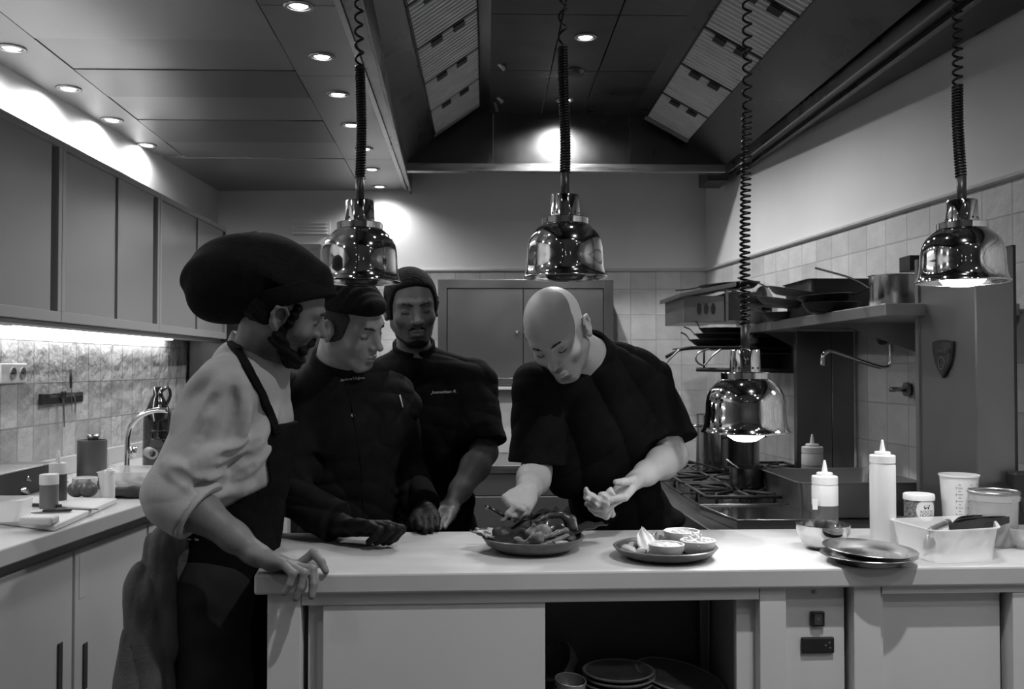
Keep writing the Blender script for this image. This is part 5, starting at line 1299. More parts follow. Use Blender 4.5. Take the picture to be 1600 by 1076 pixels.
for k, (px, Y, r_) in enumerate(((982, 2.22, 0.013), (989, 2.26, 0.013), (1000, 2.19, 0.012), (978, 2.25, 0.011))):
    lump('potato_piece', 'pale crumbed piece among the salad on the right plate', 'food', at_(px, Y, zpl+0.012), (r_*1.2, r_, r_*0.9), 20+k, CR_, group='crumbed pieces on the right plate')
# heaped seafood plate: leaf base, ribs, dark shells, pale meat
zq = cP.z+0.008
MEAT = M('grilled_meat', 0.028, 0.45, noise=0.7, nscale=35, bump=0.8, bscale=90); PALE = M('white_crab_meat', 0.24, 0.5, noise=0.6, nscale=55, bump=0.9, bscale=80)
BAN = M('banana_leaf', 0.02, 0.4, noise=0.3, nscale=12, bump=0.2)
def sheet(name, label, pts, mat, th=0.0015):
    m = MB().add([tuple(p) for p in pts], [tuple(range(len(pts)))]); o = m.build(name, mat, None); s = o.modifiers.new('thickness', 'SOLIDIFY'); s.thickness = th
    return tag(o, label, 'leaf')
def leafstrip(name, label, spine, w0, mat):
    P = smooth_path(spine, 6); n = len(P); vs = []
    for i, p in enumerate(P):
        u = i/(n-1); ww = w0*math.sin(PI*min(1, u*0.85+0.12))**0.7; d = (P[min(i+1,n-1)]-P[max(i-1,0)]).normalized(); s = d.cross(Vector((0,0,1))).normalized()
        for q in (-1, -0.5, 0, 0.5, 1): vs.append(p+s*ww*q+Vector((0,0,0.25*ww*q*q+0.003*math.sin(i*1.3+q*3))))
    o = MB().add(vs, [(i*5+k,(i+1)*5+k,(i+1)*5+k+1,i*5+k+1) for i in range(n-1) for k in range(4)]).build(name, mat, None, smooth=True)
    s = o.modifiers.new('thickness', 'SOLIDIFY'); s.thickness = 0.0015; return tag(o, label, 'leaf')
leafstrip('banana_leaf', 'dark leaf hanging over the left rim of the seafood plate', [at_(738, 2.34, zq+0.036), at_(772, 2.32, zq+0.022), at_(805, 2.28, zq+0.014), at_(840, 2.27, zq+0.008)], 0.045, BAN)
leafstrip('banana_leaf', 'dark pointed leaf sticking out over the right rim of the seafood plate', [at_(945, 2.40, zq+0.042), at_(915, 2.38, zq+0.034), at_(885, 2.36, zq+0.022), at_(850, 2.34, zq+0.01)], 0.035, BAN)
leafstrip('banana_leaf', 'dark ribbed leaf standing at the back of the seafood plate', [at_(790, 2.44, zq+0.02), at_(830, 2.43, zq+0.05), at_(858, 2.42, zq+0.068), at_(872, 2.41, zq+0.075)], 0.04, BAN)
# lobster-like claw/legs
def limb(name, label, pts, rs_, mat, seed, group=None, amp=0.0008):
    S = Sdf(warp=waves(amp, [((1,.3,.1),50,1),((.1,1,.4),60,1)], seed)); S.chain(pts, rs_, 0.004)
    return tag(sbuild(name, S, mat, h=0.0016), label, 'seafood', group)
SH = M('shell_dark', 0.05, 0.22, noise=0.5, nscale=20, coat=0.4)
limb('lobster_claw', 'dark glossy curved claw on top of the seafood', [at_(838, 2.36, zq+0.055), at_(858, 2.37, zq+0.068), at_(880, 2.36, zq+0.070), at_(893, 2.34, zq+0.062), at_(897, 2.33, zq+0.045)], [0.004,0.006,0.008,0.012,0.010], SH, 1)
limb('seafood_stick', 'pale long shellfish leg lying across the seafood, upper one', [at_(818, 2.26, zq+0.020), at_(850, 2.27, zq+0.033), at_(885, 2.29, zq+0.046)], [0.0055,0.006,0.0075], M('shell_pale', 0.17, 0.3, noise=0.4, nscale=25), 2, 'lobster legs')
limb('seafood_stick', 'pale long shellfish leg lying across the seafood, lower one', [at_(828, 2.24, zq+0.012), at_(858, 2.25, zq+0.022), at_(886, 2.28, zq+0.035)], [0.005,0.0055,0.006], M('shell_pale', 0.17, 0.3, noise=0.4, nscale=25), 3, 'lobster legs')
lump('lobster_tail', 'dark glossy rounded shell in the middle of the seafood plate', 'seafood', at_(868, 2.36, zq+0.040), (0.032,0.026,0.024), 5, SH, 0.15)
lump('lobster_tail', 'dark meaty piece at the right of the seafood plate', 'seafood', at_(880, 2.31, zq+0.022), (0.032,0.026,0.016), 6, MEAT, 0.3)
lump('crab_meat', 'pale lump of white meat at the front left of the seafood plate', 'seafood', at_(828, 2.27, zq+0.026), (0.024,0.018,0.015), 7, PALE, 0.8)
lump('crab_meat', 'smaller pale lump of white meat near the middle of the seafood plate', 'seafood', at_(846, 2.30, zq+0.038), (0.020,0.015,0.013), 8, PALE, 0.8)
lump('grilled_piece', 'dark grilled piece low at the front of the seafood plate', 'seafood', at_(850, 2.26, zq+0.012), (0.036,0.020,0.012), 9, MEAT, 0.35)
lump('grilled_piece', 'speckled grilled piece at the front right of the seafood plate', 'seafood', at_(872, 2.265, zq+0.018), (0.024,0.015,0.011), 10, CR_, 0.35)
lump('grilled_piece', 'dark charred lump at the left of the seafood plate under the hand', 'seafood', at_(785, 2.36, zq+0.022), (0.030,0.026,0.024), 11, MEAT, 0.4)
lump('grilled_piece', 'dark charred piece at the back of the seafood plate', 'seafood', at_(815, 2.37, zq+0.020), (0.034,0.030,0.022), 12, MEAT, 0.4)
# ================================================================== THINGS ON THE LEFT COUNTER
zc0 = ZL+0.001
def lc_(px, py): p = PZ(px, py, ZL); return Vector((p[0], p[1], zc0))
# cutting board with knives and soap-white block
b1, b2, b3, b4 = PZ(85, 822, ZL+0.015), PZ(183, 779, ZL+0.015), PZ(48, 776, ZL+0.015), PZ(-60, 803, ZL+0.015)
t = MB().prism([p[:2] for p in (b1,b2,b3,b4)], zc0, zc0+0.016).build('cutting_board', M('board_white', 0.66, 0.45, noise=0.05), None, bevel=0.003)
tag(t, 'white plastic cutting board with two knives on the left worktop', 'cutting board')
zk = zc0+0.0175
def knife(label, a, b, bl, wdt, hv):
    a, b = Vector(a), Vector(b); d = (b-a).normalized(); s = Vector((-d.y, d.x, 0)).normalized(); L_ = (b-a).length
    t = thing('kitchen_knife', label, 'knife', a, 0, 'knives on the cutting board')
    k = a+d*L_*bl
    P = [a, a+d*0.03+s*wdt*0.5, k+s*wdt*0.5, k-s*wdt*0.5, a+d*0.02-s*wdt*0.45]
    n = 5; MB().add([tuple(p) for p in P]+[tuple(p+Vector((0,0,.002))) for p in P], [tuple(range(n)), tuple(range(n,2*n))]+[(i,(i+1)%n,n+(i+1)%n,n+i) for i in range(n)]).build('blade', M('knife_blade', 0.25, 0.3, 1.0), t)
    R = frame_to(d); MB().box((-0.004,-0.009,0),(0.004,0.009,L_*(1-bl))).xf(Matrix.Translation(k+Vector((0,0,0.005))) @ (Matrix((s, Vector((0,0,1)), d)).transposed().to_4x4()) @ Matrix.Rotation(PI/2,4,'Z')).build('handle', BLACKP, t, bevel=0.002)
    return t
z_ = ZL+0.0185
knife('long dark knife at the back of the cutting board', PZ(154, 796, z_), PZ(46, 790, z_), 0.55, 0.024, 0)
knife('shorter dark knife with a rounded handle at the front of the cutting board', PZ(46, 801, z_), PZ(112, 799, z_), 0.32, 0.022, 0)
q = PZ(66, 818, ZL+0.02)
o = MB().box((q[0]-0.055, q[1]-0.02, zk), (q[0]+0.035, q[1]+0.028, zk+0.022)).build('cheese_block', M('cheese_white', 0.70, 0.5, noise=0.05), None, bevel=0.006)
tag(o, 'small pale rounded block beside the knives on the cutting board', 'block')
# clear tub at the left edge
c = lc_(6, 824); t = gn_pan('clear_tub', 'translucent plastic tub at the left edge of the picture on the worktop', 'tub', [(c.x-0.14,c.y-0.05),(c.x+0.055,c.y-0.02),(c.x+0.045,c.y+0.09),(c.x-0.14,c.y+0.09)], zc0+0.017, zc0+0.075, FBM, flange=0.004, th=0.0015)
# crumpled foil bag
FO = M('foil_bag', 0.5, 0.12, 1.0, noise=0.4, nscale=20)
S = Sdf(warp=waves(0.009, [((1,.3,.2),16,1),((.1,1,.4),21,1),((.6,.2,1),27,1)], 3)); c = lc_(8, 776); S.ell(c+Vector((-0.01,0.03,0.022)), (0.075,0.06,0.024)).cap(c+Vector((0.03,0.03,0.03)), c+Vector((0.05,0.05,0.06)), 0.012, 0.006, 0.02)
tag(sbuild('foil_bag', S, FO, h=0.003), 'crumpled shiny bag at the left edge behind the cutting board', 'bag')
# dark tray unit against the wall
t = thing('gastro_tray_holder', 'black holder with pale steel lids standing at the wall on the left worktop', 'tray holder', lc_(50, 770))
a = PZ(-30, 748, ZL+0.10); b = PZ(115, 738, ZL+0.09)
yb0, yb1 = 2.75, 3.62
xx0 = wx_l(3)+0.03; hh_ = 0.085
MB().box((xx0, yb0, zc0), (xx0+0.16, yb1, zc0+hh_)).build('body', M('holder_black', 0.015, 0.4), t, bevel=0.003)
MB().box((xx0+0.004, yb0+0.003, zc0+hh_+0.001), (xx0+0.158, yb1-0.12, zc0+hh_+0.007)).build('lid', M('lid_steel', 0.62, 0.35, 1.0), t, bevel=0.002)
MB().box((xx0+0.004, yb1-0.115, zc0+hh_+0.001), (xx0+0.158, yb1-0.003, zc0+hh_+0.006)).build('lid', M('lid_steel_dim', 0.4, 0.35, 1.0), t, bevel=0.002)
# two sauce bottles
SB = M('sauce_wall', 0.13, 0.3)
c = lc_(78, 764)
def low_bottle(label, px, py, Y, r, h, v, nozzle=True):
    p = PY(px, py, Y); C_ = (p[0], Y, zc0)
    t = thing('sauce_bottle', label, 'bottle', C_, 0, 'sauce bottles on the left worktop')
    MB().lathe([(0,0),(r*0.95,0),(r,0.005),(r,h*0.72),(r*0.98,h*0.74)], C_, 36).build('body', M('sauce_wall_%d' % int(v*100), v, 0.3, noise=0.1), t, auto=0.7)
    cp = MB().lathe([(r*0.98,h*0.74),(r*1.03,h*0.74),(r*1.03,h*0.98),(r*0.98,h),(0,h)], C_, 36).build('cap', M('cap_pale', 0.6 if nozzle is False else 0.45, 0.4), t, auto=0.7)
    if nozzle: MB().lathe([(r*0.35,h),(r*0.14,h*1.28),(0,h*1.3)], C_, 16).build('nozzle', M('cap_pale2', 0.6, 0.4), cp, smooth=True)
low_bottle('dark sauce bottle with a broad pale cap, front one of two by the tray holder', 77, 735, 2.95, 0.0265, 0.118, 0.14, False)
low_bottle('darker sauce bottle with a nozzle, rear one of two by the tray holder', 91, 730, 3.12, 0.0265, 0.135, 0.05, True)
# crumpled paper / cauliflower floret
lump('cauliflower_floret', 'pale knobbly floret in front of the sauce bottles', 'vegetable', lc_(85, 773)+Vector((0.0,0.02,0.028)), (0.026,0.022,0.026), 31, M('floret_pale', 0.6, 0.5, noise=0.25, nscale=40), 0.5)
lump('cauliflower_floret', 'small pale piece lying left of the knobbly floret', 'vegetable', lc_(69, 772)+Vector((0,0.01,0.014)), (0.012,0.012,0.020), 32, M('floret_pale', 0.6, 0.5), 0.4)
# round tub
c = lc_(127, 770); c.y += 0.03
t = thing('round_tub', 'low round translucent tub with lid between the florets and the salad box', 'tub', c)
MB().lathe([(0,0),(0.036,0),(0.040,0.03),(0.040,0.036)], c, 40).build('body', M('tub_white', 0.68, 0.35), t, auto=0.7)
MB().lathe([(0.040,0.036),(0.042,0.036),(0.042,0.05),(0.038,0.052),(0.036,0.046),(0,0.046)], c, 40).build('lid', M('tub_lid', 0.6, 0.3), t, auto=0.7)
# steel utensil canister with tools
p = PY(144, 700, 3.55); c = Vector((p[0], 3.55, zc0)); hcan = PY(144, 687, 3.55)[2]-zc0
t = thing('utensil_canister', 'tall grey steel utensil canister near the wall', 'canister', c)
MB().lathe([(0,0),(0.049,0),(0.051,0.003),(0.051,hcan),(0.049,hcan+0.001),(0.048,hcan),(0.048,0.005),(0,0.005)], c, 44).build('body', M('canister_grey', 0.16, 0.45, 0.6, noise=0.1), t, auto=0.7)
t = thing('ladle', 'steel ladle head standing in the grey utensil canister', 'ladle', c+Vector((0.005,0,hcan-0.02)))
MB().lathe([(0,0),(0.015,0.004),(0.02,0.018),(0.021,0.03),(0.019,0.03),(0.013,0.008),(0,0.004)], c+Vector((0.003,0,hcan-0.01)), 24).build('bowl', STEEL, t, smooth=True)
MB().cyl(c+Vector((0.003,0,0.01)), c+Vector((0.003,0,hcan-0.005)), 0.004, n=8).build('handle', STEEL, t, smooth=True)
# onions
for k, (px, nm) in enumerate(((120, 'left'), (138, 'right'))):
    c = PY(px, 745, 3.30); S = Sdf(warp=waves(0.0006, [((1,0,0),70,1),((0,1,0),70,1)], k)); S.ell((c[0], 3.30, zc0+0.027), (0.031,0.031,0.026)).cap((c[0],3.30,zc0+0.05),(c[0]+0.004,3.30,zc0+0.06),0.005,0.002,0.015)
    tag(sbuild('onion', S, M('onion_skin', 0.10, 0.3, noise=0.3, nscale=6, stretch=(6,6,1)), h=0.002), 'dark onion behind the round tub, %s of the two' % nm, 'onion', 'onions behind the round tub')
# salad box
zz1 = zc0+0.083
w1, w2 = PZ(149, 777, ZL), PZ(250, 774, ZL)
t = gn_pan('salad_box', 'large translucent box of chopped vegetables beside the white sleeve', 'food box', [(w1[0],w1[1]),(w2[0]-0.01,w1[1]+0.02),(w2[0]-0.01,w1[1]+0.24),(w1[0]-0.01,w1[1]+0.24)], zc0, zz1, FBM, flange=0.005, th=0.002, taper=0.92)
cc = Vector(((w1[0]+w2[0])/2, w1[1]+0.12, zc0))
rs = random.Random(11)
for k in range(9):
    dx, dy = rs.uniform(-0.08, 0.07), rs.uniform(-0.07, 0.07); dk = dx < -0.02 and k % 2 == 0
    lump('vegetable_piece', ('dark chopped vegetable piece' if dk else 'pale chopped vegetable piece')+' inside the translucent salad box', 'vegetable', cc+Vector((dx, dy, 0.022+0.012*(k % 3))), (0.022,0.018,0.014), 50+k, M('veg_dark', 0.07, 0.5, noise=0.3) if dk else M('veg_pale', 0.5, 0.5, noise=0.3, nscale=30), 0.4, 'chopped vegetables in the salad box', h=0.003)
t = squeeze_bottle('small white squeeze bottle with its nozzle rising behind the salad box front', (PY(160, 740, 3.13)[0], 3.19, zc0+0.012), 0.017, 0.115, group=None)
# folded dark cloth
S = Sdf(warp=waves(0.004, [((1,.3,.2),9,1),((.1,1,.4),12,1),((0,.2,1),14,.6)], 9)); c = lc_(205, 779); S.box(c+Vector((0,0.03,0.012)), (0.085,0.035,0.011), rad=0.010).box(c+Vector((-0.02,0.03,0.026)), (0.05,0.028,0.008), rad=0.008, k=0.012)
tag(sbuild('kitchen_cloth', S, M('cloth_dark', 0.05, 0.85, noise=0.2, bump=0.4, bscale=150), h=0.003), 'folded dark kitchen cloth in front of the salad box', 'cloth')
# tap, glass demijohn, roll at the sink
def TQ(px, py, Y=3.72): return PY(px, py, Y)
t = thing('kitchen_tap', 'curved chrome kitchen tap behind the sleeve of the white jacket', 'tap', (TQ(202,720)[0], 3.72, zc0))
MB().tube(smooth_path([(TQ(198,720)[0], 3.72, zc0+0.02), TQ(199,700), TQ(200,680), TQ(207,662), TQ(222,648), TQ(242,641), TQ(262,641)], 6), 0.010, 12).build('spout', CHROME, t, smooth=True)
MB().lathe([(0,0),(0.022,0),(0.022,0.01),(0.016,0.02),(0.014,0.05)], (TQ(198,720)[0], 3.72, zc0), 24).build('base', CHROME, t, smooth=True)
MB().cyl(TQ(208,697), TQ(207,715), 0.016, 0.010, 16).build('lever', CHROME, t, smooth=True)
y = 4.3; p = PY(246, 690, y); c = Vector((p[0], y, zc0))
t = thing('glass_demijohn', 'big dark glass jug with a handle at the far end of the worktop', 'jug', c)
hj = PY(246, 604, y)[2]-zc0; GL = M('dark_glass', 0.012, 0.06, spec=0.8, coat=0.5)
MB().lathe([(0,0),(0.058,0),(0.062,0.006),(0.062,hj*0.55),(0.058,hj*0.66),(0.03,hj*0.85),(0.021,hj*0.9),(0.021,hj),(0,hj)], c, 44).build('body', GL, t, smooth=True)
for k in range(4):
    MB().lathe([(0.061,0),(0.0645,0.004),(0.061,0.008)], c+Vector((0,0,hj*(0.12+0.11*k))), 44).build('ridge', GL, t, smooth=True)
MB().tube(smooth_path([c+Vector((0.02,0,hj*0.95)), c+Vector((0.045,0,hj*0.99)), c+Vector((0.055,0,hj*0.9)), c+Vector((0.04,0,hj*0.78))]), 0.007, 10).build('handle', GL, t, smooth=True)
y = 3.8; p = PY(232, 706, y)
t = thing('paper_roll', 'small grey roll lying on its side behind the salad box', 'roll', p)
MB().lathe([(0.012,0),(0.020,0),(0.020,0.09),(0.012,0.09)], (0,0,0), 28, close=True).xf(Matrix.Translation((p[0]-0.0, y, p[2])) @ Matrix.Rotation(0.5,4,'Z') @ Matrix.Rotation(PI/2,4,'X')).build('tube', M('roll_grey', 0.4, 0.6), t, auto=0.7)
# ================================================================== THE PEOPLE
def A(*p): return np.array(p, float)
def unit(v): v = np.array(v, float); return v/np.linalg.norm(v)
def head_sdf(o):
    # local frame: +x the person's right, +y where the face looks, +z up
    S = Sdf(); w = o.get('w', 1.0); jw = o.get('jaw', 1.0); ns = o.get('nose', 1.0)
    S.ell((0,-.014,.030), (.0745*w,.093,.079), k=.02)
    S.ell((0,.012,-.012), (.0655*w,.074,.082), k=.03)
    S.ell((0,.022,-.068), (.050*w*jw,.052,.050), k=.03)
    S.ell((0,.066,-.105), (.022,.018,.015), k=.022)
    for s in (1,-1):
        S.cap((s*.054*w*jw,-.002,-.062), (s*.018,.062,-.106), .013, .013, k=.024)
        S.ell((s*.043*w,.056,-.036), (.019,.017,.018), k=.026)
        S.cap((s*.012,.0845,.014), (s*.044,.0685,.014), .0085, .0075, k=.014)
        S.ell((s*.0315,.0915,-.008), (.0175,.0125,.0120), k=.012, mode='s')
        S.ell((s*.031,.0665,-.0085), (.0150,.0150,.0135), k=.004)
        # eyelid crease and lower lid fold
        S.cap((s*.019,.0855,-.0015), (s*.043,.0765,-.002), .0018, .0016, k=.003, mode='s')
        S.cap((s*.020,.0815,-.0175), (s*.041,.0735,-.018), .0015, .0014, k=.003, mode='s')
        # ear
        S.ell((s*.0765*w,-.010,-.016), (.0075,.017,.029), k=.008)
        E = [(s*.081*w,.004,-.020),(s*.085*w,.006,.002),(s*.088*w,-.006,.016),(s*.089*w,-.022,.010),(s*.087*w,-.026,-.008),(s*.083*w,-.018,-.028),(s*.080*w,-.006,-.041)]
        S.chain(E, [.0035,.0038,.004,.004,.004,.0045,.0065], k=.004)
        S.ell((s*.0865*w,-.008,-.010), (.005,.0085,.013), k=.005, mode='s')
    # nose
    S.ell((0,.062,-.042), (.034,.024,.030), k=.016)
    S.cap((0,.074,.004), (0,.086,-.036), .0095, .0145, k=.010)
    S.cap((0,.082,.006), (0,.101*1.0,-.026), .0085, .0085*ns, k=.012)
    S.ell((0,.1085,-.0385), (.0105*ns,.0115*ns,.0095*ns), k=.010)
    for s in (1,-1):
        S.ell((s*.0125*ns,.0945,-.0425), (.0078,.010,.0072), k=.006)
        S.ell((s*.0065,.1005,-.0495), (.0035,.0045,.003), k=.003, mode='s')
    # mouth
    S.ell((0,.070,-.072), (.030,.024,.024), k=.018)
    S.cap((0,.0985,-.052), (0,.0955,-.062), .0022, .003, k=.006, mode='s')
    U_ = [(-.0235,.0815,-.0745),(-.012,.0925,-.0705),(-.004,.0965,-.0690),(.004,.0965,-.0690),(.012,.0925,-.0705),(.0235,.0815,-.0745)]
    S.chain(U_, [.0020,.0033,.0036,.0036,.0033,.0020], k=.003)
    Lw = [(-.0215,.0810,-.0765),(-.010,.0910,-.0805),(0,.0935,-.0815),(.010,.0910,-.0805),(.0215,.0810,-.0765)]
    S.chain(Lw, [.0020,.0038,.0044,.0038,.0020], k=.003)
    S.chain([(-.022,.0855,-.0752),(-.010,.0965,-.0752),(0,.0995,-.0750),(.010,.0965,-.0752),(.022,.0855,-.0752)], .0011, k=.0018, mode='s')
    S.ell((0,.0865,-.0935), (.014,.006,.005), k=.008, mode='s')
    return S
def shell(t, region, noise=None, w=1.0, jw=1.0, k=.006):
    # a layer of hair of thickness t over the head, inside a region field
    H = Sdf(warp=(lambda P: -t + (noise(P) if noise else 0)))
    H.ell((0,-.014,.030), (.0745*w,.093,.079), k=.02); H.ell((0,.012,-.012), (.0655*w,.074,.082), k=.03); H.ell((0,.022,-.068), (.050*w*jw,.052,.050), k=.03); H.ell((0,.066,-.105), (.022,.018,.015), k=.022)
    for s in (1,-1):
        H.cap((s*.054*w*jw,-.002,-.062), (s*.018,.062,-.106), .013, .013, k=.024); H.ell((s*.043*w,.056,-.036), (.019,.017,.018), k=.026)
    H.ell((0,.070,-.072), (.030,.024,.024), k=.018)
    O = Sdf(); O.group(H, k=.001); O.group(region, k=k, mode='i'); return O
def bez(a, b, n): return [a+(b-a)*i/n for i in range(n+1)]
def finger(S, B, T, ls, rs_, bulge, k=.0035):
    B, T = A(*B), A(*T); l1, l2 = ls[0], ls[1]+ls[2]*0.96
    d = T-B; D = np.linalg.norm(d); D2 = min(max(D, abs(l1-l2)+.004), (l1+l2)*0.995); d = d/D; T = B+d*D2
    x = (D2*D2+l1*l1-l2*l2)/(2*D2); h = math.sqrt(max(l1*l1-x*x, 0))
    b = A(*bulge); b = b-d*(b@d); b = unit(b); P = B+d*x+b*h
    e = unit(T-P); mid = P+e*ls[1]*0.98; nb = b-e*(b@e)
    if np.linalg.norm(nb) > 1e-3: mid = mid+unit(nb)*0.0035*(1 if h > 0.004 else 0.3)
    S.chain([B, P, mid, T], [rs_[0], rs_[1], rs_[2], rs_[3]], k=k)
    S.ell(P, rs_[1]*1.06, k=.003)
    return P, mid, T
def hand(S, W, K, n, side, tips, sc_=1.0, fist=False):
    # W wrist, K middle of the knuckle row, n palm normal, tips: index..pinky, thumb
    W, K = A(*W), A(*K); d = unit(K-W); n = unit(A(*n)-d*(A(*n)@d)); t = np.cross(d, n) if side == 'R' else np.cross(n, d)
    s = sc_; offs = [.0285, .0095, -.0095, -.0270]; back = [0, .003, -.001, -.007]
    K = W+d*max(np.linalg.norm(K-W), .070*s)
    bases = [K+t*o*s+d*b*s - n*.002 for o, b in zip(offs, back)]
    for o, B in zip([.020,.007,-.007,-.019], bases):
        S.cap(W+t*o*s, B, .0135*s, .0108*s, k=.012)
    S.cap(W-d*.02, W, .0215*s, .021*s, k=.012)
    S.ell((W+K)/2+n*.004-t*.014*s, (.018*s,)*3, k=.015)
    L = [(.042,.026,.021),(.046,.029,.022),(.043,.027,.021),(.034,.020,.019)]; R_ = [(.0098,.0088,.0080,.0068),(.0100,.0090,.0082,.0070),(.0094,.0086,.0078,.0066),(.0086,.0076,.0070,.0060)]
    out = []
    if fist:
        tips = [B+d*.004*s+n*.036*s for B in bases]+[K+d*.014*s+t*.020*s+n*.024*s]
    for B, T, l, r in zip(bases, tips[:4], L, R_):
        out.append(finger(S, B, T, [q*s for q in l], [q*s for q in r], -n if not fist else d-n*.15))
    tb = W+d*.018*s+t*.020*s+n*.006; T = A(*tips[4])
    tm = tb + unit(0.62*unit(T-tb)+0.38*(d*.5+t*.8))*.040*s
    S.cap(tb, tm, .0145*s, .0115*s, k=.016)
    out.append(finger(S, tm, T, [.034*s,.014*s,.014*s], [.0108*s,.0100*s,.0092*s,.0076*s], -n*0.6+t*0.8))
    return out
def Rz_frame(fwd, up): return rot_mat(fwd, up)
SKIN = lambda v: M('skin_%d' % int(v*1000), v, 0.50, noise=0.10, nscale=14, bump=0.12, bscale=220, attr='stubble', attr_v=0.035, spec=0.4)
def body_sdf(o):
    S = Sdf(); H = o['head']; T = (A(*H[0]), Rz_frame(H[1], H[2])); hd = head_sdf(o.get('face', {}))
    S.group(hd, T=T, k=.004)
    R = T[1]; org = T[0]; loc = lambda x,y,z: org+R@A(x,y,z)
    nb = A(*o['neck'])
    S.cap(loc(0,-.025,-.055), nb, .050, .056, k=.03)
    S.cap(loc(0,.012,-.085), nb+unit(A(*o['chestfwd']))*.02, .030, .042, k=.02)
    pel, chest = A(*o['pelvis']), A(*o['chest'])
    fw = unit(o['chestfwd']); up = unit(nb-pel); lat = unit(A(*o['shR'])-A(*o['shL'])); fw = unit(np.cross(up, lat)); 
    Rt = np.stack([lat, fw, up], 1)
    S.ell(chest, (.155,.095,.17), Rt, k=.05); S.ell(pel, (.155,.10,.12), np.stack([lat, unit(np.cross(A(0,0,1), lat)), A(0,0,1)], 1), k=.06)
    S.cap(chest, pel, .10, .11, k=.06)
    S.cap(nb-up*.03, A(*o['shR']), .05, .045, k=.05); S.cap(nb-up*.03, A(*o['shL']), .05, .045, k=.05)
    for s in 'RL':
        sh, el, wr = A(*o['sh'+s]), A(*o['el'+s]), A(*o['wr'+s]); am = o.get('armr', 1.0)
        S.cap(sh, el, .046*am, .039*am, k=.03)
        m = el+(wr-el)*.28; d = unit(wr-el)
        S.cap(el, m, .037*am, .042*am, k=.02); S.cap(m, el+(wr-el)*.7, .042*am, .030*am, k=.02); S.cap(el+(wr-el)*.7, wr, .030*am, .0215*am, k=.02)
    for s in 'RL':
        h = o['hand'+s]; hand(S, o['wr'+s], h['K'], h['n'], s, h['tips'], h.get('s', 1.0), h.get('fist', False))
        hp = pel + lat*(.085 if s == 'R' else -.085) - A(0,0,.04)
        kn = A(*o['kn'+s]) if 'kn'+s in o else hp+A(0,0,-.40)+fw*A(1,1,0)*.03; an = A(*o['an'+s]) if 'an'+s in o else A(kn[0], kn[1], .09)-fw*A(1,1,0)*.03
        S.cap(hp, kn, .080, .056, k=.04); S.cap(kn, kn+(an-kn)*.35, .052, .056, k=.03); S.cap(kn+(an-kn)*.35, an, .056, .036, k=.03)
        S.cap(an-A(0,0,.03), an+unit(fw*A(1,1,0))*.15-A(0,0,.055), .036, .026, k=.03)
    return S, T, Rt
def stubble_attr(me, T, fn, world_inv=None):
    n = len(me.vertices); co = np.empty(n*3, np.float32); me.vertices.foreach_get('co', co); P = co.reshape(-1,3).astype(float)
    Q = (P-T[0])@T[1]; v = np.where(vlen(Q) < .2, fn(Q), 0.0)
    at = me.attributes.new('stubble', 'FLOAT', 'POINT'); at.data.foreach_set('value', v.astype(np.float32))
def sstep(a, b, x): t = np.clip((x-a)/(b-a), 0, 1); return t*t*(3-2*t)
def jaw_mask(strength, lip=True, side=True):
    def fn(Q):
        x, y, z = Q[:,0], Q[:,1], Q[:,2]; ax = np.abs(x)
        m = sstep(-.038, -.062, z + .25*(.07-np.clip(y, -.02, .09)) - 0.30*np.clip(ax-.03, 0, .04))
        # cheeks clear, moustache area on, lips off
        m = np.maximum(m*sstep(-.03, .0, y), sstep(.028,.020,ax)*sstep(-.050,-.055,z)*sstep(.07,.08,y))
        sb = sstep(.05,.06,ax)*sstep(.02,.0,z)*sstep(-.012,.0,y)*sstep(.045,.03,y) if side else 0
        m = np.maximum(m, sb*0.8)
        lips = sstep(.024,.018,ax)*sstep(-.0665,-.0690,z)*sstep(-.089,-.086,z)*sstep(.075,.085,y)
        m = m*(1-lips); m = m*sstep(-.16,-.13,z)
        return m*strength + 0.30*lips*(y > .06)
    return fn
HAIRM = M('hair_black', 0.008, 0.8, noise=0.5, nscale=120, bump=0.8, bscale=260, spec=0.15)
BROWM = M('brow_hair', 0.02, 0.7, noise=0.3, nscale=200)
def head_part(name, S, T, mat, parent, h=0.0022):
    G_ = Sdf(); G_.group(S, T=T); return sbuild(name, G_, mat, parent, h=h)
def brows_lashes(T, parent, lash=True, thick=1.0, z=-.0035):
    for s in (1,-1):
        S = Sdf(); S.chain([(s*.011,.0915,.0125+z),(s*.024,.0905,.0175+z),(s*.038,.0815,.0185+z),(s*.048,.0700,.0145+z)], [.0026*thick,.0032*thick,.0026*thick,.0012], k=.003)
        head_part('eyebrow', S, T, BROWM, parent, 0.0014)
        if lash:
            S = Sdf(); S.chain([(s*.0185,.0795,-.0135),(s*.025,.0832,-.0152),(s*.032,.0838,-.0156),(s*.039,.0805,-.0145),(s*.0445,.0735,-.0115)], .0011, k=.002)
            head_part('eyelashes', S, T, BROWM, parent, 0.0010)
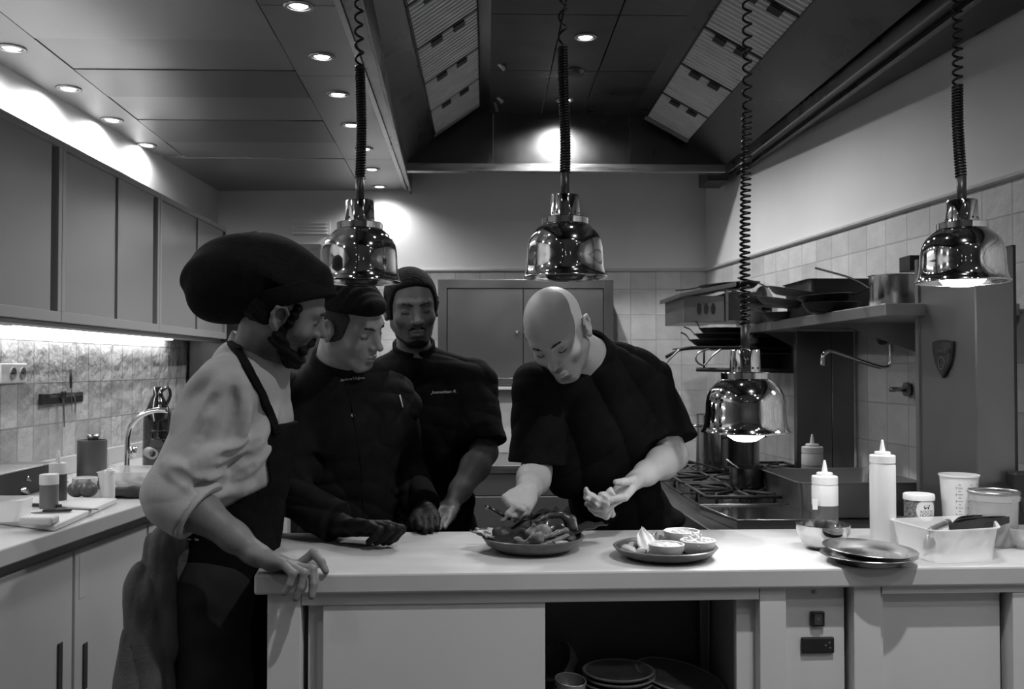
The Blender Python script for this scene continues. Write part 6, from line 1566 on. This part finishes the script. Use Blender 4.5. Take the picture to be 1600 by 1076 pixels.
def torso_cloth(o, infl=.014, sleeve=None, seed=0, foldamp=.004, hem=None, dirs=None, sk=.022):
    # jacket: chest, waist, shoulders, sleeves; clipped at neck, hem and cuffs
    nb = A(*o['neck']); pel, chest = A(*o['pelvis']), A(*o['chest']); up = unit(nb-pel); lat = unit(A(*o['shR'])-A(*o['shL'])); fw = unit(np.cross(up, lat)); Rt = np.stack([lat, fw, up], 1)
    W_ = waves(foldamp, dirs or [((1,.2,.5),7,1),((.2,1,.6),9,.8),((.7,.3,-1),11,.6),((.1,.2,1),16,.4)], seed, sharp=True)
    S = Sdf(warp=W_); i = infl; bw = o.get('bw', 1.0)
    S.ell(chest, (.165*bw+i,.105*bw+i,.18+i), Rt, k=.05)
    S.ell(pel, (.160*bw+i,.115*bw+i,.15), np.stack([lat, unit(np.cross(A(0,0,1), lat)), A(0,0,1)], 1), k=.06)
    S.cap(chest, pel+A(0,0,.02), .115*bw+i, .120*bw+i, k=.06)
    S.cap(nb-up*.035, A(*o['shR']), .052+i, .050+i, k=.05); S.cap(nb-up*.035, A(*o['shL']), .052+i, .050+i, k=.05)
    B = Sdf(warp=W_); B.group(S, planes=([(hem, (0,0,-1))] if hem is not None else ()), k=.002)
    for s in 'RL':
        sh, el, wr = A(*o['sh'+s]), A(*o['el'+s]), A(*o['wr'+s]); C_ = Sdf()
        kind, r0, r1, end = sleeve[s] if isinstance(sleeve, dict) else sleeve
        if kind == 'short':
            e = sh+(el-sh)*end; C_.cap(sh, e+(el-sh)*.3, .056+i, r1+(r1-.056-i)*.3, k=.02)
            B.group(C_, planes=[(e, (unit(el-sh)+A(0,0,-.25)) if s not in o.get('hemflat','') else unit(el-sh))], k=sk)
        else:
            e = el+(wr-el)*end
            C_.cap(sh, el, .052+i, r0, k=.02); B.group(C_, k=sk)
            C2_ = Sdf(warp=W_); C2_.cap(el, e+(wr-el)*.25, r0, r1, k=.03)
            B.group(C2_, planes=[(e, unit(wr-el))], k=.02)
    return B, Rt
def collar(o, T, r=.066, h=.045, tilt=None, open_=0.0):
    nb = A(*o['neck']); up = unit(T[0]-nb+A(0,0,.02)) if tilt is None else unit(tilt)
    S = Sdf(warp=waves(.0015, [((1,0,.3),18,1),((0,1,.5),20,1)], 3)); c = nb+up*.012
    S.cap(c-up*.03, c+up*(h+.03), r+.004, r, k=.01)
    G_ = Sdf(); G_.group(S, planes=[(c+up*h, up)]); G_.cap(c+up*.02, c+up*.09, r-.009, r-.009, k=.004, mode='s'); return G_
CLOTHB = M('cloth_black', 0.0075, 0.9, noise=0.3, nscale=30, bump=0.35, bscale=500, spec=0.10)
CLOTHD = M('cloth_charcoal', 0.011, 0.9, noise=0.3, nscale=30, bump=0.35, bscale=500, spec=0.10)
CLOTHW = M('cloth_white', 0.40, 0.85, noise=0.06, nscale=12, bump=0.3, bscale=400, spec=0.2)
TROU = M('trousers_dark', 0.008, 0.9, noise=0.2, nscale=30)
SHOE = M('shoe_black', 0.015, 0.4)
def legs_cloth(o, parent, S0=None):
    pel = A(*o['pelvis']); lat = unit(A(*o['shR'])-A(*o['shL'])); lat[2] = 0; lat = unit(lat); fw = unit(np.cross(A(0,0,1), lat))
    S = Sdf(warp=waves(.004, [((1,.2,.5),7,1),((.1,.2,1),12,.7)], 5)); Fs = []
    S.ell(pel-A(0,0,.02), (.165,.118,.13), np.stack([lat, fw, A(0,0,1)], 1), k=.05)
    for s in 'RL':
        hp = pel+lat*(.085 if s == 'R' else -.085)-A(0,0,.04)
        kn = A(*o['kn'+s]) if 'kn'+s in o else hp+A(0,0,-.40)+fw*.03; an = A(*o['an'+s]) if 'an'+s in o else A(kn[0], kn[1], .09)-fw*.03
        S.cap(hp, kn, .095, .074, k=.04); S.cap(kn, an, .074, .060, k=.03)
        Fs.append((an, fw))
    G_ = Sdf(); G_.group(S, planes=[((0,0,.07), (0,0,-1))]); sbuild('trousers', G_, TROU, parent, h=.007)
    for an, fw in Fs:
        Q = Sdf(); Q.cap(A(an[0],an[1],.06), A(an[0],an[1],.045)+fw*.16, .046, .036, k=.02); G2 = Sdf(); G2.group(Q, planes=[((0,0,.001), (0,0,-1))]); sbuild('shoe', G2, SHOE, parent, h=.005)
def person(label, o, skin, hb=.0026, mask=None):
    H = o['head']; root = thing('person', label, 'person', (o['pelvis'][0], o['pelvis'][1], 0), 0)
    S, T, Rt = body_sdf(o); me = smesh(S, hb); 
    if mask: stubble_attr(me, T, mask)
    link('body', me, SKIN(skin), root)
    brows_lashes(T, root, thick=o.get('brow', 1.0))
    return root, T, Rt
PV = lambda px, py, Y: tuple(PY(px, py, Y))
def surf(px, py, Y, lift=0.0): return PY(px, py, Y)
def on_surface(objs, px, py, lift=0.001):
    # point on the named meshes under a pixel
    o = Vector((0,0,CZ)); d = Vector(ray(px, py)).normalized(); best = None
    for ob in objs:
        mi = local_mat(ob).inverted(); oo = mi @ o; dd = (mi.to_3x3() @ d).normalized()
        from mathutils.bvhtree import BVHTree
        if 'bvh' not in CACHE or ob.name not in CACHE['bvh']:
            CACHE.setdefault('bvh', {})[ob.name] = BVHTree.FromPolygons([v.co for v in ob.data.vertices], [p.vertices for p in ob.data.polygons])
        h = CACHE['bvh'][ob.name].ray_cast(oo, dd)
        if h[0] is not None:
            m = local_mat(ob); w_ = m @ h[0]; nn = (m.to_3x3() @ h[1]).normalized()
            if nn.dot(d) > 0: nn = -nn
            if best is None or (w_-o).length < (best[0]-o).length: best = (w_, nn)
    return best
CACHE = {}
def stitched_text(txt, ob, parent, px0, py0, px1, py1, size, mat, shear=0.0, name='name_embroidery'):
    # letters laid on the cloth along a line between two picture points (projected along the chest normal)
    a = on_surface([ob], px0, py0); b = on_surface([ob], px1, py1)
    if a is None or b is None: return
    n = (a[1]+b[1]).normalized(); x = (b[0]-a[0]); L_ = x.length; x.normalize(); y = n.cross(x).normalized()
    me = text_mesh(txt, size, 0.0004, shear, 'LEFT'); xs_ = [v.co.x for v in me.vertices]; sx = L_/(max(xs_)-min(xs_)); x0 = min(xs_)
    bv = CACHE['bvh'][ob.name]; m = local_mat(ob); mi = m.inverted()
    for v in me.vertices:
        p = a[0]+x*((v.co.x-x0)*sx)+y*v.co.y; z = v.co.z
        h = bv.ray_cast(mi @ (p+n*0.05), (mi.to_3x3() @ -n).normalized())
        q = (m @ h[0]) if h[0] is not None else p
        v.co = q+n*(0.0006+z)
    me.materials.clear(); o = link(name, me, mat, parent); return o
THREAD = M('thread_white', 0.62, 0.7)
# ---------------------------------------------------------------- bald chef (right)
def P4():
    o = dict(head=((.183,2.52,1.479), (-.27,-.722,-.637), (-.458,-.487,.744)), face=dict(w=1.0, jaw=1.0, nose=1.0),
        neck=PV(928,560,2.70), chest=PV(942,665,2.80), pelvis=PV(972,860,2.98), chestfwd=(-.2,-.9,-.3),
        shR=PV(846,604,2.66), shL=PV(1010,596,2.84), elR=PV(838,738,2.66), elL=PV(1052,712,2.74), wrR=PV(822,772,2.47), wrL=PV(990,752,2.56), bw=1.0, brow=0.9, armr=1.04)
    o['handL'] = dict(K=PV(962,780,2.47), n=(0,.5,.87), tips=[PV(924,777,2.42), PV(917,787,2.44), PV(922,794,2.47), PV(934,798,2.50), PV(942,755,2.43)])
    o['handR'] = dict(K=PV(800,790,2.415), n=(-.35,.45,-.8), tips=[PV(786,812,2.37), PV(804,812,2.40), PV(812,812,2.43), PV(822,808,2.46), PV(797,806,2.36)])
    mk = jaw_mask(.62)
    root, T, Rt = person('person with a shaved head in a black short sleeved shirt bending over the plates', o, .42, mask=mk)
    B, Rt = torso_cloth(o, .016, {'R': ('short',0,.074,.86), 'L': ('short',0,.080,.80)}, hem=None, seed=4, foldamp=.0045)
    # keep the neck hole open
    nb = A(*o['neck']); un = unit(T[0]-nb)
    B.cap(nb+un*.035, nb+un*.16, .058, .062, k=.01, mode='s')
    j = sbuild('shirt', B, CLOTHB, root, h=.0042)
    sbuild('collar', collar(o, T, r=.068, h=.034), CLOTHB, root, h=.003)
    # apron from the waist down
    pel = A(*o['pelvis']); S = Sdf(warp=waves(.005, [((1,.2,0),8,1),((.3,1,.1),7,.6)], 8)); S.ell(pel+A(0,0,.10), (.19,.150,.05), k=.05); S.cap(pel+A(0,0,.10), pel-A(0,0,.45), .152, .170, k=.05)
    G_ = Sdf(); G_.group(S, planes=[(pel+A(0,0,-.42), (0,0,-1))]); sbuild('waist_apron', G_, CLOTHD, root, h=.006)
    legs_cloth(o, root)
    return root, o
# ---------------------------------------------------------------- bearded chef at the back
def P3():
    o = dict(head=((-.233,2.98,1.577), (.245,-.949,-.20), (-.039,-.215,.976)), face=dict(w=.98, jaw=1.02, nose=1.05),
        neck=PV(648,556,3.08), chest=PV(668,660,3.16), pelvis=PV(672,880,3.20), chestfwd=(0,-1,0),
        shR=PV(562,606,3.16), shL=PV(738,598,3.12), elR=PV(560,735,3.10), elL=PV(757,706,3.02), wrR=PV(600,800,2.92), wrL=PV(702,792,2.82), bw=1.04, brow=1.3, armr=1.05)
    o['handL'] = dict(K=PV(686,813,2.73), n=(-.2,-.2,-.95), tips=[PV(672,824,2.62), PV(679,828,2.60), PV(686,829,2.62), PV(693,828,2.64), PV(664,826,2.67)], s=.95)
    o['handR'] = dict(K=PV(612,815,2.86), n=(0,0,-1), tips=[PV(620,830,2.78), PV(614,832,2.78), PV(608,832,2.78), PV(602,830,2.78), PV(628,826,2.84)])
    root, T, Rt = person('person with short dark hair and goatee in a black short sleeved jacket at the back', o, .16, mask=jaw_mask(1.0))
    B, Rt = torso_cloth(o, .016, {'R': ('short',0,.074,.80), 'L': ('short',0,.072,.86)}, seed=6, foldamp=.004)
    nb = A(*o['neck']); un = unit(T[0]-nb); B.cap(nb+un*.04, nb+un*.16, .056, .06, k=.01, mode='s')
    j = sbuild('chef_jacket', B, CLOTHB, root, h=.0045)
    sbuild('collar', collar(o, T, r=.066, h=.036), CLOTHB, root, h=.003)
    nz = waves(.0006, [((1,.2,0),90,1),((.3,1,.1),110,1),((0,.3,1),120,1)], 2)
    Rg = Sdf(); Rg.ell((0,-.042,.083), (.12,.118,.072), k=.01); Rg.ell((0,-.055,.0), (.12,.080,.075), k=.02)
    for s in (1,-1): Rg.cap((s*.066,.034,.045), (s*.070,.020,-.030), .020, .012, k=.012)
    G_ = shell(.0065, Rg, nz)
    for s in (1,-1): G_.ell((s*.084,-.010,-.016), (.022,.021,.031), k=.005, mode='s')
    head_part('hair', G_, T, HAIRM, root)
    Rb = Sdf()
    for s in (1,-1):
        Rb.cap((s*.050,.020,-.092), (s*.022,.064,-.116), .010, .018, k=.01)
        Rb.chain([(s*.003,.098,-.0590),(s*.016,.092,-.0605),(s*.025,.083,-.068)], [.0034,.0038,.0028], k=.004)
    Rb.ell((0,.075,-.118), (.032,.034,.021), k=.008)
    Bd = shell(.0026, Rb, nz, k=.003); Bd.ell((0,.094,-.0775), (.021,.016,.0105), k=.003, mode='s')
    head_part('beard', Bd, T, HAIRM, root, h=.0018)
    stitched_text('Juanathan R.', j, root, 673, 613, 713, 611, .013, THREAD, shear=.35)
    legs_cloth(o, root)
    return root, o
# ---------------------------------------------------------------- young chef leaning on the counter
def P2():
    o = dict(head=((-.368,2.60,1.507), (.835,-.42,-.355), (.20,-.375,.905)), face=dict(w=1.0, jaw=1.04, nose=1.0),
        neck=PV(520,580,2.68), chest=PV(540,680,2.76), pelvis=PV(548,880,2.86), chestfwd=(.3,-.9,0),
        shR=PV(462,622,2.66), shL=PV(616,628,2.84), elR=PV(446,768,2.58), elL=PV(632,742,2.94), wrR=PV(538,822,2.44), wrL=PV(664,798,2.72), bw=1.0, brow=1.1)
    o['handR'] = dict(K=PV(592,822,2.37), n=(-.1,-.1,-.98), tips=[PV(624,832,2.33)]*5, s=1.10, fist=True)
    o['handL'] = dict(K=PV(667,814,2.65), n=(0,.1,-1), tips=[PV(656,824,2.55), PV(665,830,2.54), PV(675,831,2.54), PV(684,828,2.56), PV(648,823,2.60)])
    root, T, Rt = person('person with dark hair in a black long sleeved jacket leaning one fist on the counter', o, .27, mask=jaw_mask(.10))
    B, Rt = torso_cloth(o, .015, {'R': ('long',.056,.041,.86), 'L': ('long',.060,.040,.88)}, seed=9, foldamp=.004)
    nb = A(*o['neck']); un = unit(T[0]-nb); B.cap(nb+un*.045, nb+un*.16, .057, .06, k=.01, mode='s')
    j = sbuild('chef_jacket', B, CLOTHD, root, h=.0042)
    sbuild('collar', collar(o, T, r=.067, h=.034), CLOTHD, root, h=.003)
    nz = waves(.0026, [((1,.5,0),38,1),((.3,1,.1),46,1),((0,.3,1),40,1)], 2)
    Rg = Sdf(); Rg.ell((0,-.025,.095), (.12,.125,.072), k=.01); Rg.ell((0,.055,.085), (.075,.062,.040), k=.02)
    G_ = shell(.015, Rg, nz); G_.ell((.012,.072,.074), (.044,.026,.020), k=.02)
    R2 = Sdf(); R2.ell((0,-.045,.01), (.12,.100,.085), k=.01); R2.cap((.07,.030,.03),(.070,.020,-.022), .017, .010, k=.01); R2.cap((-.07,.030,.03),(-.070,.020,-.022), .017, .010, k=.01)
    G2 = shell(.0032, R2, waves(.0006, [((1,.2,0),90,1),((0,.3,1),120,1)], 2))
    for s in (1,-1): G2.ell((s*.084,-.010,-.016), (.022,.021,.031), k=.005, mode='s')
    head_part('hair', G_, T, HAIRM, root); head_part('short_side_hair', G2, T, M('hair_faded', 0.03, 0.85, noise=0.5, nscale=200), root)
    for s in 'RL':
        h_ = o['hand'+s]; GV = Sdf(warp=lambda P: -.0018+0*P[:,0]); hand(GV, o['wr'+s], h_['K'], h_['n'], s, h_['tips'], h_.get('s', 1.0), h_.get('fist', False))
        w_ = A(*o['wr'+s]); e_ = A(*o['el'+s]); GV.cap(w_, w_+unit(e_-w_)*.03, .024, .027, k=.01); sbuild('glove', GV, M('glove_black', 0.010, 0.6, noise=0.3, nscale=60, spec=0.2), root, h=.0022)
    stitched_text('Andres F.Agilera', j, root, 532, 594, 569, 590, .011, THREAD)
    # overlapping front edge and buttons
    pts = [on_surface([j], px, py) for px, py in ((540,600),(549,630),(556,670),(562,710),(566,750),(568,790),(570,820))]
    pts = [p for p in pts if p]
    if len(pts) > 3: MB().tube(smooth_path([p[0]+p[1]*0.0005 for p in pts], 4), 0.0022, 6).build('front_placket', CLOTHD, root, smooth=True)
    h = on_surface([j], 551, 649)
    if h: MB().lathe([(0,0.003),(0.005,0.003),(0.006,0.001),(0.006,0)], (0,0,0), 16).xf(Matrix.Translation(h[0]) @ frame_to(h[1]).to_4x4()).build('button', M('button_grey', 0.15, 0.4), root)
    h1, h2 = on_surface([j], 623, 617), on_surface([j], 628, 636)
    if h1 and h2: MB().tube([h1[0]+h1[1]*.003, h2[0]+h2[1]*.003], .0022, 8).build('pocket_pen', M('pen_white', .7, .3), root, smooth=True)
    legs_cloth(o, root)
    return root, o
# ---------------------------------------------------------------- chef in white with black hat
def P1():
    o = dict(head=((-.462,2.20,1.530), (.877,.347,-.333), (.425,-.238,.873)), face=dict(w=1.0, jaw=1.0, nose=1.1),
        neck=PV(398,556,2.29), chest=PV(366,670,2.33), pelvis=PV(340,890,2.38), chestfwd=(.9,.3,0),
        shR=PV(358,604,2.17), shL=PV(398,600,2.50), elR=PV(276,772,2.12), elL=PV(400,760,2.62), wrR=PV(405,868,2.09), wrL=PV(480,800,2.55), bw=.92, brow=1.0,
        knR=PV(345,1200,2.28), knL=PV(345,1190,2.46), anR=(PV(345,1200,2.28)[0]-.03, 2.28, .09), anL=(PV(345,1200,2.46)[0]-.05, 2.46, .09))
    o['wrL'] = tuple(PV(455,790,2.62)); 
    o['handR'] = dict(K=PV(452,884,2.07), n=(-.1,-.25,-.95), tips=[PV(509,892,2.075), PV(487,931,2.030), PV(462,934,2.022), PV(444,926,2.018), PV(503,884,2.15)], s=1.1)
    o['handL'] = dict(K=PV(490,805,2.64), n=(0,.0,-1), tips=[PV(510,818,2.60), PV(512,822,2.63), PV(512,822,2.65), PV(508,822,2.67), PV(500,815,2.58)])
    # keep the far hand resting beside the waist
    el = A(*PV(372,770,2.60)); o['elL'] = tuple(el); w_ = el+A(.12,-.03,-.19); o['wrL'] = tuple(w_); o['handL'] = dict(K=tuple(w_+A(.03,-.02,-.07)), n=(-1,0,0), tips=[tuple(w_+A(.03+q,-.03+q,-.145)) for q in (0,.01,.02,.03)]+[tuple(w_+A(0,-.05,-.11))])
    root, T, Rt = person('person in a white jacket, black apron and big black knitted cap at the counter end', o, .17, mask=jaw_mask(1.0))
    i = .020; dirs = [((1,.2,.7),6,1),((.5,1,-.8),8,.8),((.9,.1,-.6),10,.7),((.1,.2,1),14,.45)]
    B, Rt = torso_cloth(o, i, {'R': ('long',.070,.068,.25), 'L': ('long',.064,.058,.3)}, seed=12, foldamp=.0035, dirs=dirs, hem=(0,0,PY(300,835,2.3)[2]), sk=.014)
    FL = [([(346,572),(318,590),(292,622),(272,668)],.010,1),([(352,585),(338,620),(322,668)],.010,1),([(372,590),(380,640),(372,690)],.008,1),
          ([(300,742),(322,716),(352,704),(384,690)],.013,1),([(292,758),(322,746),(352,748)],.010,1),([(246,700),(262,724),(288,744)],.012,1),([(330,775),(360,764),(388,760)],.009,1),
          ([(420,690),(396,716),(362,742)],.011,1),([(430,640),(408,676),(392,700)],.009,1),([(306,690),(316,650),(336,620)],.007,0),
          ([(342,716),(376,708),(404,690)],.010,0),([(300,758),(340,758),(384,744)],.010,0),([(268,735),(300,752)],.009,0),([(366,610),(362,650),(350,690)],.008,0),([(395,730),(350,765)],.009,0)]
    for pl, r_, add in FL:
        q = [march(B, *p) for p in pl]; q = [x for x in q if x is not None]
        if len(q) < 2: continue
        q = [np.array(x)+A(0,.35*r_ if add else -.55*r_,0) for x in smooth_path(q, 3)]
        if add: B.chain(q, [r_*.5]+[r_]*(len(q)-2)+[r_*.4], k=.022)
        else: B.chain(q, [r_*.4]+[r_*.8]*(len(q)-2)+[r_*.3], k=.016, mode='s')
    nb = A(*o['neck']); un = unit(T[0]-nb); B.cap(nb+un*.04, nb+un*.16, .058, .062, k=.01, mode='s')
    j = sbuild('chef_jacket', B, CLOTHW, root, h=.0038)
    ax = unit(A(.42,-.05,.90)); S = Sdf(warp=waves(.0015, [((1,0,.3),18,1),((0,1,.5),20,1)], 3)); S.cap(nb-ax*.05, nb+ax*.12, .073, .066, k=.01)
    G_ = Sdf(); G_.group(S, planes=[(A(*PY(350,508,2.25)), A(.60,0,.80)), (nb-ax*.03, -ax)]); G_.cap(nb-ax*.10, nb+ax*.2, .0600, .0585, k=.004, mode='s'); G_.box(nb+A(.075,0,.03), (.03,.012,.08), k=.004, mode='s'); sbuild('collar', G_, CLOTHW, root, h=.003)
    # rolled cuff
    er, wr = A(*o['elR']), A(*o['wrR']); d = unit(wr-er); e = er+(wr-er)*.25
    S = Sdf(warp=waves(.003, [((1,.2,0),14,1),((0,.3,1),17,1)], 2)); S.cap(e-d*.10, e+d*.03, .074, .071, k=.01)
    G_ = Sdf(); G_.group(S, planes=[(e+d*.012, d), (e-d*.055, -d)]); G_.cap(e-d*.01, e+d*.06, .055, .055, k=.004, mode='s')
    sbuild('rolled_cuff', G_, CLOTHW, root, h=.0032)
    # apron: bib in front, skirt below
    pel, ch = A(*o['pelvis']), A(*o['chest'])
    S, _ = torso_cloth(o, i+.007, {'R': ('long',.01,.01,.1), 'L': ('long',.01,.01,.1)}, seed=12, foldamp=.0075, dirs=dirs)
    S = Sdf(warp=waves(.0035, dirs, 12, sharp=True)); lat = unit(A(*o['shR'])-A(*o['shL'])); up = unit(nb-pel); fw = unit(np.cross(up, lat)); Rr = np.stack([lat, fw, up], 1)
    S.ell(ch, (.165*.92+i+.006,.105*.92+i+.012,.18+i), Rr, k=.05); S.cap(ch, pel+A(0,0,.02), (.115*.92+i+.012), (.120*.92+i+.012), k=.06)
    xb_ = PY(414, 650, 2.2)[0]; ztop = PY(440, 662, 2.3)[2]
    AP = Sdf(); AP.group(S, planes=[((xb_,2.2,1.2), (-1,0,0)), ((xb_,0,ztop), (-.1,0,1))], k=.004)
    q1 = A(*PY(430, 752, 2.2)); q2 = A(*PY(268, 838, 2.2)); dd = unit(q2-q1); nn = A(-dd[2], 0, dd[0]); nn = nn if nn[2] > 0 else -nn
    AP.group(S, planes=[(q1, nn)], k=.004)
    K_ = Sdf(warp=waves(.004, [((1,.2,0),9,1),((.3,1,.1),8,.8)], 5)); K_.cap(pel+A(.0,0,.03), pel+A(-.005,0,-.62), .134, .150, k=.05)
    AP.group(K_, planes=[(pel+A(0,0,-.60), (0,0,-1))], k=.02)
    ap = sbuild('apron', AP, CLOTHB, root, h=.0042)
    # neck strap
    st = [on_surface([j, ap], px, py) for px, py in ((362,536),(372,552),(384,572),(396,594),(408,616),(418,640),(427,664),(431,676))]
    st = [s_ for s_ in st if s_]
    if len(st) > 3:
        P_ = smooth_path([s_[0]+s_[1]*.006 for s_ in st], 5); N_ = [st[min(int(i_/5), len(st)-1)][1] for i_ in range(len(P_))]; vs = []
        for i_, p in enumerate(P_):
            d_ = (P_[min(i_+1,len(P_)-1)]-P_[max(i_-1,0)]).normalized(); s_ = d_.cross(N_[i_]).normalized()
            vs += [p-s_*.0105-N_[i_]*.010, p+s_*.0105-N_[i_]*.010, p+s_*.0105+N_[i_]*.001, p-s_*.0105+N_[i_]*.001]
        n_ = len(P_); MB().add(vs, [(0,1,2,3),(4*n_-4,4*n_-3,4*n_-2,4*n_-1)]+[(4*a+k,4*a+(k+1)%4,4*a+4+(k+1)%4,4*a+4+k) for a in range(n_-1) for k in range(4)]).build('neck_strap', CLOTHB, ap)
    # knitted cap
    capm = M('cap_knit', 0.007, 0.95, noise=0.3, nscale=60, bump=0.6, bscale=160, spec=0.15)
    S = Sdf(warp=waves(.0045, [((.6,.2,.8),7,1),((1,0,-.4),9,.8),((.3,.4,1),13,.5)], 7))
    c1 = A(*PY(388,432,2.20)); th = 0.22; Rh = np.stack([A(math.cos(th),0,math.sin(th)), A(0,1,0), A(-math.sin(th),0,math.cos(th))], 1)
    S.ell(c1, (.130,.122,.100), Rh, k=.05)
    S.ell(PY(345,448,2.21), (.070,.090,.072), k=.05)
    Fh = Sdf(); Fh.ell((0,-.004,.040), (.092,.108,.085), k=.02)
    hz = Sdf(); hz.group(Fh, T=T, planes=[(T[0]+T[1]@A(0,.09,.022), T[1]@A(0,-.33,-1))])
    S.group(hz, k=.035)
    Cc = Sdf(); Cc.group(S); 
    pf = A(*PY(516,461,2.2)); pb = A(*PY(432,487,2.2)); dd = unit(pb-pf); nn = A(-dd[2],0,dd[0]); nn = -nn if nn[2] > 0 else nn
    CT = Sdf(); CT.group(S, planes=[(pb+A(0,0,-.004), nn)]); 
    S2 = Sdf(); S2.group(S, planes=[(A(*PY(398,500,2.2)), (1,0,0))]); CT.group(S2, k=.01)
    cp = sbuild('knitted_cap', CT, capm, root, h=.0036)
    hb_ = Sdf(); hb_.ell((0,-.003,.036), (.0955,.112,.080), k=.02); bnd = Sdf(); pa_ = T[0]+T[1]@A(0,.10,.034)
    Gb = Sdf(); Gb.group(hb_, T=T); Gc = Sdf(); Gc.group(Gb, planes=[(pb+A(0,0,-.004), nn), (pb-nn*.040, -nn), (A(*PY(425,480,2.2)), (-1,0,0))])
    sbuild('cap_band', Gc, capm, cp, h=.003)
    # curls below the cap, beard
    W2 = waves(.0022, [((1,.5,0),45,1),((.3,1,.1),50,1),((0,.3,1),48,1)], 2)
    Hs = Sdf(warp=W2); Hs.ell((0,-.035,-.005), (.082,.075,.060), k=.02)
    for s in (1,-1):
        Hs.cap((s*.070,.022,.018), (s*.068,.020,-.028), .012, .009, k=.012)
    for s in (1,-1): Hs.ell((s*.086,-.010,-.016), (.020,.021,.030), k=.005, mode='s')
    head_part('curly_hair', Hs, T, HAIRM, root)
    Bd = Sdf(warp=W2)
    for s in (1,-1):
        Bd.cap((s*.062,.012,-.030), (s*.056,.008,-.066), .010, .015, k=.02); Bd.cap((s*.056,.008,-.066), (s*.022,.066,-.112), .017, .021, k=.02)
        Bd.chain([(s*.004,.0985,-.057),(s*.018,.0925,-.062),(s*.030,.078,-.082),(s*.024,.072,-.105)], [.0058,.0062,.010,.012], k=.008)
    Bd.ell((0,.070,-.115), (.030,.026,.024), k=.02)
    head_part('beard', Bd, T, HAIRM, root)
    # towel tucked at the back of the waist
    TW = Sdf(warp=waves(.009, [((1,.1,.22),11,1),((.8,.6,.15),17,.7),((.9,0,-.1),26,.35)], 3, sharp=True)); 
    tp = lambda px, py, Y=2.24: A(*PY(px, py, Y))
    TW.ell(tp(262,850), (.035,.05,.03), k=.03); TW.cap(tp(258,850), tp(238,925), .032, .052, k=.03); TW.cap(tp(236,925), tp(228,1075), .050, .056, k=.03); TW.cap(tp(228,1075), tp(226,1150), .056, .058, k=.03)
    TW.cap(tp(268,850), tp(258,1000), .028, .036, k=.03); TW.cap(tp(215,950), tp(205,1100), .018, .030, k=.03)
    sbuild('tucked_towel', TW, M('towel_grey', 0.09, 0.95, noise=0.25, nscale=18, bump=0.5, bscale=180), root, h=.004)
    legs_cloth(o, root)
    return root, o
P4(); P3(); P2(); P1()
# held things
t = thing('plating_tweezers', 'slim dark tweezers held in the left hand of the bald chef in the photo', 'tweezers', PY(778, 798, 2.36))
t['label'] = 'slim dark pen-like tweezers pinched in the hand over the seafood plate'
MB().tube([PY(760,791,2.35), PY(778,800,2.36), PY(797,811,2.37)], [.0042,.005,.0035], 10).build('body', M('tweezer_dark', .08, .2, .9), t, smooth=True)
MB().cyl(PY(759,790.4,2.349), PY(762,792,2.351), .0048, .0048, 12).build('end_cap', STEEL, t)
S = Sdf(warp=waves(.0022, [((1,.3,.1),40,1),((.1,1,.4),50,1),((.6,.2,1),60,.8)], 5))
S.chain([PY(917,763,2.42), PY(921,776,2.42), PY(932,783,2.43), PY(946,780,2.44), PY(955,770,2.45)], [.004,.009,.013,.016,.012], k=.012)
tag(sbuild('seafood_morsel', S, M('morsel_pale', .45, .5, noise=.4, nscale=60, bump=.6, bscale=120), h=.0016), 'pale flaky piece of seafood cupped in the open hand of the bald chef', 'seafood')
